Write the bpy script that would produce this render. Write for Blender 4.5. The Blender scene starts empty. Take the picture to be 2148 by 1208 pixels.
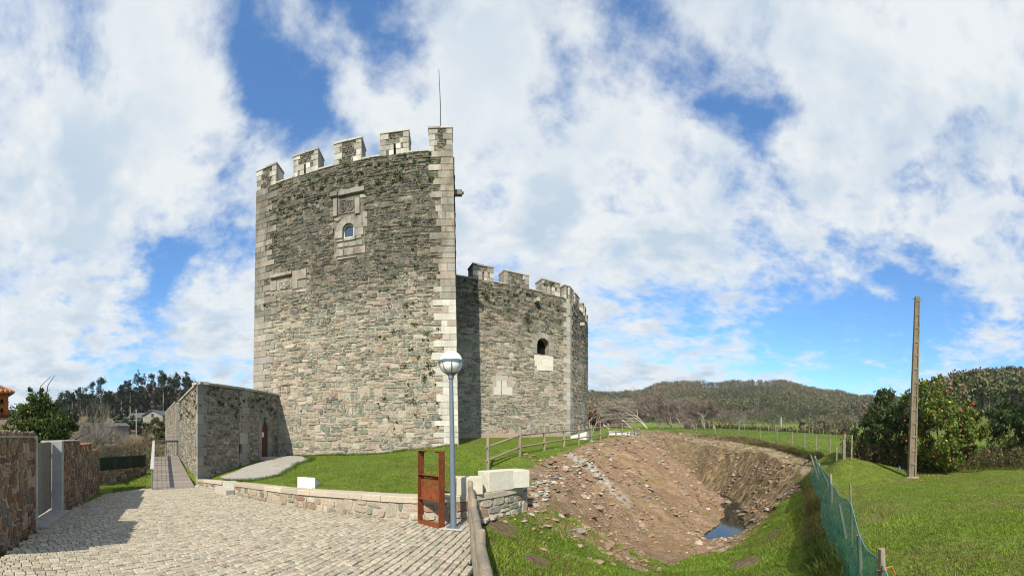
import bpy, bmesh, math, random
import numpy as np
from mathutils import Vector, Matrix
from mathutils.bvhtree import BVHTree
from mathutils.geometry import delaunay_2d_cdt

random.seed(7); RNG = np.random.default_rng(7)
SC = bpy.context.scene
COL = SC.collection
R = math.radians

# ------------------------------------------------------------------ camera
# The photograph is a stitched cylindrical panorama about 160 degrees wide.
F, X0, YH, EYE = 770.0, 1074.0, 915.0, 1.65
cam_d = bpy.data.cameras.new('camera'); cam = bpy.data.objects.new('camera', cam_d); COL.objects.link(cam)
cam_d.type = 'PANO'; cam_d.panorama_type = 'CENTRAL_CYLINDRICAL'
cam_d.central_cylindrical_range_u_min = -X0 / F
cam_d.central_cylindrical_range_u_max = (2148 - X0) / F
cam_d.central_cylindrical_range_v_min = (YH - 1208) / F
cam_d.central_cylindrical_range_v_max = YH / F
cam_d.central_cylindrical_radius = 1.0
cam_d.clip_start = 0.05; cam_d.clip_end = 20000
cam.location = (0, 0, EYE); cam.rotation_euler = (R(90), 0, 0)
SC.camera = cam
SC.render.engine = 'CYCLES'
SC.cycles.use_denoising = True; SC.cycles.filter_width = 1.1
SC.cycles.max_bounces = 6; SC.cycles.diffuse_bounces = 3; SC.cycles.transparent_max_bounces = 24
SC.view_settings.view_transform = 'Standard'; SC.view_settings.look = 'None'
SC.view_settings.exposure = 0.54; SC.view_settings.gamma = 1.0; SC.view_settings.use_curve_mapping = False

# ------------------------------------------------------------------ sky and sun
SUN_AZ, SUN_EL = math.atan2(-0.145, -0.989), R(41)        # direction towards the sun: behind the camera, a little to the left
SUN_DIR = Vector((math.sin(SUN_AZ) * math.cos(SUN_EL), math.cos(SUN_AZ) * math.cos(SUN_EL), math.sin(SUN_EL)))
sun_d = bpy.data.lights.new('sun', 'SUN'); sun_d.energy = 5.0; sun_d.angle = R(0.53); sun_d.color = (1.0, 0.925, 0.78)
sun = bpy.data.objects.new('sun', sun_d); COL.objects.link(sun)
sun.rotation_euler = (-SUN_DIR).to_track_quat('-Z', 'Y').to_euler()


class NT:
    """small helper around a node tree"""
    def __init__(s, tree): s.t = tree
    def n(s, typ, ins=None, **props):
        nd = s.t.nodes.new(typ)
        for k, v in props.items(): setattr(nd, k, v)
        for k, v in (ins or {}).items(): s.set(nd.inputs[k], v)
        return nd
    def set(s, sock, v):
        if hasattr(v, 'is_output'): s.t.links.new(v, sock)
        else:
            if sock.type == 'RGBA' and len(v) == 3: v = (*v, 1)
            sock.default_value = v
    def math(s, op, a, b=0.0, c=0.0, clamp=False):
        nd = s.n('ShaderNodeMath', operation=op, use_clamp=clamp)
        for i, v in enumerate((a, b, c)): s.set(nd.inputs[i], v)
        return nd.outputs[0]
    def vmath(s, op, a, b=(0, 0, 0)):
        nd = s.n('ShaderNodeVectorMath', operation=op); s.set(nd.inputs[0], a)
        if op == 'SCALE': s.set(nd.inputs['Scale'], b)
        else: s.set(nd.inputs[1], b)
        return nd.outputs['Value'] if op in ('DOT_PRODUCT', 'LENGTH') else nd.outputs[0]
    def mix(s, fac, a, b, blend='MIX'):
        nd = s.n('ShaderNodeMix', data_type='RGBA', blend_type=blend)
        s.set(nd.inputs[0], fac); s.set(nd.inputs[6], a); s.set(nd.inputs[7], b)
        return nd.outputs[2]
    def noise(s, vec, scale, detail=4, rough=0.55, dist=0.0, color=False):
        nd = s.n('ShaderNodeTexNoise', {'Vector': vec, 'Scale': scale, 'Detail': detail, 'Roughness': rough, 'Distortion': dist})
        return nd.outputs['Color' if color else 'Fac']
    def ramp(s, fac, stops, interp='LINEAR'):
        nd = s.n('ShaderNodeValToRGB'); s.set(nd.inputs[0], fac); cr = nd.color_ramp; cr.interpolation = interp
        while len(cr.elements) < len(stops): cr.elements.new(0.5)
        for e, (p, c) in zip(cr.elements, stops):
            e.position = p; e.color = (*c, 1) if isinstance(c, tuple) else (c, c, c, 1)
        return nd.outputs[0]
    def smooth(s, v, a, b):
        nd = s.n('ShaderNodeMapRange', {0: v, 1: a, 2: b, 3: 0.0, 4: 1.0}, interpolation_type='SMOOTHSTEP'); return nd.outputs[0]
    def xyz(s, v):
        nd = s.n('ShaderNodeSeparateXYZ', {0: v}); return nd.outputs
    def comb(s, x, y, z):
        nd = s.n('ShaderNodeCombineXYZ', {0: x, 1: y, 2: z}); return nd.outputs[0]


def pix_dir(px, py):
    th = (px - X0) / F
    return Vector((math.sin(th), math.cos(th), (YH - py) / F)).normalized()


world = bpy.data.worlds.new('World'); SC.world = world; world.use_nodes = True
wt = NT(world.node_tree); world.node_tree.nodes.clear()
tc = wt.n('ShaderNodeTexCoord').outputs['Generated']
skyn = wt.n('ShaderNodeTexSky'); skyn.sky_type = 'NISHITA'; skyn.sun_disc = False
skyn.sun_elevation = SUN_EL; skyn.sun_rotation = SUN_AZ % (2 * math.pi)
skyn.altitude = 100; skyn.air_density = 1.0; skyn.dust_density = 0.3; skyn.ozone_density = 2.5
dx, dy, dz = wt.xyz(tc)
den = wt.math('ADD', wt.math('MAXIMUM', dz, 0.0), 0.22)
pl = wt.comb(wt.math('DIVIDE', dx, den), wt.math('DIVIDE', dy, den), 0.0)
# drifting cumulus sheets: streaked along the wind, then broken up
rot = wt.n('ShaderNodeMapping', {'Vector': pl, 'Rotation': (0, 0, R(28)), 'Location': (3.1, 1.7, 0.4), 'Scale': (1.0, 1.12, 1.0)}).outputs[0]
c1 = wt.noise(rot, 1.05, 3, 0.5, 0.35)
c2 = wt.noise(rot, 2.7, 9, 0.60, 0.55)
c3 = wt.noise(rot, 11.0, 6, 0.6, 0.1); c4 = wt.noise(rot, 6.0, 8, 0.62, 0.35)
dens = wt.math('ADD', wt.math('ADD', wt.math('MULTIPLY', c1, 0.30), wt.math('ADD', wt.math('MULTIPLY', c2, 0.42), wt.math('MULTIPLY', c4, 0.28))), wt.math('MULTIPLY', wt.math('SUBTRACT', c3, 0.5), 0.24))
# the gaps and banks the photograph shows (direction, half width in degrees, amount)
GAPS = [((330, 120), 9, .052), ((420, 50), 8, .052), ((100, 260), 12, .052), ((250, 330), 10, .052), ((450, 320), 8, .052), ((690, 120), 4, .052), ((630, 20), 4, .052), ((765, 185), 4, .052), ((600, 300), 4, .052), ((850, 200), 6, .052), ((960, 60), 7, .052), ((1080, 60), 6, .052), ((1050, 330), 11, .052), ((1200, 300), 8, .052), ((1700, 280), 10, .052), ((1800, 90), 9, .052), ((1450, 530), 9, .052), ((1250, 520), 8, .052), ((1650, 540), 5, .052), ((1850, 520), 6, .052), ((2080, 520), 8, .052), ((1330, 780), 6, .052), ((1430, 775), 4, .052), ((480, 660), 7, .052), ((150, 640), 8, .052), ((2000, 420), 5, .052), ((1380, 280), 6, .052), ((2060, 100), 8, .052), ((60, 760), 6, .052),
        ((230, 130), 4, -.056), ((200, 210), 3.5, -.056), ((540, 20), 5, -.056), ((560, 150), 5, -.056), ((600, 230), 5, -.056), ((690, 265), 4, -.056), ((740, 20), 4, -.056), ((805, 60), 6, -.056), ((825, 130), 3, -.056), ((1140, 170), 3, -.056), ((1280, 110), 4.5, -.056), ((1420, 160), 4, -.056), ((1550, 140), 5, -.056), ((1560, 215), 4, -.056), ((1320, 400), 4, -.056), ((1590, 470), 5.5, -.056), ((1900, 260), 4, -.056), ((2000, 330), 3, -.056), ((1870, 390), 3, -.056), ((485, 430), 5, -.056), ((340, 560), 6, -.056), ((95, 510), 5, -.056), ((335, 700), 4, -.056), ((240, 790), 6, -.056), ((1330, 620), 4, -.056), ((1430, 680), 6, -.056), ((1550, 650), 8, -.056), ((1650, 610), 7, -.056), ((1780, 640), 9, -.056), ((1900, 620), 7, -.056), ((1850, 740), 8, -.056), ((1700, 760), 8, -.056), ((2000, 700), 6, -.056), ((2030, 620), 4, -.056)]
wn_ = wt.vmath('SUBTRACT', wt.noise(rot, 2.2, 5, 0.6, 0.3, color=True), (.5, .5, .5)); tcd = wt.vmath('NORMALIZE', wt.vmath('ADD', tc, wt.vmath('SCALE', wn_, .30)))
for (gx, gy), w, amt in GAPS:
    d = wt.vmath('DOT_PRODUCT', tcd, tuple(pix_dir(gx, gy)))
    dens = wt.math('ADD', dens, wt.math('MULTIPLY', wt.smooth(d, math.cos(R(w * 1.5)), 1.0), amt))
cover = wt.smooth(dens, 0.36, 0.575)
# shading: thick parts turn grey-blue underneath, edges stay white
off = wt.vmath('ADD', rot, (-0.10, -0.13, 0.0))
sh = wt.math('SUBTRACT', wt.noise(off, 3.2, 4, 0.55, 0.25), wt.noise(rot, 3.2, 4, 0.55, 0.25))
shade = wt.math('ADD', wt.math('MULTIPLY', sh, 3.6), wt.math('MULTIPLY', wt.smooth(dens, 0.47, 0.70), 0.9), clamp=True)
shade = wt.math('MULTIPLY', shade, wt.smooth(c1, 0.15, 0.65))
ccol = wt.mix(shade, (7.25, 7.6, 7.8), (4.5, 5.6, 6.7))
blue = wt.mix(1.0, skyn.outputs[0], (1.06, 1.66, 2.05), 'MULTIPLY')
skyc = wt.mix(cover, blue, ccol)
bg = wt.n('ShaderNodeBackground', {'Color': skyc, 'Strength': 0.08})
wo = wt.n('ShaderNodeOutputWorld'); world.node_tree.links.new(bg.outputs[0], wo.inputs[0])

# ------------------------------------------------------------------ helpers
def P(px, py, d):
    """a point measured in the photograph: pixel and horizontal distance"""
    th = (px - X0) / F
    return np.array((d * math.sin(th), d * math.cos(th), EYE + (YH - py) / F * d))
def G(px, py, z):
    return P(px, py, (EYE - z) * F / (py - YH))
def az(px): return (px - X0) / F
def hit(px, A, B):
    """parameter along plan segment A-B where the azimuth of px crosses it"""
    s, c = math.sin(az(px)), math.cos(az(px))
    a = A[0] * c - A[1] * s; b = B[0] * c - B[1] * s
    return a / (a - b)

def tag(o, label=None, cat=None, group=None, kind=None):
    if label: o['label'] = label
    if cat: o['category'] = cat
    if group: o['group'] = group
    if kind: o['kind'] = kind
    return o
def empty(name, loc=(0, 0, 0)):
    o = bpy.data.objects.new(name, None); COL.objects.link(o); o.location = loc; o.empty_display_size = .2
    return o
def thing(name, label, cat, loc=(0, 0, 0), group=None):
    return tag(empty(name, loc), label, cat, group)
def link(name, me, parent=None):
    o = bpy.data.objects.new(name, me); COL.objects.link(o)
    if parent is not None:
        o.parent = parent; o.matrix_parent_inverse = wm(parent).inverted()
    return o
def wm(o):
    m = Matrix.LocRotScale(o.location, o.rotation_euler, o.scale)
    return m if o.parent is None else wm(o.parent) @ o.matrix_parent_inverse @ m

def np_mesh(name, verts, faces, mat=None, col=None, smooth=False):
    """verts (n,3); faces (m,k) int array with fixed k, or list of index lists"""
    me = bpy.data.meshes.new(name)
    verts = np.asarray(verts, np.float32)
    if isinstance(faces, np.ndarray):
        m, k = faces.shape
        me.vertices.add(len(verts)); me.vertices.foreach_set('co', verts.ravel())
        me.loops.add(m * k); me.loops.foreach_set('vertex_index', faces.astype(np.int32).ravel())
        me.polygons.add(m); me.polygons.foreach_set('loop_start', np.arange(0, m * k, k, dtype=np.int32))
        me.polygons.foreach_set('loop_total', np.full(m, k, np.int32))
        me.update(calc_edges=True)
    else:
        me.from_pydata([tuple(v) for v in verts], [], faces); me.update()
    if smooth: me.polygons.foreach_set('use_smooth', np.ones(len(me.polygons), bool))
    if col is not None:
        a = me.attributes.new('Col', 'FLOAT_COLOR', 'POINT')
        c = np.ones((len(verts), 4), np.float32); c[:, :3] = col; a.data.foreach_set('color', c.ravel())
    if mat: me.materials.append(mat)
    return me

class MB:
    """collects shapes into one mesh"""
    def __init__(s): s.v = []; s.f = []; s.c = []
    def add(s, verts, faces, col=(1, 1, 1)):
        b = len(s.v); s.v += [tuple(map(float, v)) for v in verts]; s.f += [[b + i for i in f] for f in faces]; s.c += [col] * len(verts)
        return s
    def box(s, lo, hi, M=None, col=(1, 1, 1), bev=0.0):
        x0, y0, z0 = lo; x1, y1, z1 = hi
        if bev <= 0:
            vs = [(x, y, z) for z in (z0, z1) for y in (y0, y1) for x in (x0, x1)]
            fs = [[0, 2, 3, 1], [4, 5, 7, 6], [0, 1, 5, 4], [2, 6, 7, 3], [0, 4, 6, 2], [1, 3, 7, 5]]
        else:
            bm = bmesh.new(); bmesh.ops.create_cube(bm, size=1)
            for v in bm.verts: v.co = ((x0 + x1) / 2 + v.co.x * (x1 - x0), (y0 + y1) / 2 + v.co.y * (y1 - y0), (z0 + z1) / 2 + v.co.z * (z1 - z0))
            bmesh.ops.bevel(bm, geom=bm.edges[:], offset=min(bev, .45 * min(x1 - x0, y1 - y0, z1 - z0)), segments=1, affect='EDGES')
            vs = [tuple(v.co) for v in bm.verts]; bm.verts.index_update(); fs = [[v.index for v in f.verts] for f in bm.faces]; bm.free()
        if M is not None: vs = [tuple(M @ Vector(v)) for v in vs]
        return s.add(vs, fs, col)
    def tube(s, pts, rads, n=8, col=(1, 1, 1), cap=True):
        pts = [Vector(p) for p in pts]; vs = []; fs = []
        if not hasattr(rads, '__len__'): rads = [rads] * len(pts)
        for i, p in enumerate(pts):
            t = (pts[min(i + 1, len(pts) - 1)] - pts[max(i - 1, 0)]).normalized()
            a = t.orthogonal().normalized() if i == 0 else (a - t * a.dot(t)).normalized()
            b = t.cross(a)
            for k in range(n):
                q = 2 * math.pi * k / n; vs.append(p + (a * math.cos(q) + b * math.sin(q)) * rads[i])
        for i in range(len(pts) - 1):
            for k in range(n):
                k2 = (k + 1) % n; fs.append([i * n + k, i * n + k2, (i + 1) * n + k2, (i + 1) * n + k])
        if cap: fs += [list(range(n - 1, -1, -1)), list(range((len(pts) - 1) * n, len(pts) * n))]
        return s.add(vs, fs, col)
    def lathe(s, prof, c=(0, 0, 0), n=20, col=(1, 1, 1)):
        vs = []; fs = []
        for r, z in prof:
            for k in range(n):
                q = 2 * math.pi * k / n; vs.append((c[0] + r * math.cos(q), c[1] + r * math.sin(q), c[2] + z))
        for i in range(len(prof) - 1):
            for k in range(n):
                k2 = (k + 1) % n; fs.append([i * n + k, i * n + k2, (i + 1) * n + k2, (i + 1) * n + k])
        return s.add(vs, fs, col)
    def prism(s, poly, z0, z1, col=(1, 1, 1)):
        n = len(poly); vs = [(p[0], p[1], z0) for p in poly] + [(p[0], p[1], z1) for p in poly]
        fs = [list(range(n - 1, -1, -1)), list(range(n, 2 * n))] + [[i, (i + 1) % n, n + (i + 1) % n, n + i] for i in range(n)]
        return s.add(vs, fs, col)
    def build(s, name, mat, parent=None, smooth=False):
        me = np_mesh(name, np.array(s.v), s.f, mat, np.array(s.c), smooth)
        if smooth:
            try: me.set_sharp_from_angle(angle=R(40))
            except Exception: pass
        return link(name, me, parent)

# ------------------------------------------------------------------ materials
def new_mat(name):
    m = bpy.data.materials.new(name); m.use_nodes = True; t = NT(m.node_tree)
    b = m.node_tree.nodes['Principled BSDF']; b.inputs['Roughness'].default_value = .85
    b.inputs['Specular IOR Level'].default_value = .25
    return m, t, b
def pos(t): return t.n('ShaderNodeNewGeometry').outputs['Position']
def vcol(t): return t.n('ShaderNodeAttribute', attribute_name='Col').outputs['Color']
def bump(t, b, h, strength=.5, dist=.02):
    nd = t.n('ShaderNodeBump', {'Height': h, 'Strength': strength, 'Distance': dist}); t.t.links.new(nd.outputs[0], b.inputs['Normal'])

M = {}
ALB = .85      # one reflectance trim for all surfaces
def stone_mat(name, rough=.9, fine=26, stain=None, lichen=.5, lime=0.0, bumpd=.02, smear=False, soft=False):
    m, t, b = new_mat(name); p = pos(t); c = vcol(t)
    n1 = t.noise(p, fine, 5, .65); n2 = t.noise(p, 5.5, 4, .6); n3 = t.noise(p, 90, 2, .5)
    c = t.mix(1.0, c, t.ramp(n1, [(.2, .82), (.5, 1.0), (.8, 1.12)] if soft else [(.2, .50), (.5, 1.0), (.8, 1.45)]), 'MULTIPLY')
    if smear:
        fo = t.noise(t.vmath('MULTIPLY', p, (4.0, 4.0, 42.0)), 1.0, 6, .7, .6)
        c = t.mix(1.0, c, t.ramp(fo, [(.28, .45), (.5, 1.0), (.75, 1.5)]), 'MULTIPLY'); n1 = t.math('ADD', n1, fo)
    c = t.mix(t.math('MULTIPLY', t.smooth(n2, .55, .75), .55), c, t.mix(1.0, c, (1.35, 1.28, 1.12), 'MULTIPLY'))
    c = t.mix(t.math('MULTIPLY', t.smooth(n3, .6, .72), lichen * .6), c, (.07, .07, .06))
    c = t.mix(t.math('MULTIPLY', t.smooth(t.noise(p, 60, 3, .6), .6, .7), .35 * lichen), c, (.46, .45, .41))
    sm = t.math('MULTIPLY', t.smooth(t.noise(p, 6.5, 7, .72, .4), .47, .63), .62 if smear else 0.0)
    c = t.mix(sm, c, t.mix(1.0, (.39, .34, .265), t.ramp(n1, [(.25, .65), (.75, 1.25)]), 'MULTIPLY'))
    if lime:
        sx, sy, sz = t.xyz(p)
        st = t.comb(t.math('MULTIPLY', sx, 1.0), t.math('MULTIPLY', sy, 1.0), t.math('MULTIPLY', sz, .28))
        ln = t.math('MULTIPLY', t.smooth(t.noise(st, .75, 6, .68, .6), .56, .70), t.smooth(t.noise(p, 6, 5, .7), .38, .62))
        c = t.mix(t.math('MULTIPLY', ln, lime), c, (.50, .48, .44))
    if stain: c = stain(t, p, c)
    t.set(b.inputs['Base Color'], t.mix(1.0, c, (ALB, ALB, ALB), 'MULTIPLY')); b.inputs['Roughness'].default_value = rough
    bump(t, b, t.math('ADD', t.math('MULTIPLY', n1, 1.0), t.math('MULTIPLY', n3, .35)), .8, bumpd)
    M[name] = m; return m

def tower_stain(t, p, c):
    sx, sy, sz = t.xyz(p)
    nz = t.noise(t.comb(t.math('MULTIPLY', sx, 1.0), sy, t.math('MULTIPLY', sz, .45)), .55, 6, .65, .5)
    h = t.math('ADD', sz, t.math('MULTIPLY', t.math('SUBTRACT', nz, .5), 11.0))
    k = t.math('MULTIPLY', t.smooth(h, 8.0, 11.8), t.smooth(t.noise(p, 3.0, 6, .75), .25, .55))
    c = t.mix(t.math('MULTIPLY', k, .85), c, t.mix(1.0, c, (.27, .27, .26), 'MULTIPLY'))
    moss = t.math('MULTIPLY', t.smooth(sz, 13.2, 16.5), t.smooth(t.noise(p, 2.3, 6, .7), .54, .68))
    return t.mix(t.math('MULTIPLY', moss, .75), c, (.060, .070, .020))
def granite_stain(t, p, c):
    sx, sy, sz = t.xyz(p)
    k = t.math('MULTIPLY', t.smooth(t.noise(t.comb(sx, sy, t.math('MULTIPLY', sz, .4)), 1.1, 7, .7, .5), .40, .62), t.math('ADD', .35, t.math('MULTIPLY', t.smooth(sz, 7.5, 10.5), .5)))
    c = t.mix(k, c, t.mix(1.0, c, (.50, .49, .47), 'MULTIPLY'))
    return t.mix(t.math('MULTIPLY', t.smooth(t.noise(p, 4.0, 5, .65), .64, .72), .5), c, (.30, .19, .06))
def keep_stain(t, p, c):
    sx, sy, sz = t.xyz(p)
    nz = t.noise(t.comb(sx, sy, t.math('MULTIPLY', sz, .3)), .6, 6, .68, .6)
    h = t.math('ADD', sz, t.math('MULTIPLY', t.math('SUBTRACT', nz, .5), 10.0))
    k = t.math('MULTIPLY', t.smooth(h, 7.2, 10.8), t.smooth(t.noise(p, 2.6, 5, .72), .25, .6))
    c = t.mix(t.math('MULTIPLY', k, .85), c, t.mix(1.0, c, (.34, .34, .32), 'MULTIPLY'))
    moss = t.math('MULTIPLY', t.smooth(sz, 9.6, 12.3), t.smooth(t.noise(p, 2.0, 6, .7), .58, .70))
    return t.mix(t.math('MULTIPLY', moss, .7), c, (.055, .066, .02))
def gate_stain(t, p, c):
    k = t.smooth(t.noise(p, 1.3, 6, .72, .6), .42, .62)
    c = t.mix(t.math('MULTIPLY', k, .5), c, t.mix(1.0, c, (.42, .42, .41), 'MULTIPLY'))
    sz = t.xyz(p)[2]
    moss = t.math('MULTIPLY', t.smooth(sz, 1.8, 4.2), t.smooth(t.noise(p, 2.8, 6, .7), .55, .68))
    return t.mix(t.math('MULTIPLY', moss, .7), c, (.075, .085, .02))
stone_mat('tower_stone', stain=tower_stain, lime=.7, smear=True)
stone_mat('keep_stone', stain=keep_stain, lime=.75, smear=True)
stone_mat('gate_stone', stain=gate_stain, lime=.5, smear=True)
stone_mat('wall_stone', lichen=.35)
stone_mat('tower_granite', fine=40, lichen=.8, bumpd=.012, stain=granite_stain, lime=.35)
stone_mat('granite', fine=40, lichen=.55, bumpd=.01)
stone_mat('white_granite', fine=30, lichen=.10, bumpd=.004, soft=True)
stone_mat('cobble', fine=34, lichen=.25, bumpd=.012)
stone_mat('rock', fine=18, lichen=.3, bumpd=.03)

def simple(name, col, rough=.8, scale=20, var=.25, spec=.25, metal=0.0, bumpd=0.0, stretch=None, dirt=None):
    m, t, b = new_mat(name); p = pos(t)
    q = p if stretch is None else t.vmath('MULTIPLY', p, stretch)
    n = t.noise(q, scale, 5, .6)
    lo, hi = 1 - var, 1 + var
    c = t.mix(1.0, col, t.ramp(n, [(.25, lo), (.75, hi)]), 'MULTIPLY')
    if dirt: c = t.mix(t.math('MULTIPLY', t.smooth(t.noise(p, dirt[0], 5, .7), .48, .68), dirt[2]), c, dirt[1])
    t.set(b.inputs['Base Color'], t.mix(1.0, c, (ALB, ALB, ALB), 'MULTIPLY')); b.inputs['Roughness'].default_value = rough
    b.inputs['Specular IOR Level'].default_value = spec; b.inputs['Metallic'].default_value = metal
    if bumpd: bump(t, b, n, .7, bumpd)
    M[name] = m; return m
def tinted(name, rough=.8, scale=12, var=.25, spec=.2, bumpd=0.0, sss=False, trans=0.0):
    """material coloured by the mesh's own colour attribute"""
    m, t, b = new_mat(name); p = pos(t); n = t.noise(p, scale, 4, .6)
    c = t.mix(1.0, vcol(t), t.ramp(n, [(.25, 1 - var), (.75, 1 + var)]), 'MULTIPLY')
    t.set(b.inputs['Base Color'], t.mix(1.0, c, (ALB, ALB, ALB), 'MULTIPLY')); b.inputs['Roughness'].default_value = rough; b.inputs['Specular IOR Level'].default_value = spec
    if bumpd: bump(t, b, n, .7, bumpd)
    if trans:
        tr = t.n('ShaderNodeBsdfTranslucent', {'Color': t.mix(1.0, c, (1.3, 1.35, .7), 'MULTIPLY')})
        mx = t.n('ShaderNodeMixShader', {0: trans}); out = t.t.nodes['Material Output']
        t.t.links.new(b.outputs[0], mx.inputs[1]); t.t.links.new(tr.outputs[0], mx.inputs[2]); t.t.links.new(mx.outputs[0], out.inputs[0])
    M[name] = m; return m
tinted('leaf', .55, 3, .2, .35, trans=.25)
tinted('far_leaf', .8, .15, .25, .1)
tinted('grass_blade', .6, 1.2, .22, .2, trans=.3)
tinted('bark', .9, 14, .3, .1, bumpd=.01)
tinted('petal', .6, 20, .15, .2, trans=.15)
tinted('paint', .5, 30, .06, .4)
tinted('weathered_wood', .85, 9, .2, .15)
simple('mortar', (.40, .345, .27), .95, 14, .22, bumpd=.02, dirt=(1.2, (.20, .18, .15), .45))
def wall_mortar(name, stain):
    m, t, b = new_mat(name); p = pos(t); n = t.noise(p, 14, 5, .65)
    c = t.mix(1.0, (.42, .365, .285), t.ramp(n, [(.25, .6), (.75, 1.25)]), 'MULTIPLY'); c = stain(t, p, c)
    t.set(b.inputs['Base Color'], t.mix(1.0, c, (ALB, ALB, ALB), 'MULTIPLY')); bump(t, b, n, .9, .03); M[name] = m
wall_mortar('tower_mortar', tower_stain); wall_mortar('keep_mortar', keep_stain); wall_mortar('gate_mortar', gate_stain)
simple('concrete', (.36, .345, .31), .9, 18, .2, bumpd=.006, dirt=(2.2, (.16, .155, .13), .5))
simple('old_concrete', (.225, .185, .13), .9, 14, .3, bumpd=.008, stretch=(1, 1, .35), dirt=(1.4, (.12, .105, .075), .6))
simple('pale_concrete', (.42, .41, .38), .9, 8, .12, bumpd=.004, dirt=(1.6, (.27, .27, .24), .4))
simple('lamp_metal', (.125, .165, .205), .45, 40, .10, .5, dirt=(9, (.2, .21, .21), .25))
simple('steel', (.42, .43, .44), .4, 30, .1, .5, metal=.7)
simple('rope', (.55, .16, .05), .8, 60, .2)
simple('slate', (.10, .105, .115), .7, 3, .3)
simple('tile', (.45, .17, .052), .85, 7, .3, bumpd=.01)
simple('orange_plaster', (.34, .105, .02), .85, 6, .15)
simple('house_wall', (.30, .275, .23), .95, .7, .25)
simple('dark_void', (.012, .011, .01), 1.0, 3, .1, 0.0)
simple('door_paint', (.085, .032, .014), .6, 25, .3, .3, stretch=(3, 3, .3))
simple('paper', (.75, .75, .76), .8, 20, .03)
simple('green_panel', (.012, .030, .016), .6, 4, .25, .3)
simple('blue_plastic', (.02, .16, .42), .4, 10, .1, .4)
m, t, b = new_mat('wood'); p = pos(t)
gr = t.noise(t.vmath('MULTIPLY', p, (60, 60, 6)), 1.0, 4, .6, .4); g2 = t.noise(p, 2.5, 4, .6)
c = t.mix(t.smooth(g2, .35, .65), (.34, .275, .20), (.23, .205, .165)); c = t.mix(1.0, c, t.ramp(gr, [(.25, .6), (.75, 1.2)]), 'MULTIPLY')
t.set(b.inputs['Base Color'], t.mix(1.0, c, (ALB, ALB, ALB), 'MULTIPLY')); bump(t, b, gr, .6, .008); M['wood'] = m
m, t, b = new_mat('corten'); p = pos(t)
n = t.noise(p, 9, 8, .7, .3); n2 = t.noise(t.vmath('MULTIPLY', p, (30, 30, 3)), 1, 4, .6)
c = t.ramp(n, [(.25, (.085, .024, .010)), (.5, (.20, .055, .018)), (.78, (.30, .10, .032))])
c = t.mix(1.0, c, t.ramp(n2, [(.3, .75), (.7, 1.15)]), 'MULTIPLY'); t.set(b.inputs['Base Color'], t.mix(1.0, c, (ALB, ALB, ALB), 'MULTIPLY')); bump(t, b, t.noise(p, 120, 3, .6), .3, .003); M['corten'] = m
m, t, b = new_mat('opal_glass'); b.inputs['Base Color'].default_value = (.86, .87, .88, 1); b.inputs['Roughness'].default_value = .18
b.inputs['Specular IOR Level'].default_value = .5; b.inputs['Subsurface Weight'].default_value = .25; b.inputs['Subsurface Radius'].default_value = (.1, .1, .1); M['opal_glass'] = m
m, t, b = new_mat('window_glass'); b.inputs['Base Color'].default_value = (.05, .07, .10, 1); b.inputs['Roughness'].default_value = .04
b.inputs['Specular IOR Level'].default_value = 1.0; b.inputs['Metallic'].default_value = .35; M['window_glass'] = m
m, t, b = new_mat('water'); b.inputs['Base Color'].default_value = (.012, .016, .014, 1); b.inputs['Roughness'].default_value = .03
b.inputs['Specular IOR Level'].default_value = .5; b.inputs['IOR'].default_value = 1.33; bump(t, b, t.noise(pos(t), 6, 3, .5), .06, .02); M['water'] = m
m, t, b = new_mat('shade_net'); p = pos(t)
b.inputs['Base Color'].default_value = (.008, .15, .12, 1); b.inputs['Roughness'].default_value = .6
tr = t.n('ShaderNodeBsdfTransparent'); tl = t.n('ShaderNodeBsdfTranslucent', {'Color': (.01, .19, .155, 1)})
m1 = t.n('ShaderNodeMixShader', {0: .35}); m2 = t.n('ShaderNodeMixShader', {0: t.math('ADD', .26, t.math('MULTIPLY', t.noise(p, 3, 3, .5), .18))}); out = m.node_tree.nodes['Material Output']
lk = m.node_tree.links; lk.new(b.outputs[0], m1.inputs[1]); lk.new(tl.outputs[0], m1.inputs[2]); lk.new(m1.outputs[0], m2.inputs[1]); lk.new(tr.outputs[0], m2.inputs[2]); lk.new(m2.outputs[0], out.inputs[0]); M['shade_net'] = m
# ------------------------------------------------------------------ terrain
def vnoise(x, y, seed=0):
    """smooth value noise 0..1 for arrays"""
    xi = np.floor(x).astype(np.int64); yi = np.floor(y).astype(np.int64); fx = x - xi; fy = y - yi
    fx = fx * fx * (3 - 2 * fx); fy = fy * fy * (3 - 2 * fy)
    def h(a, b):
        n = (a * 374761393 + b * 668265263 + seed * 982451653) & 0x7fffffff
        n = ((n ^ (n >> 13)) * 1274126177) & 0x7fffffff
        return ((n ^ (n >> 16)) & 0xffff) / 65535.0
    return (h(xi, yi) * (1 - fx) + h(xi + 1, yi) * fx) * (1 - fy) + (h(xi, yi + 1) * (1 - fx) + h(xi + 1, yi + 1) * fx) * fy
def fbm(x, y, seed=0, oct=4, rough=.5):
    s = 0; a = 1; tot = 0
    for o in range(oct):
        s = s + a * vnoise(x * 2 ** o, y * 2 ** o, seed + o); tot += a; a *= rough
    return s / tot

def zplaza(x): return -.05 * np.maximum(0, -np.asarray(x, float) - 2)

# tower frame: right front corner, along the wall, outwards
TH0, TD = R(-8.85), 19.5
TR = np.array((TD * math.sin(TH0), TD * math.cos(TH0))); TU = np.array((math.cos(TH0), -math.sin(TH0))); TN = np.array((-math.sin(TH0), -math.cos(TH0)))
def tu(px): return TD * math.tan(az(px) - TH0)
def tdist(px): return TD / math.cos(az(px) - TH0)
def tz(px, py): return EYE + (YH - py) / F * tdist(px)
def tp(u, d=0.0): return TR + TU * u + TN * d

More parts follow.
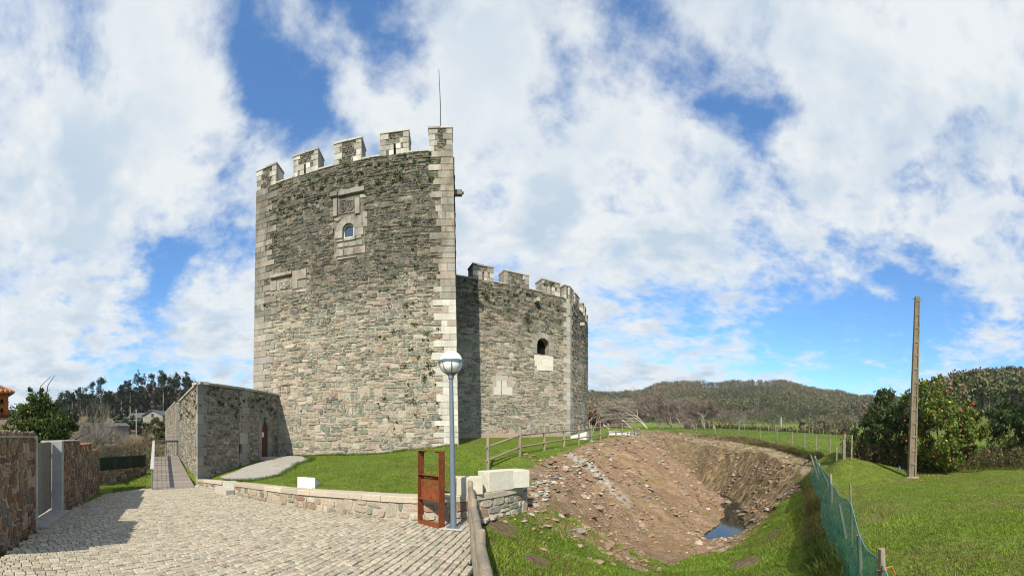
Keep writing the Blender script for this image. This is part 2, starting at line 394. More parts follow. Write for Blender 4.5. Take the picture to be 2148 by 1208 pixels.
# gatehouse corners and keep corners (plan)
GA = P(416, 801.5, 17.0)[:2]; GB = P(512.8, 814, 19.2)[:2]; GC = tp(tu(582)); GD = P(377.5, 840, 25.8)[:2]
KL = [np.array(q) for q in ((-6.2, 22.95), (-3.77, 24.2), (4.5, 28.35), (6.35, 32.0), (7.46, 35.6), (7.3, 41.0))]

# retaining wall front line with ground and coping heights
def gp(px, py):
    d = 9.0
    for _ in range(30): d = (EYE - float(zplaza(d * math.sin(az(px))))) * F / (py - YH)
    return P(px, py, d)
RW = [(*(GA + (.15, -.12)), -.32), (*gp(500, 1039)[:2], .10), (*gp(610, 1061)[:2], .27), (*gp(727, 1078.5)[:2], .40), (*gp(800, 1088)[:2], .45), (*gp(866, 1093.6)[:2], .48), (-1.42, 6.93, .49),
      (-1.0, 7.12, .49), (-.58, 7.45, .49), (.02, 8.15, .50), (.36, 8.75, .56)]
def resample(pts, step):
    pts = [np.array(p, float) for p in pts]; n = len(pts); dense = []
    for i in range(n - 1):
        p0, p1, p2, p3 = pts[max(i - 1, 0)], pts[i], pts[i + 1], pts[min(i + 2, n - 1)]
        for k in range(20):
            q = k / 20; dense.append(.5 * (2 * p1 + (p2 - p0) * q + (2 * p0 - 5 * p1 + 4 * p2 - p3) * q * q + (3 * p1 - p0 - 3 * p2 + p3) * q ** 3))
    dense.append(pts[-1]); dense = np.array(dense)
    L = np.concatenate([[0], np.cumsum(np.linalg.norm(np.diff(dense[:, :2], axis=0), axis=1))])
    s = np.linspace(0, L[-1], max(2, int(round(L[-1] / step)) + 1))
    return np.stack([np.interp(s, L, dense[:, k]) for k in range(dense.shape[1])], 1), s
RWS, RWL = resample(RW, .12)
def offset_line(pl, d):
    t = np.gradient(pl[:, :2], axis=0); t /= np.linalg.norm(t, axis=1)[:, None]
    q = pl.copy(); q[:, 0] -= t[:, 1] * d; q[:, 1] += t[:, 0] * d; return q

LW0, LW1 = np.array((-5.75, .95)), np.array((-15.6, 7.75))          # garden wall line on the far left
TIN_V, TIN_E = [], []
def line(pts):
    b = len(TIN_V); TIN_V.extend([tuple(map(float, p)) for p in pts]); TIN_E.extend([(b + i, b + i + 1) for i in range(len(pts) - 1)])
def pts(ps): TIN_V.extend([tuple(map(float, p)) for p in ps])
front = offset_line(RWS[::10], .02); line([(p[0], p[1], float(zplaza(p[0])) - .13) for p in front])
back = offset_line(RWS[::10], .32); line([(p[0], p[1], p[2] - .05) for p in back[:-1]])
line([(-.62, 6.9, -.12), (-.46, 5.2, -.12), (-.3, 3.3, -.12), (-.05, 1.6, -.12), (.3, 0, -.12), (.8, -4, -.12)])
line([(*(LW0 + k * (LW1 - LW0)), float(zplaza((LW0 + k * (LW1 - LW0))[0])) - .13) for k in (-.6, 0, .33, .66, 1)])
pts([(-4, 4, -.2), (-8, 5, -.4), (-12, 7.5, -.62), (-6, -6, -.3), (-12, -3, -.6), (-3, 2, -.15), (-1.5, 4, -.12), (-10.5, 9, -.5)])
pts([G(200, 1010, -.62), G(250, 1003, -.62), G(160, 1016, -.62), P(215, 985, 20.5), P(300, 985, 23.5)])
pts([(-21.5, 15.0, -.5), (-22, 9, -.9), (-26, 14, -1.2), (-32, 16, -1.5), (-40, 5, -1.5), (-20, 4, -.8), (-16, -2, -.6), (-60, 30, 0), (-75, 50, 4.5), (-150, 100, 12.5), (-100, 0, 3), (-200, 20, 9), (-36, 26, -1.0), (-25, 40, 0.5)])
# castle mound
line([(*tp(tu(px), .25), tz(px, py)) for px, py in ((585, 957), (672, 957), (740, 955), (802, 952), (860, 945), (914, 939), (960, 935))])
pts([(*tp(-5, -5), .9), (*tp(-10.5, -4), .7), (*tp(.3, -2), 1.3)])
pts([(*(GC + (.3, -.6)), .5), (*(.5 * (GB + GC) + (.2, 0)), .38), (*(GB + (.25, -.1)), .12), (*(.5 * (GA + GB) + (.2, 0)), -.12), (-11, 12.2, -.1), (-9, 13.5, .25), (-6.5, 13, .5), (-3.5, 13, .72), (-1.6, 10.5, .6), (-4.6, 9.6, .48), (-8, 10.9, .2)])
pts([(-3.7, 23.8, 1.5), (-1, 25.2, 1.55), (2, 26.7, 1.6), (4.7, 28.0, 1.66), (6.6, 31.8, 1.66), (7.8, 35.6, 1.7), (8, 40, 1.7), (-2, 21, 1.25), (0, 30, 1.6), (3, 36, 1.7), (-8, 30, 1.3)])
FENCE_PX = [(1023.8, 989.8, 13.0), (1090.6, 954.6, 14.6), (1142.3, 944.8, 17.0), (1183, 936, 19.2), (1214, 931.8, 21.3), (1240, 925.4, 23.6), (1259.3, 922, 25.8), (1276, 917, 28.2), (1292, 914.6, 30.6), (1305, 913.3, 33.1),
            (1317, 913.5, 35.6), (1325.6, 914, 38), (1332, 914.5, 40.3), (1335.6, 915, 42.8), (1338.4, 915.5, 45.3), (1341, 916, 48)]
FEN = [P(*q) for q in FENCE_PX]
line(FEN)
LC = [P(1060, 1003, 11.2), P(1107, 978, 13.3), P(1150, 960, 15.6), P(1198, 944.5, 18.6), P(1234, 930, 22.5), P(1268, 921, 26.2), P(1292, 917, 29.5), P(1318, 915.8, 34.5), P(1334, 916, 40), P(1347, 916, 46.5)]
line(LC)
# ditch: left slope, bottom, right slope
pts([G(1180, 1010, .12), G(1250, 1050, -.7), G(1340, 1100, -2.0), G(1280, 965, .45), G(1350, 1010, -.95), G(1405, 1060, -2.0), G(1320, 945, .75), G(1430, 1105, -2.5), G(1130, 1035, .05), G(1300, 1140, -2.0), G(1200, 1080, -.62), G(1240, 1110, -1.2)])
SH = [G(1478, 1138, -3.28), G(1512, 1100, -3.26), G(1520, 1080, -3.26), G(1509, 1051, -3.22), G(1483, 1024, -2.85), G(1432, 984, -1.35), G(1386, 949, .15), P(1352, 920, 37.5)]
line(SH)
BL = [G(1492, 1140, -3.7), G(1526, 1098, -3.8), G(1528, 1078, -3.8), G(1514, 1052, -3.75), G(1487, 1030, -3.3), P(1438, 982, 36.5), P(1393, 947, 40), P(1366, 926, 43)]
BR = [G(1538, 1124, -3.7), G(1556, 1110, -3.7), G(1546, 1082, -3.75), G(1524, 1053, -3.7), G(1494, 1031, -3.3), P(1445, 981, 37.5), P(1400, 946, 41), P(1375, 925, 44.5)]
RE = [G(1548, 1124, -3.2), G(1566, 1108, -3.2), G(1553, 1078, -3.2), G(1531, 1051, -3.15), G(1501, 1029, -2.8), P(1452, 978, 38.3)]
line(RE)
line(BL); line(BR)
CR = [P(1692, 1014, 21.0), P(1681, 994, 22.9), P(1634, 963.5, 28), P(1597, 948, 32), P(1525, 938.5, 36.5), P(1463, 931, 43), P(1416, 920, 48), P(1352, 912, 51)]
line(CR)
PO = [P(1718, 992, 22.0), P(1706, 975, 24.4), P(1660, 956, 29.2), P(1606, 939, 34), P(1530, 927.5, 39), P(1463, 920, 45.5), P(1416, 914.5, 50), P(1352, 908, 54)]
line(PO)
FB = [P(1732, 962, 24.0), P(1706, 951, 26.2), P(1652, 936, 31), P(1597, 925, 36.2), P(1535, 915, 41.5), P(1465, 909, 49), P(1420, 906, 54), P(1352, 903, 58)]
line(FB)
pts([G(1430, 1165, -2.9), G(1490, 1160, -3.2), G(1548, 1142, -2.9), G(1400, 1185, -2.3), G(1340, 1200, -1.6), G(1480, 1204, -1.95), G(1600, 1204, -1.8), G(1600, 1150, -2.3), G(1640, 1080, -2.0), G(1700, 1130, -1.5), G(1695, 1204, -1.35), G(1590, 1100, -2.9), G(1660, 1040, -1.5)])
pts([(.25, 7.0, -.34), G(1040, 1200, -.2), G(1170, 1150, -.72), G(1200, 1208, -.52), G(1300, 1190, -1.35), (.7, 9.3, .12), (-.35, 7.25, -.06), (-.1, 7.6, -.06), (.25, 8.1, -.04), (.4, 3, -.3), (2.5, 3.2, -.9), (4, 4.6, -1.2), (1.5, 0, -.5), (3, 1.5, -.8), (.75, 11, .25)])
NB = [(3.4, 1.9, -.62), (5.0, 3.7, -.58), (6.9, 5.6, -.55), (8.8, 7.6, -.5), (11.5, 10.2, -.48), (14.4, 13.1, -.42), (15.8, 15.0, -.45)]
line(NB); line([(x - .55, y + .5, -1.25 if i < 5 else -1.15) for i, (x, y, z) in enumerate(NB[:-1])] + [(15.3, 15.3, -1.1)])
pts([(2.6, .6, -.7), (6, 2, -.5), (9, 4, -.48), (14, 8, -.45), (17.4, 6.0, -.5), (18, 12, -.35), (6, -3, -.5), (12, 1, -.45), (20, 2, -.4), (28, 7, -.2), (19, 9.6, -.38), (26, 12, -.1), (30, 20, .4), (40, 10, .3), (20, -8, -.4)])
# fields beyond
FIELD_POSTS = [(1770.7, 955, 19.7), (1741, 950.7, 24), (1712, 946, 28), (1688, 939, 31.5), (1662.5, 933, 34.5), (1629.7, 925, 38), (1595, 920, 42.5), (1549, 913, 47.5), (1501, 909.5, 51.5), (1461, 906, 55.5), (1422.6, 904, 58.5), (1390, 901.5, 62)]
FPT = [P(*q) for q in FIELD_POSTS]; pts(FPT)
pts([P(1360, 897, 70), P(1420, 896.5, 80), P(1500, 898.5, 90), P(1600, 904, 95), P(1700, 911.5, 95), P(1780, 917, 90), P(1280, 897, 66), P(1240, 897, 60), P(1850, 917, 60), P(1950, 915, 50)])
for px, y1, y2 in ((-250, 880, 866), (0, 880, 866), (250, 882, 866), (500, 900, 880), (800, 905, 890), (1100, 900, 885), (1250, 899, 885), (1400, 898, 885), (1550, 901, 888), (1700, 904, 890), (1850, 908, 892), (2000, 908, 895), (2200, 908, 895), (2400, 908, 900)):
    pts([P(px, y1, 130 if px > 450 else 110), P(px, y2, 230), P(px, y2 + 10, 800), P(px, y2 + 20, 3000)])
for a in range(100, 270, 20):
    for d in (40, 200, 3000): pts([(d * math.sin(R(a)), d * math.cos(R(a)), -.5)])
pts([(-20, -20, -.6), (20, -20, -.5), (0, -15, -.3)])

v2 = [Vector((x, y)) for x, y, z in TIN_V]
cv, ce, cf, ov, oe, of = delaunay_2d_cdt(v2, TIN_E, [], 0, 1e-4)
cz = []
for i, o in enumerate(ov):
    if o: cz.append(TIN_V[o[0]][2])
    else:
        q = min(range(len(TIN_V)), key=lambda k: (TIN_V[k][0] - cv[i].x) ** 2 + (TIN_V[k][1] - cv[i].y) ** 2); cz.append(TIN_V[q][2])
tin = BVHTree.FromPolygons([(v.x, v.y, z) for v, z in zip(cv, cz)], [list(f) for f in cf])

def axis(lo, hi, step, far, g=1.13):
    a = list(np.arange(lo, hi + 1e-6, step)); s = step
    while a[-1] < far: s *= g; a.append(a[-1] + s)
    s = step
    while a[0] > -far: s *= g; a.insert(0, a[0] - s)
    return np.array(a)
GX = axis(-15.5, 23, .17, 2600); GY = axis(1.5, 30, .17, 2600)
ZZ = np.zeros((len(GY), len(GX)))
dn = Vector((0, 0, -1))
for j, y in enumerate(GY):
    for i, x in enumerate(GX):
        h = tin.ray_cast(Vector((x, y, 500)), dn)[0]; ZZ[j, i] = h.z if h is not None else -.5
def blur(Z):
    Q = np.pad(Z, 1, mode='edge'); return (Q[:-2, 1:-1] + Q[2:, 1:-1] + Q[1:-1, :-2] + Q[1:-1, 2:] + 2 * Q[1:-1, 1:-1]) / 6
Z0 = ZZ.copy()
for _ in range(5): ZZ = blur(ZZ)
XX, YY = np.meshgrid(GX, GY)
def inside(poly, x, y):
    poly = np.asarray(poly); r = np.zeros(np.shape(x), bool); n = len(poly)
    for i in range(n):
        (xa, ya), (xb, yb) = poly[i][:2], poly[i - 1][:2]
        c = ((ya > y) != (yb > y)) & (x < (xb - xa) * (y - ya) / ((yb - ya) or 1e-9) + xa); r ^= c
    return r
def bil(Z, x, y):
    x = np.asarray(x, float); y = np.asarray(y, float)
    i = np.clip(np.searchsorted(GX, x) - 1, 0, len(GX) - 2); j = np.clip(np.searchsorted(GY, y) - 1, 0, len(GY) - 2)
    fx = np.clip((x - GX[i]) / (GX[i + 1] - GX[i]), 0, 1); fy = np.clip((y - GY[j]) / (GY[j + 1] - GY[j]), 0, 1)
    return (Z[j, i] * (1 - fx) + Z[j, i + 1] * fx) * (1 - fy) + (Z[j + 1, i] * (1 - fx) + Z[j + 1, i + 1] * fx) * fy
def zg(x, y): return bil(ZZ, x, y)
def ground_at(px, py, d0=2.5, d1=160):
    """where the line of sight through a pixel meets the terrain"""
    d = d0; s, c = math.sin(az(px)), math.cos(az(px)); k = (YH - py) / F
    while d < d1:
        if EYE + k * d < float(zg(d * s, d * c)): break
        d *= 1.01
    return np.array((d * s, d * c, float(zg(d * s, d * c))))

# bare earth of the ditch, the trodden path, soil patches
BARE = [ground_at(*q)[:2] for q in ((1012, 1090), (1100, 1062))] + [(.55, 9.6)] + [p[:2] for p in LC[1:-1]] + [p[:2] for p in FB[::-1][:-1]] + [p[:2] for p in PO[1:2]] + [ground_at(*q)[:2] for q in ((1700, 1022), (1655, 1045), (1610, 1085), (1580, 1120), (1552, 1140), (1490, 1165), (1420, 1180), (1345, 1200), (1290, 1185), (1250, 1150), (1190, 1122), (1110, 1100))]
bare = inside(BARE, XX, YY).astype(float)
ditch = inside([p[:2] for p in LC] + [p[:2] for p in CR[::-1]] + [ground_at(*q)[:2] for q in ((1640, 1080), (1552, 1150), (1430, 1190), (1250, 1120))], XX, YY).astype(float)
farside = inside([p[:2] for p in BL[::-1]] + [p[:2] for p in BR[:1]] + [ground_at(*q)[:2] for q in ((1600, 1110), (1700, 1030))] + [p[:2] for p in FB], XX, YY).astype(float)
for _ in range(7): bare = blur(bare); ditch = blur(ditch); farside = blur(farside)
for _ in range(10): bare = np.where(np.hypot(XX, YY) < 19, blur(bare), bare)
# rough rock strata on the ditch faces, small unevenness everywhere
nn = fbm(XX * .9 + YY * .5, YY * 1.2 - XX * .4, 3, 5, .6) - .5
st = fbm(XX * 2.2 - YY * .9, (XX * .6 + YY * .6) * .7, 11, 4, .6) - .5
near = np.exp(-np.hypot(XX, YY) / 60)
bare_d = np.clip(bare * 1.0, 0, 1)
ZZ = ZZ + ditch * (nn * .20 + st * .16) * (1 - farside) + ditch * farside * (nn * .7 + st * .6) + bare * ((fbm(XX * 2.4, YY * 2.4, 61, 3, .65) - .5) * .30 + st * .06) + (1 - bare) * (fbm(XX * .7, YY * .7, 21, 4) - .5) * .09 * near * (np.hypot(XX, YY) > 3)
plaza_zone = inside([*(p[:2] for p in offset_line(RWS[::10], .25)), (-.5, 6.8), (-.3, 3), (.5, -4), (-8, -4), *(LW0 - .4 * (LW1 - LW0), LW1 + (-.5, 1.5))], XX, YY)
ZZ = np.where(plaza_zone, np.minimum(ZZ, zplaza(XX) - .10), ZZ)

m, t, b = new_mat('ground'); p = pos(t)
msk = t.n('ShaderNodeAttribute', attribute_name='Col').outputs['Color']; mr, mg, mb_ = t.n('ShaderNodeSeparateColor', {0: msk}).outputs
n1 = t.noise(p, 1.1, 6, .65); n2 = t.noise(p, 9, 5, .65); n3 = t.noise(p, 45, 4, .6); n4 = t.noise(p, .22, 4, .6)
grass = t.ramp(n2, [(.28, (.075, .118, .014)), (.5, (.150, .215, .026)), (.72, (.215, .280, .044))])
grass = t.mix(t.math('MULTIPLY', t.smooth(n4, .45, .65), .45), grass, (.165, .200, .044))
grass = t.mix(t.math('MULTIPLY', t.smooth(n1, .54, .70), .65), grass, (.23, .185, .085))
grass = t.mix(1.0, grass, t.ramp(t.noise(p, 2.2, 7, .7), [(.25, .55), (.5, 1.0), (.75, 1.35)]), 'MULTIPLY')
grass = t.mix(1.0, grass, t.ramp(n3, [(.2, .5), (.8, 1.4)]), 'MULTIPLY')
strat = t.noise(t.n('ShaderNodeMapping', {'Vector': p, 'Rotation': (R(25), R(-35), R(20)), 'Scale': (.8, 5.0, 2.0)}).outputs[0], 1.3, 8, .7, .5)
earth = t.ramp(strat, [(.25, (.155, .088, .052)), (.42, (.270, .170, .105)), (.56, (.350, .245, .160)), (.75, (.43, .34, .25))])
near_e = earth
near_e = t.mix(t.math('MULTIPLY', t.smooth(t.noise(p, .55, 5, .6), .50, .64), .6), near_e, (.26, .16, .10))
far_s = t.noise(t.n('ShaderNodeMapping', {'Vector': p, 'Rotation': (R(35), R(20), R(-30)), 'Scale': (1.0, 6.0, 1.6)}).outputs[0], 1.1, 9, .74, .7)
far_e = t.ramp(far_s, [(.33, (.035, .024, .014)), (.46, (.15, .105, .06)), (.56, (.29, .215, .13)), (.70, (.43, .345, .225))])
sx9, sy9, sz9 = t.xyz(p)
SA, SB = ground_at(1205, 958), ground_at(1268, 1012)
sd_ = (SB - SA)[:2] / np.linalg.norm((SB - SA)[:2]); dperp = t.math('ADD', t.math('ADD', t.math('MULTIPLY', sx9, float(-sd_[1])), t.math('MULTIPLY', sy9, float(sd_[0]))), float(sd_[1] * SA[0] - sd_[0] * SA[1])); dal = t.math('ADD', t.math('ADD', t.math('MULTIPLY', sx9, float(sd_[0])), t.math('MULTIPLY', sy9, float(sd_[1]))), float(-(sd_ @ SA[:2])))
Ls = float(np.linalg.norm((SB - SA)[:2])); wv = t.math('ADD', t.math('ABSOLUTE', t.math('ADD', dperp, t.math('MULTIPLY', t.math('SUBTRACT', t.noise(p, .9, 5, .7), .5), 1.3))), t.math('MULTIPLY', t.math('SUBTRACT', t.noise(p, 5.0, 6, .75), .5), .9))
seam = t.math('MULTIPLY', t.smooth(wv, .55, .15), t.math('MULTIPLY', t.smooth(dal, -1.2, .2), t.smooth(dal, Ls + 2.2, Ls - .3)))
near_e = t.mix(t.math('MULTIPLY', seam, .8), near_e, (.55, .52, .47))
earth = t.mix(t.smooth(mb_, .35, .65), near_e, far_e)
earth = t.mix(t.math('MULTIPLY', t.smooth(t.noise(p, .8, 6, .7, .8), .56, .68), .6), earth, (.36, .32, .27))
earth = t.mix(t.math('MULTIPLY', t.smooth(t.noise(p, 1.7, 6, .75), .51, .66), .7), earth, (.15, .14, .03))
earth = t.mix(1.0, earth, t.ramp(t.noise(p, 26, 8, .8), [(.25, .42), (.5, 1.0), (.75, 1.5)]), 'MULTIPLY')
k = t.smooth(t.math('ADD', mr, t.math('MULTIPLY', t.math('SUBTRACT', t.noise(p, 1.6, 7, .72), .5), 2.1)), .36, .64)
pk_ = t.n('ShaderNodeAttribute', attribute_name='Path').outputs['Fac']
earth = t.mix(t.math('MULTIPLY', t.smooth(pk_, .3, .7), .8), earth, t.mix(t.smooth(t.noise(p, .9, 5, .7), .45, .62), (.38, .30, .20), (.17, .185, .05)))
c = t.mix(k, grass, earth)
soil = t.ramp(n2, [(.3, (.11, .075, .045)), (.7, (.24, .18, .115))])
c = t.mix(t.smooth(t.math('ADD', mg, t.math('MULTIPLY', t.math('SUBTRACT', n2, .5), 1.6)), .5, .8), c, soil)
t.set(b.inputs['Base Color'], t.mix(1.0, c, (ALB, ALB, ALB), 'MULTIPLY')); b.inputs['Specular IOR Level'].default_value = .1; b.inputs['Roughness'].default_value = .95
vb = t.n('ShaderNodeTexVoronoi', {'Vector': p, 'Scale': 9.0}).outputs['Distance']
bump(t, b, t.math('ADD', t.math('MULTIPLY', n3, .9), t.math('ADD', n2, t.math('MULTIPLY', vb, .9))), 1.0, .06); M['ground'] = m
soilm = np.zeros_like(bare)
for px, py, r in ((690, 983, .22), (718, 984, .2), (733, 979, .25), (775, 963, .2), (595, 1004, .2), (1050, 1100, .5), (1130, 1180, .4), (1010, 1200, .35), (985, 1190, .3), (1630, 1120, .5), (1560, 1180, .5), (2130, 1185, .18)):
    q = ground_at(px, py); soilm = np.maximum(soilm, np.exp(-((XX - q[0]) ** 2 + (YY - q[1]) ** 2) / r ** 2))
soilm = np.clip(soilm * (.15 + 1.9 * fbm(XX * 2.6, YY * 2.6, 71, 3)) , 0, 1) * .9
scrub = inside([(-16, 6), (-21.5, 14.2), (-23, 19), (-40, 30), (-300, 330), (-900, 200), (-900, -200), (-30, -5)], XX, YY)
soilm = np.maximum(soilm, scrub * .95)
cols = np.stack([bare_d, soilm, farside], -1).reshape(-1, 3)
nx, ny = len(GX), len(GY); idx = np.arange(nx * ny).reshape(ny, nx)
faces = np.stack([idx[:-1, :-1], idx[:-1, 1:], idx[1:, 1:], idx[1:, :-1]], -1).reshape(-1, 4)
ground = link('ground', np_mesh('ground', np.stack([XX, YY, ZZ], -1).reshape(-1, 3), faces, M['ground'], cols, smooth=True))
pth = inside([p[:2] for p in CR] + [p[:2] for p in PO[::-1]], XX, YY).astype(float)
for _ in range(3): pth = blur(pth)
pa_ = ground.data.attributes.new('Path', 'FLOAT', 'POINT'); pa_.data.foreach_set('value', pth.ravel().astype(np.float32))
tag(ground, 'grassy ground rising to the castle mound and cut by a bare ditch', None, None, 'structure')

# water lying in the bottom of the ditch
wp = [(7.0, 13), (11, 11.8), (15.5, 17), (18, 24), (17, 27.5), (13, 25), (9, 18.5)]
water = MB().prism(wp, -3.5, -3.30).build('water', M['water']); tag(water, 'still dark water in the bottom of the ditch', kind='structure')

# gravel path from the plaza steps up to the gatehouse door
GRV = [(466, 1012), (500, 1013), (530, 1011), (581, 1000), (618, 979), (654, 966), (640, 958), (600, 957)]
gpoly = [ground_at(*q)[:2] for q in GRV] + [GC + (.6, -.9), GB + (.35, .5), GB + (.5, -1.2), GA + (.7, .6)]
m, t, b = new_mat('gravel'); p = pos(t)
vo = t.n('ShaderNodeTexVoronoi', {'Vector': p, 'Scale': 42.0}); n = t.noise(p, 1.6, 5, .6)
c = t.mix(1.0, (.40, .375, .33), t.ramp(t.n('ShaderNodeSeparateColor', {0: vo.outputs['Color']}).outputs[0], [(0, .55), (1, 1.3)]), 'MULTIPLY')
c = t.mix(t.math('MULTIPLY', t.smooth(n, .56, .70), .5), c, (.24, .20, .14))
t.set(b.inputs['Base Color'], t.mix(1.0, c, (ALB, ALB, ALB), 'MULTIPLY')); bump(t, b, vo.outputs['Distance'], .6, .02); M['gravel'] = m
gx = np.arange(-15, -3, .16); gy = np.arange(8, 19, .16); A, B = np.meshgrid(gx, gy)
ins = inside(gpoly, A + .25 * (fbm(A * 2, B * 2, 5) - .5), B + .5 * (fbm(A * 2, B * 2, 8) - .5)); gi = np.arange(A.size).reshape(A.shape)
fc = np.stack([gi[:-1, :-1], gi[:-1, 1:], gi[1:, 1:], gi[1:, :-1]], -1)[ins[:-1, :-1] & ins[1:, 1:] & ins[:-1, 1:] & ins[1:, :-1]]
used = np.unique(fc); mp = np.zeros(A.size, int); mp[used] = np.arange(len(used))
gv = np.stack([A.ravel(), B.ravel(), zg(A.ravel(), B.ravel()) + .025], -1)[used]
gravel = link('gravel_path', np_mesh('gravel_path', gv, mp[fc], M['gravel'], smooth=True)); tag(gravel, 'pale gravel path leading up to the gatehouse door', kind='structure')
# ------------------------------------------------------------------ masonry
class Wall:
    """a wall standing on a plan polyline; u runs left to right seen from outside"""
    def __init__(s, pl, batter=None):
        s.p = np.array([q[:2] for q in pl], float); d = np.diff(s.p, axis=0); s.l = np.linalg.norm(d, axis=1); s.t = d / s.l[:, None]
        s.n = np.stack([s.t[:, 1], -s.t[:, 0]], 1); s.c = np.concatenate([[0], np.cumsum(s.l)]); s.L = s.c[-1]; s.bat = batter
    def seg(s, u): return np.clip(np.searchsorted(s.c, u, side='right') - 1, 0, len(s.l) - 1)
    def map(s, u, v, d=0.0):
        u = np.asarray(u, float); v = np.broadcast_to(np.asarray(v, float), u.shape); d = np.broadcast_to(np.asarray(d, float), u.shape)
        uu = s.bat(u, v) if s.bat else u
        k = s.seg(u if len(s.l) > 1 else uu); q = s.p[k] + s.t[k] * (uu - s.c[k])[..., None] + s.n[k] * d[..., None]
        return np.concatenate([q, v[..., None]], -1)
    def uv(s, px, py):
        best = None
        for k in range(len(s.l)):
            f = hit(px, s.p[k], s.p[k + 1]); q = s.p[k] + f * (s.p[k + 1] - s.p[k])
            if -1e-3 <= f <= 1.001 and (best is None or np.hypot(*q) < best[0]): best = (np.hypot(*q), s.c[k] + f * s.l[k])
        if best is None: raise ValueError(px)
        return best[1], EYE + (YH - py) / F * best[0]
    def mitre(s, k, d):
        """outer corner point at polyline vertex k"""
        if k == 0: return s.p[0] + s.n[0] * d
        if k == len(s.l): return s.p[-1] + s.n[-1] * d
        n = s.n[k - 1] + s.n[k]; n = n / (n @ n) * 2; return s.p[k] + n * d

def pick(pal, rng):
    w = np.array([q[0] for q in pal], float); c = pal[rng.choice(len(pal), p=w / w.sum())][1]
    return np.clip(np.array(c) * rng.uniform(.82, 1.18) * (1 + rng.uniform(-.03, .03, 3)), .01, .75)

def rubble(u0, u1, v0, v1, rng, row=(.10, .24), ln=(.25, .8), gap=.012, wav=.04, holes=(), vtop=None, vbot=None, tall=.12, split=.15, rough=.35):
    """irregular roughly coursed stones; returns outlines in wall coordinates"""
    ys = [v0]
    rowf = row if callable(row) else (lambda v: row); row = rowf(v0)
    while ys[-1] < v1: ys.append(ys[-1] + rng.uniform(*rowf(ys[-1])))
    n = len(ys); ph = rng.uniform(0, 50, n)
    def b(i, u): return ys[i] + wav * (2 * vnoise(np.asarray(u) * .9 + ph[i], np.full(np.shape(u), i * 7.3)) - 1) + wav * .6 * (2 * vnoise(np.asarray(u) * 2.7 + ph[i], np.full(np.shape(u), i * 3.1 + 9)) - 1)
    blocked = [[] for _ in range(n + 2)]; out = []
    for i in range(n - 1):
        u = u0 - rng.uniform(0, ln[0]); blk = sorted(blocked[i])
        while u < u1:
            L = rng.uniform(*ln) * (1.0 if rng.random() > .18 else .5); e = u + L; hop = False
            for a, c in blk:
                if a <= u + .02 < c: u = c; hop = True; break
                if u < a < e: e = a if a - u > .08 else a; break
            if hop: continue
            if e - u < .07: u = e + .001; continue
            top = i + 1
            if i + 2 < n and rng.random() < tall and e - u > .2: top = i + 2; blocked[i + 1].append((u, e))
            parts = [(0, 1)]
            if top == i + 1 and ys[top] - ys[i] > row[0] * 1.5 and rng.random() < split: f = rng.uniform(.35, .65); parts = [(0, f), (f, 1)]
            sl0, sl1 = rng.uniform(-.04, .04, 2)
            for f0, f1 in parts:
                ua, ub = max(u, u0), min(e, u1)
                if ub - ua < .06: continue
                # rounded, jittered outline
                pts_ = []
                cx = rng.uniform(.04, .26, 4); cy = rng.uniform(.08, .46, 4)
                rect = [(cx[0], 0), (1 - cx[1], 0), (1, cy[1]), (1, 1 - cy[2]), (1 - cx[2], 1), (.5 + rng.uniform(-.15, .15), 1), (cx[3], 1), (0, 1 - cy[3]), (0, cy[0])]
                rx = np.array([q[0] for q in rect]) + rng.uniform(-.5, .5, 9) * .06 * rough / .35; ry = np.array([q[1] for q in rect]) + rng.uniform(-.5, .5, 9) * .16 * rough / .35
                uu = ua + gap + (ub - ua - 2 * gap) * rx; lo = b(i, uu); hi = b(top, uu)
                lo, hi = lo + (hi - lo) * f0 + gap * .7, lo + (hi - lo) * f1 - gap * .7
                pts_ = np.stack([uu + np.where(rx < .5, sl0, sl1) * (ry - .5), lo + (hi - lo) * ry], 1)
                pp = np.array(pts_); cu, cvv = pp.mean(0)
                if any(h[0] < cu < h[1] and h[2] < cvv < h[3] for h in holes): continue
                # trim against openings and dressed stone
                for h in holes:
                    if h[2] - .02 < cvv < h[3] + .02:
                        if cu <= h[0]: pp[:, 0] = np.minimum(pp[:, 0], h[0] - .004)
                        elif cu >= h[1]: pp[:, 0] = np.maximum(pp[:, 0], h[1] + .004)
                    if h[0] - .02 < cu < h[1] + .02:
                        if cvv <= h[2]: pp[:, 1] = np.minimum(pp[:, 1], h[2] - .004)
                        elif cvv >= h[3]: pp[:, 1] = np.maximum(pp[:, 1], h[3] + .004)
                if vtop is not None:
                    tv = vtop(cu)
                    if cvv > tv - .02: continue
                    pp[:, 1] = np.minimum(pp[:, 1], vtop(pp[:, 0]) - .005)
                if vbot is not None:
                    bv = vbot(cu)
                    if cvv < bv - .05: continue
                pp[:, 0] = np.clip(pp[:, 0], u0, u1)
                if np.ptp(pp[:, 0]) < .05 or np.ptp(pp[:, 1]) < .03: continue
                out.append(pp)
            u = e
    return out

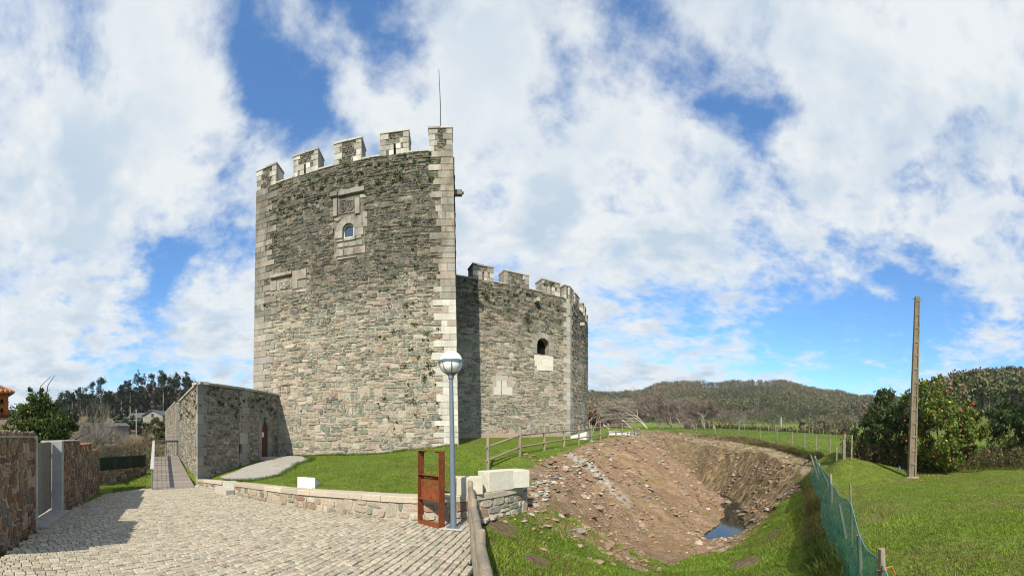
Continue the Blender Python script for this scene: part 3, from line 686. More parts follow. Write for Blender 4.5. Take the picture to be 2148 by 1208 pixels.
def stone_geo(pp, fmap, rng, d=(.02, .055), back=-.03):
    n = len(pp); c = pp.mean(0); dep = rng.uniform(*d); tl = rng.uniform(-.35, .35, 2) * dep
    ext = np.maximum(np.ptp(pp, axis=0), 1e-3)
    def ring(s, base, k): 
        q = c + (pp - c) * s; return q, base + k * ((q - c) / ext * tl).sum(1) * 1.6
    q0, d0 = ring(1.0, back, 0); q1, d1 = ring(.97, dep * .55, .6); q2, d2 = ring(.80, dep, 1.0); d2 = d2 + rng.uniform(-.3, .3, n) * dep * .4
    Q = np.concatenate([q0, q1, q2, [c]]); D = np.concatenate([d0, d1, d2, [dep * rng.uniform(.85, 1.15)]])
    V = fmap(Q[:, 0], Q[:, 1], D); fs = []
    for i in range(n):
        j = (i + 1) % n; fs += [[i, j, n + j, n + i], [n + i, n + j, 2 * n + j, 2 * n + i], [2 * n + i, 2 * n + j, 3 * n]]
    return V, fs

def emit(parent, outlines, fmap, mat, pal, rng, nparts=300, name='stone', rest='small_stones', d=(.02, .055), smooth=False):
    sc = []
    for pp in outlines:
        q = fmap(pp[:1, 0], pp[:1, 1], np.zeros(1))[0]; ex = np.ptp(pp, axis=0); sc.append(ex[0] * ex[1] / (q[0] ** 2 + q[1] ** 2))
    order = np.argsort(sc)[::-1]; rv = []; rf = []; rc = []; nb = 0
    for r, i in enumerate(order):
        V, fs = stone_geo(outlines[i], fmap, rng, d); c = outlines[i].mean(0); col = pick(pal(c[0], c[1]) if callable(pal) else pal, rng)
        if r < nparts:
            link(name, np_mesh(name, V, fs, mat, np.tile(col, (len(V), 1)), smooth), parent)
        else:
            rv.append(V); rf += [[nb + k for k in f] for f in fs]; rc.append(np.tile(col, (len(V), 1))); nb += len(V)
    if rv:
        o = link(rest, np_mesh(rest, np.concatenate(rv), rf, mat, np.concatenate(rc), smooth), parent); o['kind'] = 'stuff'

def block_geo(u0, u1, v0, v1, fmap, rng, d=.05, back=-.2, ch=.014, jit=.008):
    a = np.array([(u0, v0), (u1, v0), (u1, v1), (u0, v1)]) + rng.uniform(-jit, jit, (4, 2))
    c = a.mean(0); i = c + (a - c) * (1 - 2 * ch / np.maximum(np.ptp(a, axis=0), .05))
    dd = d + rng.uniform(-.008, .008)
    Q = np.concatenate([a, a, i]); D = np.concatenate([[back] * 4, [dd - ch] * 4, [dd] * 4])
    V = fmap(Q[:, 0], Q[:, 1], D); fs = [[3, 2, 1, 0], [8, 9, 10, 11]]
    for k in range(4):
        j = (k + 1) % 4; fs += [[k, j, 4 + j, 4 + k], [4 + k, 4 + j, 8 + j, 8 + k]]
    return V, fs
def block(parent, u0, u1, v0, v1, fmap, mat, col, rng, name='block', **kw):
    V, fs = block_geo(u0 + .004, u1 - .004, v0 + .004, v1 - .004, fmap, rng, **kw); return link(name, np_mesh(name, V, fs, mat, np.tile(col, (len(V), 1))), parent)

def sheet(wall, us, vs, holes, depth=0.0, rough=.02, seed=0):
    us = sorted(set(np.round(list(us) + [h[k] for h in holes for k in (0, 1)], 4))); vs = sorted(set(np.round(list(vs) + [h[k] for h in holes for k in (2, 3)], 4)))
    U, V = np.meshgrid(us, vs); D = depth + rough * (fbm(U * 3, V * 3, seed) - .5) * 2; X = wall.map(U.ravel(), V.ravel(), D.ravel())
    n = len(us); fs = []
    for j in range(len(vs) - 1):
        for i in range(n - 1):
            cu, cv_ = (us[i] + us[i + 1]) / 2, (vs[j] + vs[j + 1]) / 2
            if any(h[0] < cu < h[1] and h[2] < cv_ < h[3] for h in holes): continue
            fs.append([j * n + i, j * n + i + 1, (j + 1) * n + i + 1, (j + 1) * n + i])
    return X, fs
def recess(mb, wall, h, depth):
    """inner faces of an opening"""
    u0, u1, v0, v1 = h; Q = [(u0, v0), (u1, v0), (u1, v1), (u0, v1)]
    V = np.concatenate([wall.map(np.array([q[0] for q in Q]), np.array([q[1] for q in Q]), np.full(4, dd)) for dd in (0.0, -depth)])
    mb.add(V, [[0, 1, 5, 4], [1, 2, 6, 5], [2, 3, 7, 6], [3, 0, 4, 7], [4, 5, 6, 7]])

def arch(parent, wall, uc, vb, vs, r, mat, cols, rng, ring=.3, d=.055, depth=.35, jamb=(.3, .45), nv=5, point=0.0, base=True):
    """jambs and voussoirs of a round arched opening, each stone a piece"""
    def fm(u, v, dd): return wall.map(u, v, dd)
    v = vb; k = 0
    while v < vs - .05:
        h = min(rng.uniform(.28, .42), vs - v) if vs - v > .5 else vs - v
        for sgn in (-1, 1):
            w = jamb[(k + (sgn > 0)) % 2]; a, b_ = (uc - r - w, uc - r) if sgn < 0 else (uc + r, uc + r + w)
            block(parent, a, b_, v, v + h, fm, mat, cols[rng.integers(len(cols))], rng, d=d, back=-depth)
        v += h; k += 1
    def rim(th, rr):
        x = -math.cos(th) * rr; y = math.sin(th) * rr * (1 + point * math.sin(th) ** 2); return uc + x, vs + y
    for i in range(nv):
        t0, t1 = math.pi * i / nv, math.pi * (i + 1) / nv; th = np.linspace(t0 + .012, t1 - .012, 5); ro = r + ring * rng.uniform(.9, 1.25)
        inn = [rim(q, r) for q in th]; out_ = [rim(q, ro) for q in th[::-1]]; Q = np.array(inn + out_); n = len(Q)
        V = np.concatenate([wall.map(Q[:, 0], Q[:, 1], np.full(n, dd)) for dd in (-depth, d)]); fs = [list(range(n - 1, -1, -1)), list(range(n, 2 * n))] + [[a, (a + 1) % n, n + (a + 1) % n, n + a] for a in range(n)]
        link('voussoir', np_mesh('voussoir', V, [f[::-1] for f in fs], mat, np.tile(cols[rng.integers(len(cols))], (len(V), 1))), parent)

GREEN = (.215, .235, .175); GREY = (.235, .220, .185); TAN = (.36, .31, .235); PINK = (.385, .315, .25); RUST = (.29, .20, .13); DARK = (.12, .115, .10); PALE = (.44, .40, .33); BLUE = (.17, .195, .175)
PAL_LOW = [(4.2, np.array(GREEN) * .84), (2.4, np.array(GREY) * .84), (4.2, np.array(TAN) * .88), (2.2, np.array(PINK) * .9), (.7, np.array(RUST) * .9), (.6, DARK), (1.8, np.array(PALE) * .92), (.5, np.array(BLUE) * .85)]
PAL_HIGH = [(3, GREEN), (4, GREY), (1, TAN), (.5, RUST), (2, DARK), (.4, PALE), (.5, BLUE)]
GRAN = [np.array(c) for c in ((.37, .345, .295), (.41, .385, .33), (.34, .315, .27), (.42, .385, .325), (.39, .335, .275), (.32, .305, .275))]
WHITE = [np.array(c) for c in ((.64, .61, .54), (.67, .65, .59), (.60, .57, .50), (.63, .61, .55))]

# ================================================================== the tower
rng = np.random.default_rng(11)
TW = 11.85; TTOP = 16.8
tower = thing('castle_tower', 'tall square stone tower with crenellated top, arched window and carved shields', 'tower', (*tp(-TW / 2, -5), .5))
tw = Wall([tp(-TW), tp(0)], batter=lambda u, v: TW / 2 + (u - TW / 2) * (1.026 - .0031 * np.asarray(v)))
def T(px, py): return tu(px) + TW, tz(px, py)
def zb_t(u): return np.interp(u, [0, 4, 7, 9.5, 12], [.3, .35, .5, .8, .95])
# dressed zones
wz = 690; zsc = 7.106
def W2(x, y): return T(690 + x / zsc, 380 + y / zsc)
cw = W2(292, 760); win_r = (W2(385, 760)[0] - W2(198, 760)[0]) / 2 * .92; win_b = W2(300, 838)[1]; win_s = W2(290, 720)[1]
hole_w = (cw[0] - win_r, cw[0] + win_r, win_b, win_s + win_r)
zone_w = (W2(75, 0)[0], W2(520, 0)[0], W2(200, 1175)[1], W2(250, 110)[1])
zone_c = (T(566, 0)[0], T(640, 0)[0], T(600, 612)[1], T(600, 571)[1])
X, fs = sheet(tw, np.linspace(0, TW, 40), np.linspace(-.2, TTOP, 56), [hole_w], seed=1)
body = MB().add(X, fs)
FLb, FRb = tw.map(np.array([0., TW]), np.array([-.2, -.2])); FLt, FRt = tw.map(np.array([0., TW]), np.array([TTOP, TTOP])); dep = 11.0
bk = lambda q: q - np.array((*(TN * dep), 0))
body.add([FLb, FRb, FRt, FLt, bk(FLb), bk(FRb), bk(FRt), bk(FLt)], [[1, 5, 6, 2], [5, 4, 7, 6], [4, 0, 3, 7], [3, 2, 6, 7]])
recess(body, tw, hole_w, .35)
body.build('wall', M['tower_mortar'], tower)
fm = lambda u, v, d: tw.map(u, v, d)
# quoins up both edges
def quoins(parent, u_edge, sgn, v0, v1, fmap, widths, colf, rng, mat, hrange=(.28, .42), back=-.5):
    v = v0; k = 0; zones = []
    while v < v1 - .05:
        h = min(rng.uniform(*hrange), v1 - v); h = h if v1 - v - h > .15 else v1 - v; w = widths[k % 2] * rng.uniform(.82, 1.2)
        parts = [w] if w < .62 or rng.random() < .45 else [w * (f := rng.uniform(.4, .65)), w * (1 - f)]
        a = 0
        for q in parts:
            lo, hi = (u_edge - a - q, u_edge - a) if sgn > 0 else (u_edge + a, u_edge + a + q)
            ext = .045 if a == 0 else 0
            block(parent, lo - (ext if sgn < 0 else 0), hi + (ext if sgn > 0 else 0), v, v + h, fmap, mat, colf(v) * rng.uniform(.85, 1.15), rng, name='quoin', back=back, d=.045); a += q
        zones.append((u_edge - w, u_edge + .1, v, v + h) if sgn > 0 else (u_edge - .1, u_edge + w, v, v + h)); v += h; k += 1
    return zones
def qcol(v): return WHITE[rng.integers(4)] * .93 if v < 8.6 and rng.random() < .93 else GRAN[rng.integers(6)] * .95
def qcol_l(v): return GRAN[rng.integers(6)] * (.88 if v < 9 else .74)
zones = quoins(tower, TW, 1, .55, TTOP, fm, (.72, 1.12), qcol, rng, M['tower_granite'])
zones += quoins(tower, 0, -1, 3.6, TTOP, fm, (.75, 1.35), qcol_l, rng, M['tower_granite'])
st = rubble(.0, TW, .0, TTOP, rng, row=lambda v: (.07, .26) if v < 3.5 else ((.06, .20) if v < 7 else (.05, .15)), ln=(.14, .78), holes=zones + [zone_w, zone_c], vbot=zb_t, wav=.06, gap=.008, tall=.18, split=.3, rough=.55)
emit(tower, st, fm, M['tower_stone'], lambda u, v: PAL_LOW if v < 8.5 + 3 * rng.uniform(-1, 1) else PAL_HIGH, rng, d=(.004, .050))
# right flank, seen only from the side
tr = Wall([tp(0.02), tp(0.02) - TN * 11])
st = rubble(.55, 5.5, .8, TTOP, rng, row=(.14, .30), ln=(.35, 1.0)); emit(tower, st, lambda u, v, d: tr.map(u, v, d + .02) + np.stack([TU[0] * .15 * (1 - v / 9), TU[1] * .15 * (1 - v / 9), v * 0], -1), M['tower_stone'], PAL_HIGH, rng, nparts=0, rest='flank_stones')
# window surround
g = M['tower_granite']; gc = [q * .9 for q in GRAN]
for (xa, ya, xb, yb) in ((20, 255, 130, 165), (140, 240, 325, 135), (325, 195, 540, 85)):
    (a, v0), (b_, v1) = W2(xa, ya), W2(xb, yb); block(tower, a, b_, v0 - .01, v1, fm, g, gc[rng.integers(6)], rng, name='lintel', d=.14)
for (xa, ya, xb, yb, dd) in ((62, 540, 126, 262, .09), (392, 500, 468, 250, .09), (80, 600, 180, 545, .05), (470, 260, 560, 190, .05), (430, 720, 500, 500, .045), (505, 690, 580, 450, .045), (100, 610, 150, 540, .05),
                             (110, 920, 222, 862, .05), (228, 905, 402, 828, .09), (125, 1005, 286, 908, .05), (290, 980, 502, 872, .05), (108, 1140, 220, 1012, .055), (224, 1122, 376, 988, .055), (380, 1095, 548, 962, .055), (125, 1182, 412, 1104, .06), (0, 800, 60, 730, .05), (404, 860, 490, 740, .05)):
    (a, v0), (b_, v1) = W2(xa, ya), W2(xb, yb)
    if v1 < v0: v0, v1 = v1, v0
    block(tower, a, b_, v0, v1, fm, g, gc[rng.integers(6)], rng, d=dd)
arch(tower, tw, cw[0], win_b, win_s, win_r, g, gc, rng, ring=.34, d=.06, depth=.36, jamb=(.45, .55), nv=5)
# carved shields on their panel
(a, v0), (b_, v1) = W2(130, 515), W2(390, 262); block(tower, a, b_, v0, v1, fm, g, gc[0] * .62, rng, name='carved_panel', d=.035)
def shield(parent, u0, u1, v0, v1, d, col, charges, mat=None):
    uc = (u0 + u1) / 2; w = (u1 - u0) / 2; h = v1 - v0
    o = [(-1, 1), (1, 1), (1, .35), (.62, .10), (0, 0), (-.62, .10), (-1, .35)]
    mb = MB(); n = len(o)
    Q = [(uc + x * w, v0 + y * h) for x, y in o]; I = [(uc + x * w * .82, v0 + h * (.5 + (y - .5) * .86)) for x, y in o]
    A = np.array(Q + Q + I + I); D = np.array([d - .05] * n + [d + .03] * n + [d + .03] * n + [d] * n)
    V = tw.map(A[:, 0], A[:, 1], D); fs = []
    for i in range(n):
        j = (i + 1) % n; fs += [[j, i, n + i, n + j][::-1], [n + j, n + i, 2 * n + i, 2 * n + j][::-1], [2 * n + j, 2 * n + i, 3 * n + i, 3 * n + j][::-1]]
    fs.append(list(range(3 * n, 4 * n))[::-1])
    mb.add(V, fs, tuple(col))
    for (x, y, sx, sy) in charges:
        q = np.array([(x - sx, y - sy), (x + sx, y - sy * .6), (x + sx * .7, y + sy), (x - sx * .8, y + sy * .7)]); ii = q.mean(0) + (q - q.mean(0)) * .55
        A = np.concatenate([q, ii]); V = tw.map(uc + A[:, 0] * w, v0 + A[:, 1] * h, np.array([d] * 4 + [d + .04] * 4))
        mb.add(V, [[4, 5, 6, 7]] + [[k, (k + 1) % 4, 4 + (k + 1) % 4, 4 + k] for k in range(4)], tuple(col))
    mb.build('shield', mat or g, parent)
(a, v0), (b_, v1) = W2(160, 483), W2(255, 283); shield(tower, a, b_, v0, v1, .05, gc[5] * .55, [(-.1, .75, .5, .05), (.25, .62, .25, .06), (-.3, .55, .2, .05), (.05, .36, .5, .06), (.3, .22, .15, .05)])
(a, v0), (b_, v1) = W2(265, 455), W2(376, 283); shield(tower, a, b_, v0, v1, .05, gc[5] * .6, [(-.4, .78, .2, .07), (.1, .8, .2, .07), (.5, .72, .15, .07), (-.4, .55, .2, .07), (.05, .56, .2, .08), (.48, .5, .15, .07), (-.2, .33, .14, .08), (.25, .32, .14, .08)])
# window frame and pane
win = MB(); th = np.linspace(0, math.pi, 13); ro, ri = win_r * .98, win_r * .80; uo = cw[0]
def ringpts(rr, bot): return [(uo - rr, bot)] + [(uo - math.cos(q) * rr, win_s + math.sin(q) * rr) for q in th] + [(uo + rr, bot)]
O, I = ringpts(ro, win_b + .01), ringpts(ri, win_b + .09); n = len(O); A = np.array(O + I + O + I); D = np.array([-.18] * (2 * n) + [-.10] * (2 * n)); V = tw.map(A[:, 0], A[:, 1], D); fs = []
for i in range(n):
    j = (i + 1) % n; fs += [[2 * n + i, 3 * n + i, 3 * n + j, 2 * n + j], [i, j, 2 * n + j, 2 * n + i], [n + i, 3 * n + i, 3 * n + j, n + j]]
wf = MB().add(V, fs, (.80, .77, .74)).build('window', M['paint'], tower)
A = np.array(I); V = tw.map(A[:, 0], A[:, 1], np.full(len(I), -.14)); link('pane', np_mesh('pane', V, [list(range(len(I)))[::-1]], M['window_glass']), wf)
# small coat of arms low on the left
(a, v0), (b_, v1) = T(567, 588), T(612, 571); block(tower, a, b_, v0 + .04, v1 + .03, fm, g, gc[1], rng, name='lintel', d=.16)
for (xa, ya, xb, yb) in ((567, 612, 580, 588), (580, 611, 612, 586), (612, 608, 624, 580), (612, 590, 642, 563), (624, 606, 642, 586)):
    (a, v0), (b_, v1) = T(xa, ya), T(xb, yb); block(tower, a, b_, min(v0, v1), max(v0, v1), fm, g, gc[rng.integers(6)] * 1.08, rng, d=.045)
(a, v0), (b_, v1) = T(584, 609), T(608, 589); shield(tower, a, b_, v0, v1, .05, gc[3], [(-.4, .7, .25, .08), (.3, .72, .3, .08), (0, .42, .4, .08), (-.3, .3, .2, .06), (.35, .28, .2, .06)])
# merlons and sills
MT = 1.18; thick = .9
def merlon(parent, wall, u0, u1, zt, rng, slit=None, cols=None, mat_core=None, edge=(), h=MT, thick=.9, white=True):
    cols = cols or [q * .92 for q in WHITE] + [q * 1.1 for q in GRAN[:3]]
    mb = MB()
    def bx(a, b_, v0, v1, d0, d1):
        Q = np.array([(a, v0), (b_, v0), (b_, v1), (a, v1)]); V = np.concatenate([wall.map(Q[:, 0], Q[:, 1], np.full(4, dd)) for dd in (d1, d0)])
        mb.add(V, [[4, 5, 6, 7], [3, 2, 1, 0], [0, 1, 5, 4], [1, 2, 6, 5], [2, 3, 7, 6], [3, 0, 4, 7]], tuple(cols[0] * .75))
    if slit: bx(u0, slit - .06, zt, zt + h, 0, -thick); bx(slit + .06, u1, zt, zt + h, 0, -thick); bx(slit - .0601, slit + .0601, zt + .62, zt + h, -.01, -thick)
    else: bx(u0, u1, zt, zt + h, 0, -thick)
    m_ = mb.build('merlon', mat_core or M['tower_stone'], parent)
    fmm = lambda u, v, d: wall.map(u, v, d)
    v = zt; k = 0; z = []
    while v < zt + h - .02:
        hh = min(rng.uniform(.26, .36), zt + h - v); hh = hh if zt + h - v - hh > .12 else zt + h - v
        for sgn in (0, 1):
            w = (.30, .46)[(k + sgn) % 2] * rng.uniform(.85, 1.15); w = min(w, (u1 - u0) / 2 - .07)
            lo, hi = (u0, u0 + w) if sgn == 0 else (u1 - w, u1)
            block(m_, lo - (.02 if sgn == 0 else 0), hi + (.02 if sgn else 0), v, v + hh, fmm, M['tower_granite'], cols[rng.integers(len(cols))] * rng.uniform(.9, 1.1), rng, d=.035, back=-thick - .02)
            z.append((lo, hi, v, v + hh))
        if slit and v < zt + .6:
            for sgn in (-1, 1):
                lo, hi = sorted((slit + sgn * .055, slit + sgn * .34)); block(m_, lo, hi, v, min(v + hh, zt + .62), fmm, M['white_granite'], cols[rng.integers(len(cols))], rng, d=.032, back=-.3); z.append((lo, hi, v, v + hh))
        v += hh; k += 1
    out = rubble(u0 + .1, u1 - .1, zt + .02, zt + h, rng, row=(.07, .15), ln=(.14, .4), holes=z, wav=.02)
    if slit: out = [q for q in out if abs(q[:, 0].mean() - slit) > .25 or q[:, 1].mean() > zt + .72]
    if out: emit(m_, out, fmm, mat_core or M['tower_stone'], PAL_LOW, rng, nparts=40, d=(.015, .035))
    # capping slabs
    n = max(1, round((u1 - u0) / .8)); cs = np.linspace(u0 - .05, u1 + .05, n + 1)
    for a, b_ in zip(cs[:-1], cs[1:]): block(m_, a, b_, zt + h, zt + h + .13, fmm, M['granite'], cols[rng.integers(len(cols))] * .8, rng, name='coping_slab', d=.07, back=-thick - .06)
    return m_
ME = [(541, 580, None), (616, 667, 640), (702, 758, None), (798.5, 857, 828), (900, 949.5, None)]
mu = [(tu(a) + TW, tu(b_) + TW, (tu(s) + TW) if s else None) for a, b_, s in ME]; mu[0] = (.0, mu[0][1], None); mu[-1] = (mu[-1][0], TW, None)
# battered u -> straight: the top is narrower, so measure there
inv = lambda u: TW / 2 + (u - TW / 2) / (1.026 - .0031 * 17.4)
for i, (a, b_, s) in enumerate(mu):
    a, b_ = (0 if i == 0 else inv(a)), (TW if i == 4 else inv(b_)); merlon(tower, tw, a, b_, TTOP, rng, inv(s) if s else None)
    if i < 4:
        c0, c1 = b_ + .03, inv(mu[i + 1][0]) - .03; n = max(1, round((c1 - c0) / .7)); cs = np.linspace(c0, c1, n + 1)
        for p_, q_ in zip(cs[:-1], cs[1:]): block(tower, p_, q_, TTOP, TTOP + .11, fm, M['granite'], GRAN[1] * 1.1, rng, name='coping_slab', d=.07, back=-.95)
# waterspout on the flank, lightning rod on the roof
zc = tz(958, 387); q = tp(-.2, -.7); mz = Matrix.Translation((q[0], q[1], zc)) @ Matrix.Rotation(math.atan2(TU[1], TU[0]), 4, 'Z')
MB().box((0, -.12, -.13), (.58, .12, .15), mz, tuple(GRAN[5] * .6), bev=.02).box((.56, -.07, -.03), (.66, .07, .05), mz, (.05, .05, .05)).build('waterspout', M['granite'], tower)
q = P(924, 265, 22.5); top = P(920.5, 145, 22.5); rodt = thing('lightning_rod', 'thin dark rod rising above the right corner of the tower', 'rod', (q[0], q[1], TTOP))
MB().tube([(q[0], q[1], TTOP), (q[0], q[1], q[2] + 1.2), (top[0], top[1], top[2])], [.05, .035, .02], 6, (.08, .085, .09)).build('mast', M['paint'], rodt)
MB().box((q[0] - .2, q[1] - .2, TTOP), (q[0] + .2, q[1] + .2, TTOP + .15), None, (.3, .3, .3)).build('base', M['concrete'], rodt)
# ================================================================== the keep behind
rng = np.random.default_rng(23); KTOP = 12.32
keep = thing('castle_keep', 'lower stone keep with battlements standing behind the tall tower', 'castle', (*(KL[2] + (-5, 6)), 1.5))
kw = Wall(KL)
def K(px, py): return kw.uv(px, py)
ka = K(1139, 745); kr = (K(1151.5, 0)[0] - K(1126.5, 0)[0]) / 2; kb, ks = K(1139, 744)[1], K(1139, 724)[1]
hole_k = (ka[0] - kr, ka[0] + kr, kb, ks + kr)
kl0 = K(1051.5, 828); kl1 = K(1051.5, 800); hole_l = (kl0[0] - .04, kl0[0] + .04, kl0[1], kl1[1])
X, fs = sheet(kw, list(np.linspace(0, kw.L, 60)) + list(kw.c), np.linspace(.8, KTOP, 40), [hole_k, hole_l], seed=4)
kbody = MB().add(X, fs); recess(kbody, kw, hole_k, .8); recess(kbody, kw, hole_l, .5)
bp = [kw.p[-1], np.array((-9, 44)), np.array((-12, 30)), kw.p[0]]
for z0, z1 in ((.8, KTOP),):
    for a, b_ in zip(bp[:-1], bp[1:]): kbody.add([(*a, z0), (*b_, z0), (*b_, z1), (*a, z1)], [[0, 1, 2, 3]])
poly = [tuple(q) for q in kw.p] + [tuple(q) for q in bp[1:-1]]; kbody.add([(*q, KTOP - .01) for q in poly], [list(range(len(poly)))])
kbody.build('wall', M['keep_mortar'], keep)
fk = lambda u, v, d: kw.map(u, v, d)
zones = []
# corner quoins where the wall turns away
cu = kw.c[2]; v = 1.5; k = 0
while v < KTOP - .05:
    h = min(rng.uniform(.30, .42), KTOP - v); h = h if KTOP - v - h > .15 else KTOP - v; w1, w2 = (.34, .62) if k % 2 else (.62, .34)
    a = kw.p[2] - kw.t[1] * w1; c = kw.p[2] + kw.t[2] * w2; mi = kw.mitre(2, .05); ii = kw.mitre(2, -.3)
    MB().prism([tuple(a + kw.n[1] * .05), tuple(mi), tuple(c + kw.n[2] * .05), tuple(c - kw.n[2] * .3), tuple(ii), tuple(a - kw.n[1] * .3)], v + .006, v + h - .006, tuple(GRAN[rng.integers(6)] * rng.uniform(.85, 1.1))).build('quoin', M['granite'], keep)
    zones += [(cu - w1, cu + w2, v, v + h)]; v += h; k += 1
zs = (K(1121, 0)[0], K(1160, 0)[0], K(1140, 778)[1], K(1140, 748)[1]); za = (ka[0] - kr - .4, ka[0] + kr + .4, kb - .02, ks + kr + .3); zl = (K(1033, 0)[0], K(1075, 0)[0], K(1051, 830)[1], K(1051, 788)[1])
st = rubble(.2, 20.5, 1.2, KTOP, rng, row=(.065, .18), ln=(.16, .75), holes=zones + [zs, za, zl], wav=.06, gap=.008, rough=.55, split=.3, vbot=lambda u: 1.4)
emit(keep, st, fk, M['keep_stone'], lambda u, v: PAL_LOW if v < 6.5 + 2 * rng.uniform(-1, 1) else PAL_HIGH + [(2.5, TAN), (1.5, PINK)], rng, d=(.004, .050))
# pinkish plinth course
u = .6
while u < kw.c[2] - .7:
    w = rng.uniform(.6, 1.3); block(keep, u, min(u + w, kw.c[2] - .64), 1.2, 1.82 + rng.uniform(-.03, .03), fk, M['granite'], np.array((.36, .27, .205)) * rng.uniform(.85, 1.1), rng, name='plinth_stone', d=.10); u += w
arch(keep, kw, ka[0], kb, ks, kr, M['tower_granite'], [q * .85 for q in GRAN], rng, ring=.42, d=.05, depth=.8, jamb=(.42, .55), nv=7)
for xa, ya, xb, yb in ((1120, 757, 1141, 746.5), (1141, 757, 1160, 748), (1122, 768, 1136, 757), (1136, 768, 1160, 757), (1126, 777, 1143, 768), (1143, 777.5, 1160, 768)):
    (a, v0), (b_, v1) = K(xa, ya), K(xb, yb); block(keep, a, b_, v0, v1, fk, M['white_granite'], WHITE[rng.integers(4)] * .97, rng, d=.05, name='sill_block')
for xa, ya, xb, yb in ((1036, 829, 1051, 813), (1052.4, 829, 1075, 813), (1041, 813, 1051, 799), (1052.4, 813, 1063, 799), (1040, 799, 1065, 789)):
    (a, v0), (b_, v1) = K(xa, ya), K(xb, yb); block(keep, a, b_, v0, v1, fk, M['white_granite'], (WHITE[0] * .85 if ya > 805 else GRAN[1] * 1.0), rng, d=.045)
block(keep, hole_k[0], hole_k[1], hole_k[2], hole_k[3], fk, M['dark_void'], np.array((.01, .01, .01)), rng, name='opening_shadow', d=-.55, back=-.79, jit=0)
def rail_coping(parent, wall, a, b_, z, rng, mat, cols, step=.8, d=.07, back=-.9, th=.11):
    n = max(1, round((b_ - a) / step)); cs = np.linspace(a, b_, n + 1)
    for p_, q_ in zip(cs[:-1], cs[1:]): block(parent, p_, q_, z, z + th, lambda u, v, dd: wall.map(u, v, dd), mat, cols[rng.integers(len(cols))] * rng.uniform(.85, 1.08), rng, name='coping_slab', d=d, back=back)
KM = [(992, 1035), (1058, 1109), (1137, 1174)]; prev = 1.2
kcol = [q * .85 for q in WHITE] + [q * .9 for q in GRAN]
for a, b_ in KM:
    ua, ub = K(a, 580)[0], K(b_, 590)[0]; rail_coping(keep, kw, prev, ua - .03, KTOP, rng, M['granite'], GRAN)
    merlon(keep, kw, ua, ub, KTOP, rng, (ua + ub) / 2 if a != 1058 else None, cols=kcol, mat_core=M['keep_stone'], h=.95); prev = ub + .03
rail_coping(keep, kw, prev, cu - .55, KTOP, rng, M['granite'], GRAN)
merlon(keep, kw, cu - .5, cu - .02, KTOP, rng, None, cols=kcol, mat_core=M['keep_stone'], h=.95)
kw3 = kw
prev = cu + .9
for ua, ub in ((cu + 1.3, cu + 2.5), (cu + 3.6, cu + 4.0), (cu + 4.5, cu + 5.6), (cu + 6.8, cu + 7.6)):
    rail_coping(keep, kw, prev, ua - .03, KTOP, rng, M['granite'], GRAN); merlon(keep, kw, ua, ub, KTOP, rng, None, cols=kcol, mat_core=M['keep_stone'], h=.95); prev = ub + .03
merlon(keep, kw, cu + .02, cu + .85, KTOP, rng, None, cols=kcol, mat_core=M['keep_stone'], h=.95)
def spout(px, py, l=.5):
    u, v = K(px, py); V, fs = block_geo(u - .14, u + .14, v - .12, v + .14, fk, rng, d=l, back=-.1); link('waterspout', np_mesh('waterspout', V, fs, M['granite'], np.tile(GRAN[1], (len(V), 1))), keep)
spout(1123.5, 632, .45); spout(1217, 681, .4)

# ================================================================== gatehouse beside the tower
rng = np.random.default_rng(31); GTOP = 4.05
gate = thing('gatehouse', 'low flat-topped stone gatehouse with small arched door beside the tower', 'gatehouse', (*(GA + (-4, 4)), -.5))
gw = Wall([GD, GA, GB, GC])
def Q_(px, py): return gw.uv(px, py)
dc = Q_(555.3, 957); dr = (Q_(562.5, 0)[0] - Q_(548.7, 0)[0]) / 2; dvb, dvs = .48, Q_(555.3, 902)[1]
hole_d = (dc[0] - dr, dc[0] + dr, dvb, dvs + dr * 1.5)
sl = Q_(504.5, 0)[0]; hole_s = (sl - .12, sl + .12, Q_(504.5, 966)[1], Q_(504.5, 924)[1])
X, fs = sheet(gw, list(np.linspace(0, gw.L, 60)) + list(gw.c), np.linspace(-.9, GTOP, 18), [hole_d, hole_s], seed=6)
gb = MB().add(X, fs); recess(gb, gw, hole_s, .6)
poly = [tuple(q) for q in gw.p] + [tuple(GC + (-6, 1)), tuple(GD + (1.5, 5))]; gb.add([(*q, GTOP - .01) for q in poly], [list(range(len(poly)))])
for a, b_ in ((GC, GC + (-6, 1)), (GC + (-6, 1), GD + (1.5, 5)), (GD + (1.5, 5), GD)): gb.add([(*a, -.9), (*b_, -.9), (*b_, GTOP), (*a, GTOP)], [[0, 1, 2, 3]])
gb.build('wall', M['gate_mortar'], gate)
fg = lambda u, v, d: gw.map(u, v, d)
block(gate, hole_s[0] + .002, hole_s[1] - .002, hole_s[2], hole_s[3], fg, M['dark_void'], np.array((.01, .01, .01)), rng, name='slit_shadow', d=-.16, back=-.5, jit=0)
zones = []
for kidx, ws in ((1, (.28, .5)), (2, (.22, .4))):
    v = -.7; k = 0; cu_ = gw.c[kidx]
    while v < GTOP - .05:
        h = min(rng.uniform(.35, .6), GTOP - v); h = h if GTOP - v - h > .18 else GTOP - v; w1, w2 = ws if k % 2 else ws[::-1]
        a = gw.p[kidx] - gw.t[kidx - 1] * w1; c = gw.p[kidx] + gw.t[kidx] * w2; mi = gw.mitre(kidx, .045); ii = gw.mitre(kidx, -.3)
        MB().prism([tuple(a + gw.n[kidx - 1] * .045), tuple(mi), tuple(c + gw.n[kidx] * .045), tuple(c - gw.n[kidx] * .3), tuple(ii), tuple(a - gw.n[kidx - 1] * .3)], v + .006, v + h - .006, tuple(GRAN[rng.integers(6)] * rng.uniform(.65, .9))).build('quoin', M['granite'], gate)
        zones.append((cu_ - w1, cu_ + w2, v, v + h)); v += h; k += 1
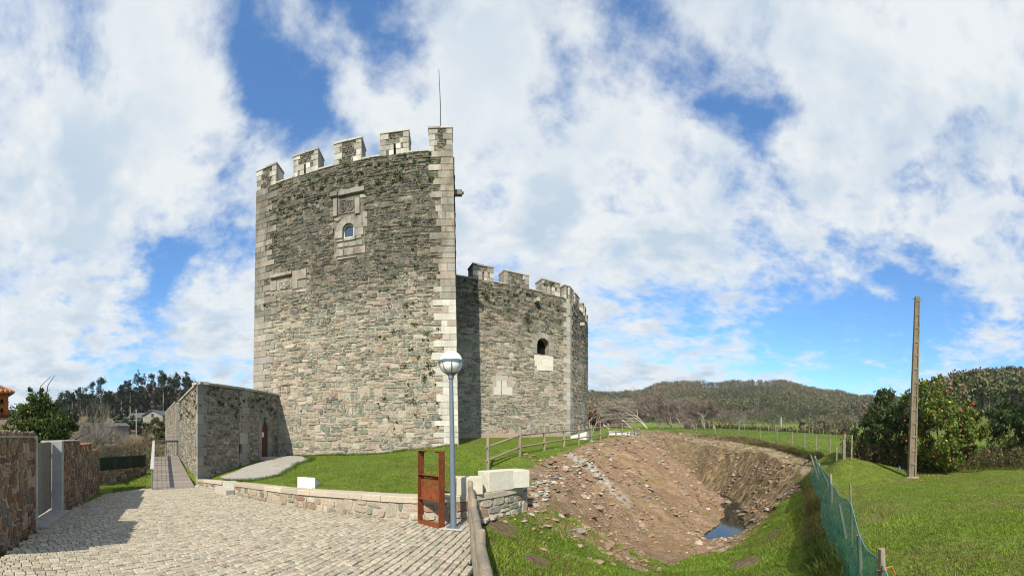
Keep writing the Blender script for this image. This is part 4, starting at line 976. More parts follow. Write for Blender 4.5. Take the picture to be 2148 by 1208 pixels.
zd = (dc[0] - dr - .34, dc[0] + dr + .34, dvb - .2, dvs + dr + .45); zs_ = (hole_s[0] - .05, hole_s[1] + .3, hole_s[2], hole_s[3])
def zb_g(u): return np.interp(u, [0, gw.c[1], gw.c[2], gw.c[3]], [-.5, -.65, -.05, .35])
st = rubble(.05, gw.L - .02, -.7, GTOP, rng, row=(.07, .19), ln=(.14, .55), holes=zones + [zd, zs_], wav=.06, gap=.007, rough=.6, split=.3, vbot=zb_g)
PAL_G = [(3, np.array(GREY) * .85), (2, DARK), (2, np.array(GREEN) * .8), (2.6, np.array(TAN) * .8), (1.2, np.array(RUST) * .8), (1.2, np.array(PALE) * .8)]
emit(gate, st, fg, M['gate_stone'], PAL_G, rng, d=(.004, .05))
arch(gate, gw, dc[0], dvb - .05, dvs, dr, M['granite'], [q * .7 for q in GRAN], rng, ring=.36, d=.045, depth=.40, jamb=(.3, .36), nv=4, point=.5)
# door leaf
th = np.linspace(0, math.pi, 9); O = [(dc[0] - dr, dvb)] + [(dc[0] - math.cos(q) * dr, dvs + math.sin(q) * dr * (1 + .5 * math.sin(q) ** 2)) for q in th] + [(dc[0] + dr, dvb)]
A = np.array(O); V = np.concatenate([gw.map(A[:, 0], A[:, 1], np.full(len(O), dd)) for dd in (-.05, -.12)]); n = len(O)
door = link('door', np_mesh('door', V, [list(range(n))] + [[i, (i + 1) % n, n + (i + 1) % n, n + i] for i in range(n)], M['door_paint']), gate)
block(door, dc[0] - dr * .95, dc[0] - dr * .1, dvb + 1.12, dvb + 1.40, fg, M['paper'], np.array((.8, .8, .8)), rng, name='notice', d=-.04, back=-.05, ch=.001, jit=0)
block(gate, dc[0] - .6, dc[0] + .6, dvb - .25, dvb, fg, M['granite'], GRAN[1], rng, name='doorstep', d=.75, back=-.1)
rail_coping(gate, gw, 0, gw.c[1] - .02, GTOP, rng, M['granite'], GRAN, 1.0, .10, -.5, .13)
rail_coping(gate, gw, gw.c[1] + .02, gw.c[2] - .02, GTOP, rng, M['granite'], GRAN, 1.1, .10, -.5, .13); rail_coping(gate, gw, gw.c[2] + .02, gw.c[3] - .05, GTOP, rng, M['granite'], GRAN, 1.1, .10, -.5, .13)
# continuation wall beyond the ramp
E1, E2 = P(368, 0, 27.8)[:2], P(347, 0, 40)[:2]; ET = EYE + 2.5
bw = thing('boundary_wall', 'grey stone boundary wall end beyond the wooden ramp', 'wall', (*E1, -.5))
ew = Wall([E2, E1, E1 + np.array((.55, .85)) * .55])
X, fs = sheet(ew, list(np.linspace(0, ew.L, 20)) + list(ew.c), np.linspace(-.8, ET, 10), [], seed=8); mb = MB().add(X, fs)
e3 = ew.p[-1]; e4 = E2 + np.array((.55, .85)) * .55; mb.add([(*E2, ET), (*E1, ET), (*e3, ET), (*e4, ET), (*e4, -.8), (*e3, -.8)], [[0, 1, 2, 3], [3, 2, 5, 4]]); mb.build('wall', M['gate_mortar'], bw)
fe = lambda u, v, d: ew.map(u, v, d); st = rubble(.02, ew.c[1] - .05, -.6, ET, rng, row=(.14, .3), ln=(.3, .9)); emit(bw, st, fe, M['gate_stone'], PAL_G, rng, nparts=120)
v = -.5
while v < ET - .1:
    h = rng.uniform(.35, .6); h = min(h, ET - v); block(bw, ew.c[1] + .01, ew.L, v, v + h, fe, M['granite'], GRAN[rng.integers(6)] * rng.uniform(.75, 1.05), rng, name='quoin', back=-.3); v += h
rail_coping(bw, ew, 0, ew.c[1], ET, rng, M['granite'], GRAN, 1.1, .08, -.55, .12)

# ================================================================== low retaining wall round the lawn
rng = np.random.default_rng(41)
class Curve:
    def __init__(s, pl):
        s.q, s.s = resample(pl, .1); t = np.gradient(s.q[:, :2], axis=0); s.t = t / np.linalg.norm(t, axis=1)[:, None]; s.L = s.s[-1]
    def at(s, u): return np.stack([np.interp(u, s.s, s.q[:, k]) for k in range(s.q.shape[1])], -1)
    def map(s, u, v, d=0.0):
        u = np.asarray(u, float); p = s.at(u); tx = np.interp(u, s.s, s.t[:, 0]); ty = np.interp(u, s.s, s.t[:, 1])
        return np.stack([p[..., 0] + ty * d, p[..., 1] - tx * d, np.broadcast_to(v, u.shape)], -1)
rc_ = Curve(RW)
topz = lambda u: np.interp(u, rc_.s, rc_.q[:, 2]) - .12
rwall = thing('retaining_wall', 'low curved stone wall with pale coping round the foot of the lawn', 'wall', (*RW[5][:2], 0))
def near_u(x, y): return rc_.s[np.argmin((rc_.q[:, 0] - x) ** 2 + (rc_.q[:, 1] - y) ** 2)]
gap0, gap1 = near_u(*gp(474, 1030)[:2]), near_u(*gp(499, 1037)[:2])
frr = lambda u, v, d: rc_.map(u, v, d)
for a, b_ in ((0.02, gap0), (gap1, rc_.L)):
    us = np.linspace(a, b_, int((b_ - a) / .15) + 2); n = len(us); mb = MB()
    bz = zplaza(rc_.at(us)[:, 0]) - .25; tz_ = topz(us)
    if b_ == rc_.L: bz = np.where(us > rc_.L - 2.6, bz - .45, bz)
    V = np.concatenate([rc_.map(us, bz, 0.0), rc_.map(us, tz_, 0.0), rc_.map(us, tz_, -.32), rc_.map(us, bz, -.32)]); fs = []
    for i in range(n - 1):
        for r_ in range(3): fs.append([r_ * n + i, r_ * n + i + 1, (r_ + 1) * n + i + 1, (r_ + 1) * n + i])
    fs += [[0, n, 2 * n, 3 * n], [n - 1, 4 * n - 1, 3 * n - 1, 2 * n - 1]]
    mb.add(V, fs).build('core', M['mortar'], rwall)
    st = rubble(a + .01, b_ - .01, -.75, .5, rng, row=(.09, .20), ln=(.14, .42), vtop=topz, vbot=lambda u: float(zplaza(rc_.at(u)[0])) - (.12 if u < rc_.L - 2.4 else .55), wav=.03, gap=.014, tall=.2)
    emit(rwall, st, frr, M['wall_stone'], [(3, TAN), (2, PINK), (2, GREY), (1.5, RUST), (1, GREEN), (1, PALE)], rng, nparts=230 if a > 1 else 60, d=(.008, .035))
    u = a
    while u < b_ - .05:
        w = min(rng.uniform(.45, 1.15), b_ - u); w = w if b_ - u - w > .25 else b_ - u; uu = np.linspace(u + .004, u + w - .004, 4); n = 4; z1 = topz(uu) + .12; z0 = topz(uu)
        V = np.concatenate([rc_.map(uu, z0, .045), rc_.map(uu, z1 - .012, .045), rc_.map(uu, z1, .033), rc_.map(uu, z1, -.34), rc_.map(uu, z0, -.34)]); fs = []
        for i in range(3):
            for r_ in range(4): fs.append([r_ * n + i, r_ * n + i + 1, (r_ + 1) * n + i + 1, (r_ + 1) * n + i])
        fs += [[0, n, 2 * n, 3 * n, 4 * n], [5 * n - 1, 4 * n - 1, 3 * n - 1, 2 * n - 1, n - 1]]
        link('coping_slab', np_mesh('coping_slab', V, fs, M['granite'], np.tile(np.array((.46, .40, .31)) * rng.uniform(.85, 1.12), (len(V), 1))), rwall); u += w
# two steps up through the gap in the wall
um = np.linspace(gap0 + .02, gap1 - .02, 3); steps = thing('stone_steps', 'pale granite steps through the gap in the low wall', 'steps', tuple(rc_.map(um[1:2], -.4, 0)[0]))
zb_ = float(zplaza(rc_.at(um[1])[0])); zt_ = float(topz(um[1])) + .1
for i, (d0, d1) in enumerate(((.32, -.1), (.02, -.45))):
    z1 = zb_ + (zt_ - zb_) * (i + 1) / 2.1; V = np.concatenate([rc_.map(um[[0, 2]], zz, dd) for zz, dd in ((zb_ - .15, d0), (z1, d0), (z1, d1), (zb_ - .15, d1))]); fs = [[0, 1, 3, 2], [2, 3, 5, 4], [4, 5, 7, 6], [0, 2, 4, 6], [1, 7, 5, 3]]
    link('step', np_mesh('step', V, fs, M['granite'], np.tile(GRAN[1] * 1.1, (8, 1))), steps)

# ================================================================== garden wall and gate on the far left
rng = np.random.default_rng(53)
BROWN = [(3, (.19, .12, .072)), (2.5, (.26, .18, .11)), (1.2, (.13, .085, .06)), (1.6, (.32, .255, .175)), (1, (.23, .115, .065)), (1, (.19, .17, .14))]

lw = Wall([LW0, LW1])
def LWu(px): return hit(px, LW0, LW1) * lw.L
u76, u128, u207 = LWu(76), LWu(128.5), LWu(207)
def zl_(u): return float(zplaza((LW0 + (LW1 - LW0) * (u / lw.L))[0]))
fl = lambda u, v, d: lw.map(u, v, d)
def gwall(root, ua, ub, zt, th=.32):
    V = []; fs = []
    for dd in (0, -th):
        for u in (ua, ub): V += [fl(np.array([u]), np.array([zl_(u) - .3]), np.array([dd]))[0], fl(np.array([u]), np.array([zt]), np.array([dd]))[0]]
    MB().add(V, [[0, 2, 3, 1], [4, 5, 7, 6], [1, 3, 7, 5], [0, 1, 5, 4], [2, 6, 7, 3]]).build('core', M['mortar'], root)
    return V
g1 = thing('garden_wall', 'brown rubble garden wall nearest the camera, beside the plank gate', 'wall', (*LW0, -.2))
gwall(g1, 0, u76, 1.62); st = rubble(.0, u76 - .1, -.45, 1.58, rng, row=(.07, .19), ln=(.09, .32), wav=.05, gap=.008, tall=.35, rough=.6, vbot=lambda u: zl_(u) - .15)
emit(g1, st, fl, M['wall_stone'], BROWN, rng, nparts=180, d=(.01, .035))
block(g1, u76 - .09, u76 + .0, zl_(u76) - .2, 1.66, fl, M['pale_concrete'], np.array((.5, .5, .46)), rng, name='edge_post', d=.05, back=-.34)
block(g1, .0, u76 - .1, 1.62, 1.66, fl, M['concrete'], np.array((.4, .38, .33)), rng, name='wall_cap', d=.04, back=-.34)
# end face stones of the near end
g2 = thing('garden_wall', 'stepped brown rubble garden wall beyond the plank gate', 'wall', (*(LW0 + (LW1 - LW0) * .5), -.3))
steps_u = [u128, LWu(167), LWu(193), u207 + .2]; tops = [P(140, 927.5, float(np.hypot(*(LW0 + (LW1 - LW0) * hit(140, LW0, LW1)))))[2], P(180, 934, float(np.hypot(*(LW0 + (LW1 - LW0) * hit(180, LW0, LW1)))))[2], P(200, 945, float(np.hypot(*(LW0 + (LW1 - LW0) * hit(200, LW0, LW1)))))[2]]
tf = lambda u: np.interp(u, [steps_u[0], steps_u[1], steps_u[1] + .001, steps_u[2], steps_u[2] + .001, steps_u[3]], [tops[0], tops[0], tops[1], tops[1], tops[2], tops[2]])
for a, b_, zt in zip(steps_u[:-1], steps_u[1:], tops):
    gwall(g2, a, b_, zt); block(g2, a, b_, zt, zt + .05, fl, M['tile'] if a > u128 else M['concrete'], np.array((.5, .2, .1)), rng, name='wall_cap', d=.05, back=-.36)
st = rubble(u128 + .02, steps_u[3], -.85, tops[0], rng, row=(.08, .2), ln=(.09, .30), wav=.05, gap=.009, tall=.4, rough=.6, vtop=tf, vbot=lambda u: zl_(u) - .15)
emit(g2, st, fl, M['wall_stone'], BROWN, rng, nparts=200, d=(.01, .035))
# concrete reveal of the gateway, belongs to the far wall
JD = .1
while True:
    qj = fl(np.array([u128 - .16]), np.array([0.]), np.array([-JD]))[0]
    if JD > 2 or math.atan2(qj[0], qj[1]) < az(108): break
    JD += .02
JD = min(JD, 2)
print('gate recess', JD)
block(g2, u128 - .16, u128 + .01, zl_(u128) - .3, tops[0] + .05, fl, M['pale_concrete'], np.array((.5, .5, .46)), rng, name='gate_jamb', d=.06, back=-JD - .3)
gt = thing('plank_gate', 'grey weathered plank gate set back in the garden wall', 'gate', tuple(fl(np.array([(u76 + u128) / 2]), np.array([-.2]), np.array([-JD]))[0]))
gu0, gu1 = u76 - .3, u128 - .17; nb = 13; ws = np.linspace(gu0, gu1, nb + 1); zgb = zl_(u128) + .10
for a, b_ in zip(ws[:-1], ws[1:]):
    block(gt, a, b_, zgb + .04, 1.50 + rng.uniform(-.008, .008), fl, M['weathered_wood'], np.array((.235, .215, .175)) * rng.uniform(.8, 1.15), rng, name='plank', d=-JD, back=-JD - .03, ch=.004, jit=.002)
for z in (.15, 1.15): block(gt, gu0, gu1, z, z + .1, fl, M['weathered_wood'], np.array((.2, .18, .15)), rng, name='batten', d=-JD - .035, back=-JD - .08)
th_ = MB(); V = [fl(np.array([u]), np.array([z]), np.array([dd]))[0] for u, z, dd in ((u76, -.5, .25), (u128 - .1, -.6, .25), (u128 - .1, zgb, .25), (u76, zl_(u76) + .04, .25), (u76 - .3, -.5, -1.3), (u128 - .1, -.6, -1.3), (u128 - .1, zgb + .02, -1.3), (u76 - .3, zl_(u76) + .06, -1.3))]
th_.add(V, [[0, 1, 2, 3], [3, 2, 6, 7], [0, 3, 7, 4], [1, 5, 6, 2]]).build('gateway_threshold', M['concrete']); tag(bpy.data.objects['gateway_threshold'], 'concrete threshold slab in front of the plank gate', kind='structure')
# terracotta ridge seen over the first wall
rt = thing('tile_ridge', 'row of terracotta ridge tiles just behind the brown garden wall', 'roof tiles', tuple(fl(np.array([1.0]), np.array([1.5]), np.array([-.9]))[0]))
for i in range(9):
    u = -.4 + i * .30; q0 = fl(np.array([u]), np.array([1.62]), np.array([-.6]))[0]; q1 = fl(np.array([u + .34]), np.array([1.63]), np.array([-.6]))[0]
    MB().tube([q0, q1], [.085, .075], 10).build('ridge_tile', M['tile'], rt)
V = [fl(np.array([u]), np.array([z]), np.array([dd]))[0] for dd in (-.5, -.7) for u, z in ((-.4, -.4), (2.3, -.4), (2.3, 1.62), (-.4, 1.62))]
MB().add(V, [[0, 1, 2, 3], [4, 5, 6, 7], [3, 2, 6, 7], [1, 2, 6, 5], [0, 3, 7, 4]]).build('backing_wall', M['concrete'], rt)

# ================================================================== cobbled plaza
rng = np.random.default_rng(61)
ppoly = [tuple(p[:2]) for p in offset_line(RWS, -.02)[::4]] + [(-.70, 6.95), (-.62, 6.3), (-.50, 4.3), (-.32, 2.6), (-.12, 1.2)] + [(-1, .4), (-4.8, .25)] + [tuple(LW0 + (.15, .15)), tuple(fl(np.array([u128]), np.array([0]), np.array([.03]))[0][:2]), (-12.35, 6.2), (-13.0, 8.3), (-12.3, 9.3), (-12.3, 10.6)]
pa = np.array(ppoly); plaza = empty('cobbled_plaza', (-4, 5, 0)); tag(plaza, 'plaza paved with small pale granite setts and mossy joints', kind='structure')
m, t, b = new_mat('joint_soil'); p = pos(t); n = t.noise(p, 1.3, 6, .7); n2 = t.noise(p, 30, 4, .6)
c = t.mix(t.smooth(n, .44, .60), (.18, .15, .10), (.11, .15, .03)); c = t.mix(1.0, c, t.ramp(n2, [(.2, .5), (.8, 1.4)]), 'MULTIPLY'); t.set(b.inputs['Base Color'], t.mix(1.0, c, (ALB, ALB, ALB), 'MULTIPLY')); bump(t, b, n2, .8, .02); M['joint_soil'] = m
xs = np.arange(-15.0, .3, .12); ysg = np.arange(.0, 12.5, .12); A, B = np.meshgrid(xs, ysg); gi = np.arange(A.size).reshape(A.shape)
ins = inside(pa, A, B); fcs = np.stack([gi[:-1, :-1], gi[:-1, 1:], gi[1:, 1:], gi[1:, :-1]], -1)[ins[:-1, :-1] & ins[1:, 1:] & ins[:-1, 1:] & ins[1:, :-1]]
link('joint_bed', np_mesh('joint_bed', np.stack([A.ravel(), B.ravel(), zplaza(A.ravel()) - .030], -1), fcs, M['joint_soil']), plaza)
setts = []
cs, sn = math.cos(R(-9)), math.sin(R(-9)); ux = -17.0
while ux < 4.0:
    w = rng.uniform(.098, .118); vy = -2.0 - rng.uniform(0, .1)
    while vy < 15.0:
        L = rng.uniform(.105, .165); bow = .055 * (.5 * (vy + L / 2) - 2.5) ** 2 * .35
        x = (ux + w / 2); y = vy + L / 2
        X_ = x * cs - y * sn + bow * .6 - .2; Y_ = x * sn + y * cs
        setts.append((X_, Y_, w, L)); vy += L
    ux += w
S = np.array(setts); wob = .03 * (fbm(S[:, 0] * .8, S[:, 1] * .8, 77) - .5); S[:, 0] += wob * 2; ok = inside(pa, S[:, 0], S[:, 1]) & (np.hypot(S[:, 0], S[:, 1]) > .6); S = S[ok]
dist = np.hypot(S[:, 0], S[:, 1]); vis = (S[:, 1] > 0) & (dist > 4.25)
order = np.argsort(np.where(vis, dist / np.sqrt(S[:, 2] * S[:, 3]), 1e6))
def sett_geo(x, y, w, l, rng):
    a = R(-9) + rng.uniform(-.06, .06); ca, sa = math.cos(a), math.sin(a); g_ = .0072; hw, hl = w / 2 - g_ * 1.1, l / 2 - g_ * .62; j = rng.uniform(-.006, .006, (4, 2)); z = float(zplaza(x)) + rng.uniform(-.006, .006); ti = rng.uniform(-.04, .04, 2)
    base = np.array([(-hw, -hl), (hw, -hl), (hw, hl), (-hw, hl)]) + j; mid = base * .97; top = base * .86
    V = []
    for q, zz in ((base, -.05), (mid, -.007), (top, .001)):
        for (p_, r_) in q: V.append((x + p_ * ca - r_ * sa, y + p_ * sa + r_ * ca, z + zz + .6 * p_ * ti[0] + r_ * ti[1]))
    fs = [[8, 9, 10, 11]]
    for k in range(4):
        jn = (k + 1) % 4; fs += [[k, jn, 4 + jn, 4 + k], [4 + k, 4 + jn, 8 + jn, 8 + k]]
    return V, fs
PALC = [(5, (.385, .340, .258)), (2, (.355, .314, .242)), (2, (.415, .368, .280)), (.5, (.38, .32, .235)), (.4, (.30, .27, .215))]
rv, rf, rc2, nb_ = [], [], [], 0
for r_, i in enumerate(order):
    V, fs = sett_geo(*S[i], rng); col = pick(PALC, rng)
    if r_ < 300: link('sett', np_mesh('sett', V, fs, M['cobble'], np.tile(col, (12, 1))), plaza)
    else: rv.append(np.array(V)); rf += [[nb_ + k for k in f] for f in fs]; rc2.append(np.tile(col, (12, 1))); nb_ += 12
o = link('setts', np_mesh('setts', np.concatenate(rv), rf, M['cobble'], np.concatenate(rc2)), plaza); o['kind'] = 'stuff'
# ================================================================== corten sign
rng = np.random.default_rng(71)
s0, s1 = np.array((-1.77, 6.73)), np.array((-1.30, 6.42)); sx = s1 - s0; SW = float(np.linalg.norm(sx)); sx /= SW; sy = np.array((-sx[1], sx[0])); SD, SH = .16, 1.38
SM = Matrix(((sx[0], sy[0], 0, s0[0]), (sx[1], sy[1], 0, s0[1]), (0, 0, 1, 0.0), (0, 0, 0, 1)))   # x along the face, y to the back
sign = thing('information_sign', 'rusty steel frame sign with cut-out lettering beside the lamp post', 'sign', (*((s0 + s1) / 2), 0)); tk = .008
def plate(name, lo, hi, parent=sign): return MB().box(lo, hi, SM, bev=.0015).build(name, M['corten'], parent)
plate('side_plate', (0, 0, .002), (tk, SD, SH)); plate('side_plate', (SW - tk, 0, .002), (SW, SD, SH))
plate('top_plate', (tk, 0, SH - tk), (SW - tk, SD, SH)); plate('bottom_plate', (tk, 0, .002), (SW - tk, SD, .05))
plate('shelf', (tk, .0, .925), (SW - tk, SD, .925 + tk)); plate('shelf', (tk, .0, .47), (SW - tk, SD, .47 + tk))
top_fix = [plate('bracket', (x, .03, SH - .03), (x + .02, SD - .03, SH - tk - .001)) for x in (.1, SW - .12)]
# the panel is cut through by its lettering
def cut_panel():
    pm = MB().box((tk, .085, .478), (SW - tk, .085 + .006, .925)).build('name_panel', M['corten'], sign)
    cutters = []
    for txt, z, size in (('FOXO', .815, .098), ('DEFENSIVO', .715, .098)):
        cu_ = bpy.data.curves.new('lettering', 'FONT'); cu_.body = txt; cu_.size = size; cu_.extrude = .03; cu_.offset = .0018; cu_.space_character = 1.02
        to = bpy.data.objects.new('lettering', cu_); COL.objects.link(to); to.location = (.035, .088, z); to.rotation_euler = (R(90), 0, 0); cutters.append(to)
    bpy.context.view_layer.update(); dg = bpy.context.evaluated_depsgraph_get()
    pm.matrix_world = Matrix(); bpy.context.view_layer.update()
    for to in cutters:
        me = bpy.data.meshes.new_from_object(to.evaluated_get(dg)); me.transform(to.matrix_world)
        bm = bmesh.new(); bm.from_mesh(me); bmesh.ops.remove_doubles(bm, verts=bm.verts, dist=1e-5); bmesh.ops.recalc_face_normals(bm, faces=bm.faces); bm.to_mesh(me); bm.free()
        co = bpy.data.objects.new('cutter', me); COL.objects.link(co)
        md = pm.modifiers.new('cut', 'BOOLEAN'); md.object = co; md.operation = 'DIFFERENCE'; md.solver = 'EXACT'
        bpy.context.view_layer.update(); res = bpy.data.meshes.new_from_object(pm.evaluated_get(bpy.context.evaluated_depsgraph_get()))
        pm.modifiers.clear(); pm.data = res
        bpy.data.objects.remove(co); cd = to.data; bpy.data.objects.remove(to); bpy.data.curves.remove(cd)
    pm.data.transform(SM); pm.matrix_parent_inverse = wm(sign).inverted(); pm.matrix_basis = Matrix()
    if not pm.data.materials: pm.data.materials.append(M['corten'])
    return pm
cut_panel()

# ================================================================== lamp post
lx, ly = P(951.5, 1110, 6.52)[:2]; lamp = thing('street_lamp', 'grey lamp post with caged white globe beside the rusty sign', 'street lamp', (lx, ly, 0))
lean = Vector((-.045, .0, 2.66)); base_v = Vector((lx, ly, .03))
MB().tube([base_v, base_v + lean * .55, base_v + lean * .551, base_v + lean * .93, base_v + lean], [.056, .047, .044, .038, .038], 14).build('post', M['lamp_metal'], lamp, smooth=True)
LM = Matrix.Translation((lx, ly, 0)) @ Matrix.Rotation(R(-6), 4, 'Z')
MB().box((-.17, -.13, .0), (.19, .15, .035), LM, bev=.012).build('base_slab', M['pale_concrete'], lamp)
MB().box((-.11, -.11, .034), (.11, .11, .044), LM, bev=.003).build('base_plate', M['lamp_metal'], lamp)
for i in range(4):
    q = Matrix.Rotation(R(45 + 90 * i - 6), 4, 'Z') @ Vector((.125, 0, 0)); MB().tube([(lx + q.x, ly + q.y, .036), (lx + q.x, ly + q.y, .07)], .011, 6).build('bolt', M['lamp_metal'], lamp)
gcen = base_v + lean + Vector((0, 0, .27)); gr_ = .205
MB().tube([base_v + lean - Vector((0, 0, .02)), base_v + lean + Vector((0, 0, .07))], [.052, .052], 14).build('neck', M['lamp_metal'], lamp, smooth=True)
prof = [(gr_ * math.sin(a) + .0001, -gr_ * math.cos(a)) for a in np.linspace(.15, math.pi, 22)]
MB().lathe(prof, gcen, 28).build('globe', M['opal_glass'], lamp, smooth=True)
cage = MB(); rr = gr_ + .012
cage.lathe([(rr, .03), (rr + .012, .03), (rr + .012, -.005), (rr, -.005), (rr, .03)], gcen, 32)
for i in range(8):
    a = 2 * math.pi * i / 8 + .2; cage.tube([gcen + Vector((math.cos(a) * rr * math.cos(e), math.sin(a) * rr * math.cos(e), rr * math.sin(e))) for e in np.linspace(0, -1.38, 9)], .008, 6)
cage.lathe([(.05, -.235), (.075, -.21), (.09, -.185)], gcen, 20); cage.build('cage', M['lamp_metal'], lamp, smooth=True)

# ================================================================== dressed stone blocks lying about
def stone_block(label, lo, hi, mtx, col, taper=None, mat='white_granite'):
    o = thing('stone_block', label, 'stone block', tuple(mtx.translation), 'pale dressed stone blocks')
    bm = bmesh.new(); bmesh.ops.create_cube(bm, size=1)
    for v in bm.verts: v.co = (lo[0] + (v.co.x + .5) * (hi[0] - lo[0]), lo[1] + (v.co.y + .5) * (hi[1] - lo[1]), lo[2] + (v.co.z + .5) * (hi[2] - lo[2]))
    if taper:
        for v in bm.verts: taper(v.co)
    bmesh.ops.bevel(bm, geom=bm.edges[:], offset=.008, segments=1, affect='EDGES')
    bmesh.ops.subdivide_edges(bm, edges=[e for e in bm.edges if e.calc_length() > .15], cuts=3, use_grid_fill=True)
    for v in bm.verts: v.co += Vector(rng.uniform(-.003, .003, 3))
    bm.transform(mtx); V = [tuple(v.co) for v in bm.verts]; bm.verts.index_update(); fs = [[v.index for v in f.verts] for f in bm.faces]; bm.free()
    link('slab', np_mesh('slab', V, fs, M[mat], np.tile(col, (len(V), 1))), o); return o
def frame(x, y, z, ang): return Matrix.Translation((x, y, z)) @ Matrix.Rotation(ang, 4, 'Z')
def on_wall(px, back=.14):
    best = min(range(len(rc_.s)), key=lambda i: abs(math.atan2(rc_.q[i, 0], rc_.q[i, 1]) - az(px)) if rc_.s[i] > near_u(-1.2, 7) else 9)
    u = rc_.s[best]; p_ = rc_.map(np.array([u]), 0.0, -back)[0]; t_ = rc_.t[best]; return p_[0], p_[1], float(topz(u)) + .122, math.atan2(t_[1], t_[0])
x, y, z, a = on_wall(991); stone_block('smallest pale stone block on the wall, closest to the lamp post', (-.26, -.17, 0), (.26, .17, .34), frame(x, y, z, a - .35), np.array((.53, .50, .40)))
x, y, z, a = on_wall(1048); stone_block('long pale stone block on the wall between two others', (-.36, -.18, 0), (.36, .18, .42), frame(x, y, z, a - .1), np.array((.57, .54, .455)))
x, y, z, a = on_wall(1080); stone_block('pale stone block at the end of the wall above the ditch', (-.25, -.36, 0), (.25, .2, .38), frame(x + .05, y + .12, z, a - .5), np.array((.56, .535, .455)))
q = P(642, 1028, 9.85); zz = float(zg(q[0], q[1]))
def wedge(co):
    if co.y > .1 and co.z > .1: co.z = .03
stone_block('white wedge-shaped block on the lawn behind the low wall', (-.27, 0, -.1), (.27, .62, .36), frame(q[0], q[1], zz - .02, R(4)), np.array((.68, .67, .64)), wedge)
q = P(1214, 921, 25.0); stone_block('white wedge-shaped block at the foot of the keep corner', (-.55, -.1, -.2), (.55, .9, .52), frame(q[0], q[1], float(zg(q[0], q[1])), R(-20)), np.array((.62, .61, .58)), lambda co: setattr(co, 'z', co.z if co.x > 0 or co.z < .1 else .22))
for px, d, lab in ((1286, 37, 'farthest white block but one, seen through the mound fence'), (1311, 39, 'small white block seen through the far end of the mound fence'), (1323, 41, 'pale block by the last posts of the mound fence')):
    q = P(px, 910, d); stone_block(lab, (-.6, -.4, -.2), (.6, .5, .45), frame(q[0], q[1], float(zg(q[0], q[1])), rng.uniform(-.6, .6)), np.array((.6, .58, .55)))

# ================================================================== log fences
def post(root, x, y, z0, z1, r, mat='wood', lean=(0, 0), name='post', n=10):
    p0 = Vector((x, y, z0 - .25)); p1 = Vector((x + lean[0], y + lean[1], z1)); pts_ = [p0.lerp(p1, k) for k in (0, .35, .7, .985, 1)]
    for i in (1, 2, 3): pts_[i] += Vector((rng.uniform(-.005, .005), rng.uniform(-.005, .005), 0))
    return MB().tube(pts_, [r * 1.04, r, r * .98, r * .97, r * .86], n, cap=True).build(name, M[mat], root, smooth=True)
mf = thing('log_fence', 'two-rail round log fence along the castle mound above the ditch', 'fence', tuple(FEN[0]))
HP = [1.16, 1.12, 1.1, 1.1, 1.1, 1.1, 1.1, 1.1, 1.1, 1.1, 1.1, 1.1, 1.1, 1.1, 1.1, 1.1]
fz = [float(zg(p_[0], p_[1])) for p_ in FEN]
for p_, z, h in zip(FEN, fz, HP): post(mf, p_[0], p_[1], z, z + h, .062 if p_[1] < 20 else .058, n=8)
for i in range(len(FEN) - 1):
    for hh in (.84, .36):
        a, b_ = Vector((FEN[i][0], FEN[i][1], fz[i] + hh)), Vector((FEN[i + 1][0], FEN[i + 1][1], fz[i + 1] + hh)); d_ = (b_ - a).normalized()
        if i == 0: a = a - d_ * .12
        MB().tube([a, a.lerp(b_, .5) + Vector((0, 0, rng.uniform(-.015, .015))), b_], [.042, .040, .042], 8).build('rail', M['wood'], mf, smooth=True)
nf = thing('log_fence', 'short thick log fence between the cobbles and the ditch', 'fence', (-.5, 5, 0))
NFP = [(-.79, 6.95, .80, .052), (-.52, 4.97, .80, .050), (-.285, 3.29, .80, .050), (-.06, 1.65, .80, .05)]
for x, y, z, r in NFP: post(nf, x, y, -.1, z, r, n=14)
for (xa, ya, za_, ra), (xb, yb, zb2, rb) in zip(NFP[:-1], NFP[1:]):
    for hh in (.66, .22):
        a, b_ = Vector((xa, ya, hh)), Vector((xb, yb, hh)); d_ = (b_ - a).normalized(); a = a + d_ * .02; b_ = b_ - d_ * .05
        MB().tube([a, a.lerp(b_, .4) + Vector((.006, 0, .006)), b_], [.048, .05, .047], 14).build('rail', M['wood'], nf, smooth=True)
# wire fence posts in the field
ff = thing('field_fence', 'line of thin wooden posts with wire across the green field', 'fence', tuple(FPT[0]))
prev = None
for i, p_ in enumerate(FPT):
    z = float(zg(p_[0], p_[1])); h = rng.uniform(1.1, 1.3); lx_ = rng.uniform(-.06, .06, 2); post(ff, p_[0], p_[1], z, z + h, .05, 'wood', lx_, n=6)
    if prev is not None:
        for hh in (.35, .7, 1.02): MB().tube([(prev[0], prev[1], prev[2] + hh), (p_[0], p_[1], z + hh)], .0022, 3, (.25, .24, .22), cap=False).build('wire', M['paint'], ff)
    prev = (p_[0], p_[1], z)
far = thing('field_fence', 'distant row of posts along the far edge of the green field', 'fence', tuple(P(1600, 905, 88)))
for px in (1439, 1474, 1488, 1513, 1540, 1562, 1588, 1612, 1627, 1650, 1672, 1698, 1704, 1727, 1755):
    d = 84 + rng.uniform(-2, 3); q = P(px, 900, d); z = float(zg(q[0], q[1])); post(far, q[0], q[1], z, z + rng.uniform(1.2, 1.6), .085, 'wood', rng.uniform(-.1, .1, 2), n=5)
q = P(1638, 895, 92); z = float(zg(q[0], q[1])); cp = thing('concrete_post', 'white slender post standing beyond the far fence', 'post', (q[0], q[1], z)); MB().box((-.13, -.13, -.3), (.13, .13, 3.6), Matrix.Translation((q[0], q[1], z)), bev=.01).build('shaft', M['pale_concrete'], cp)
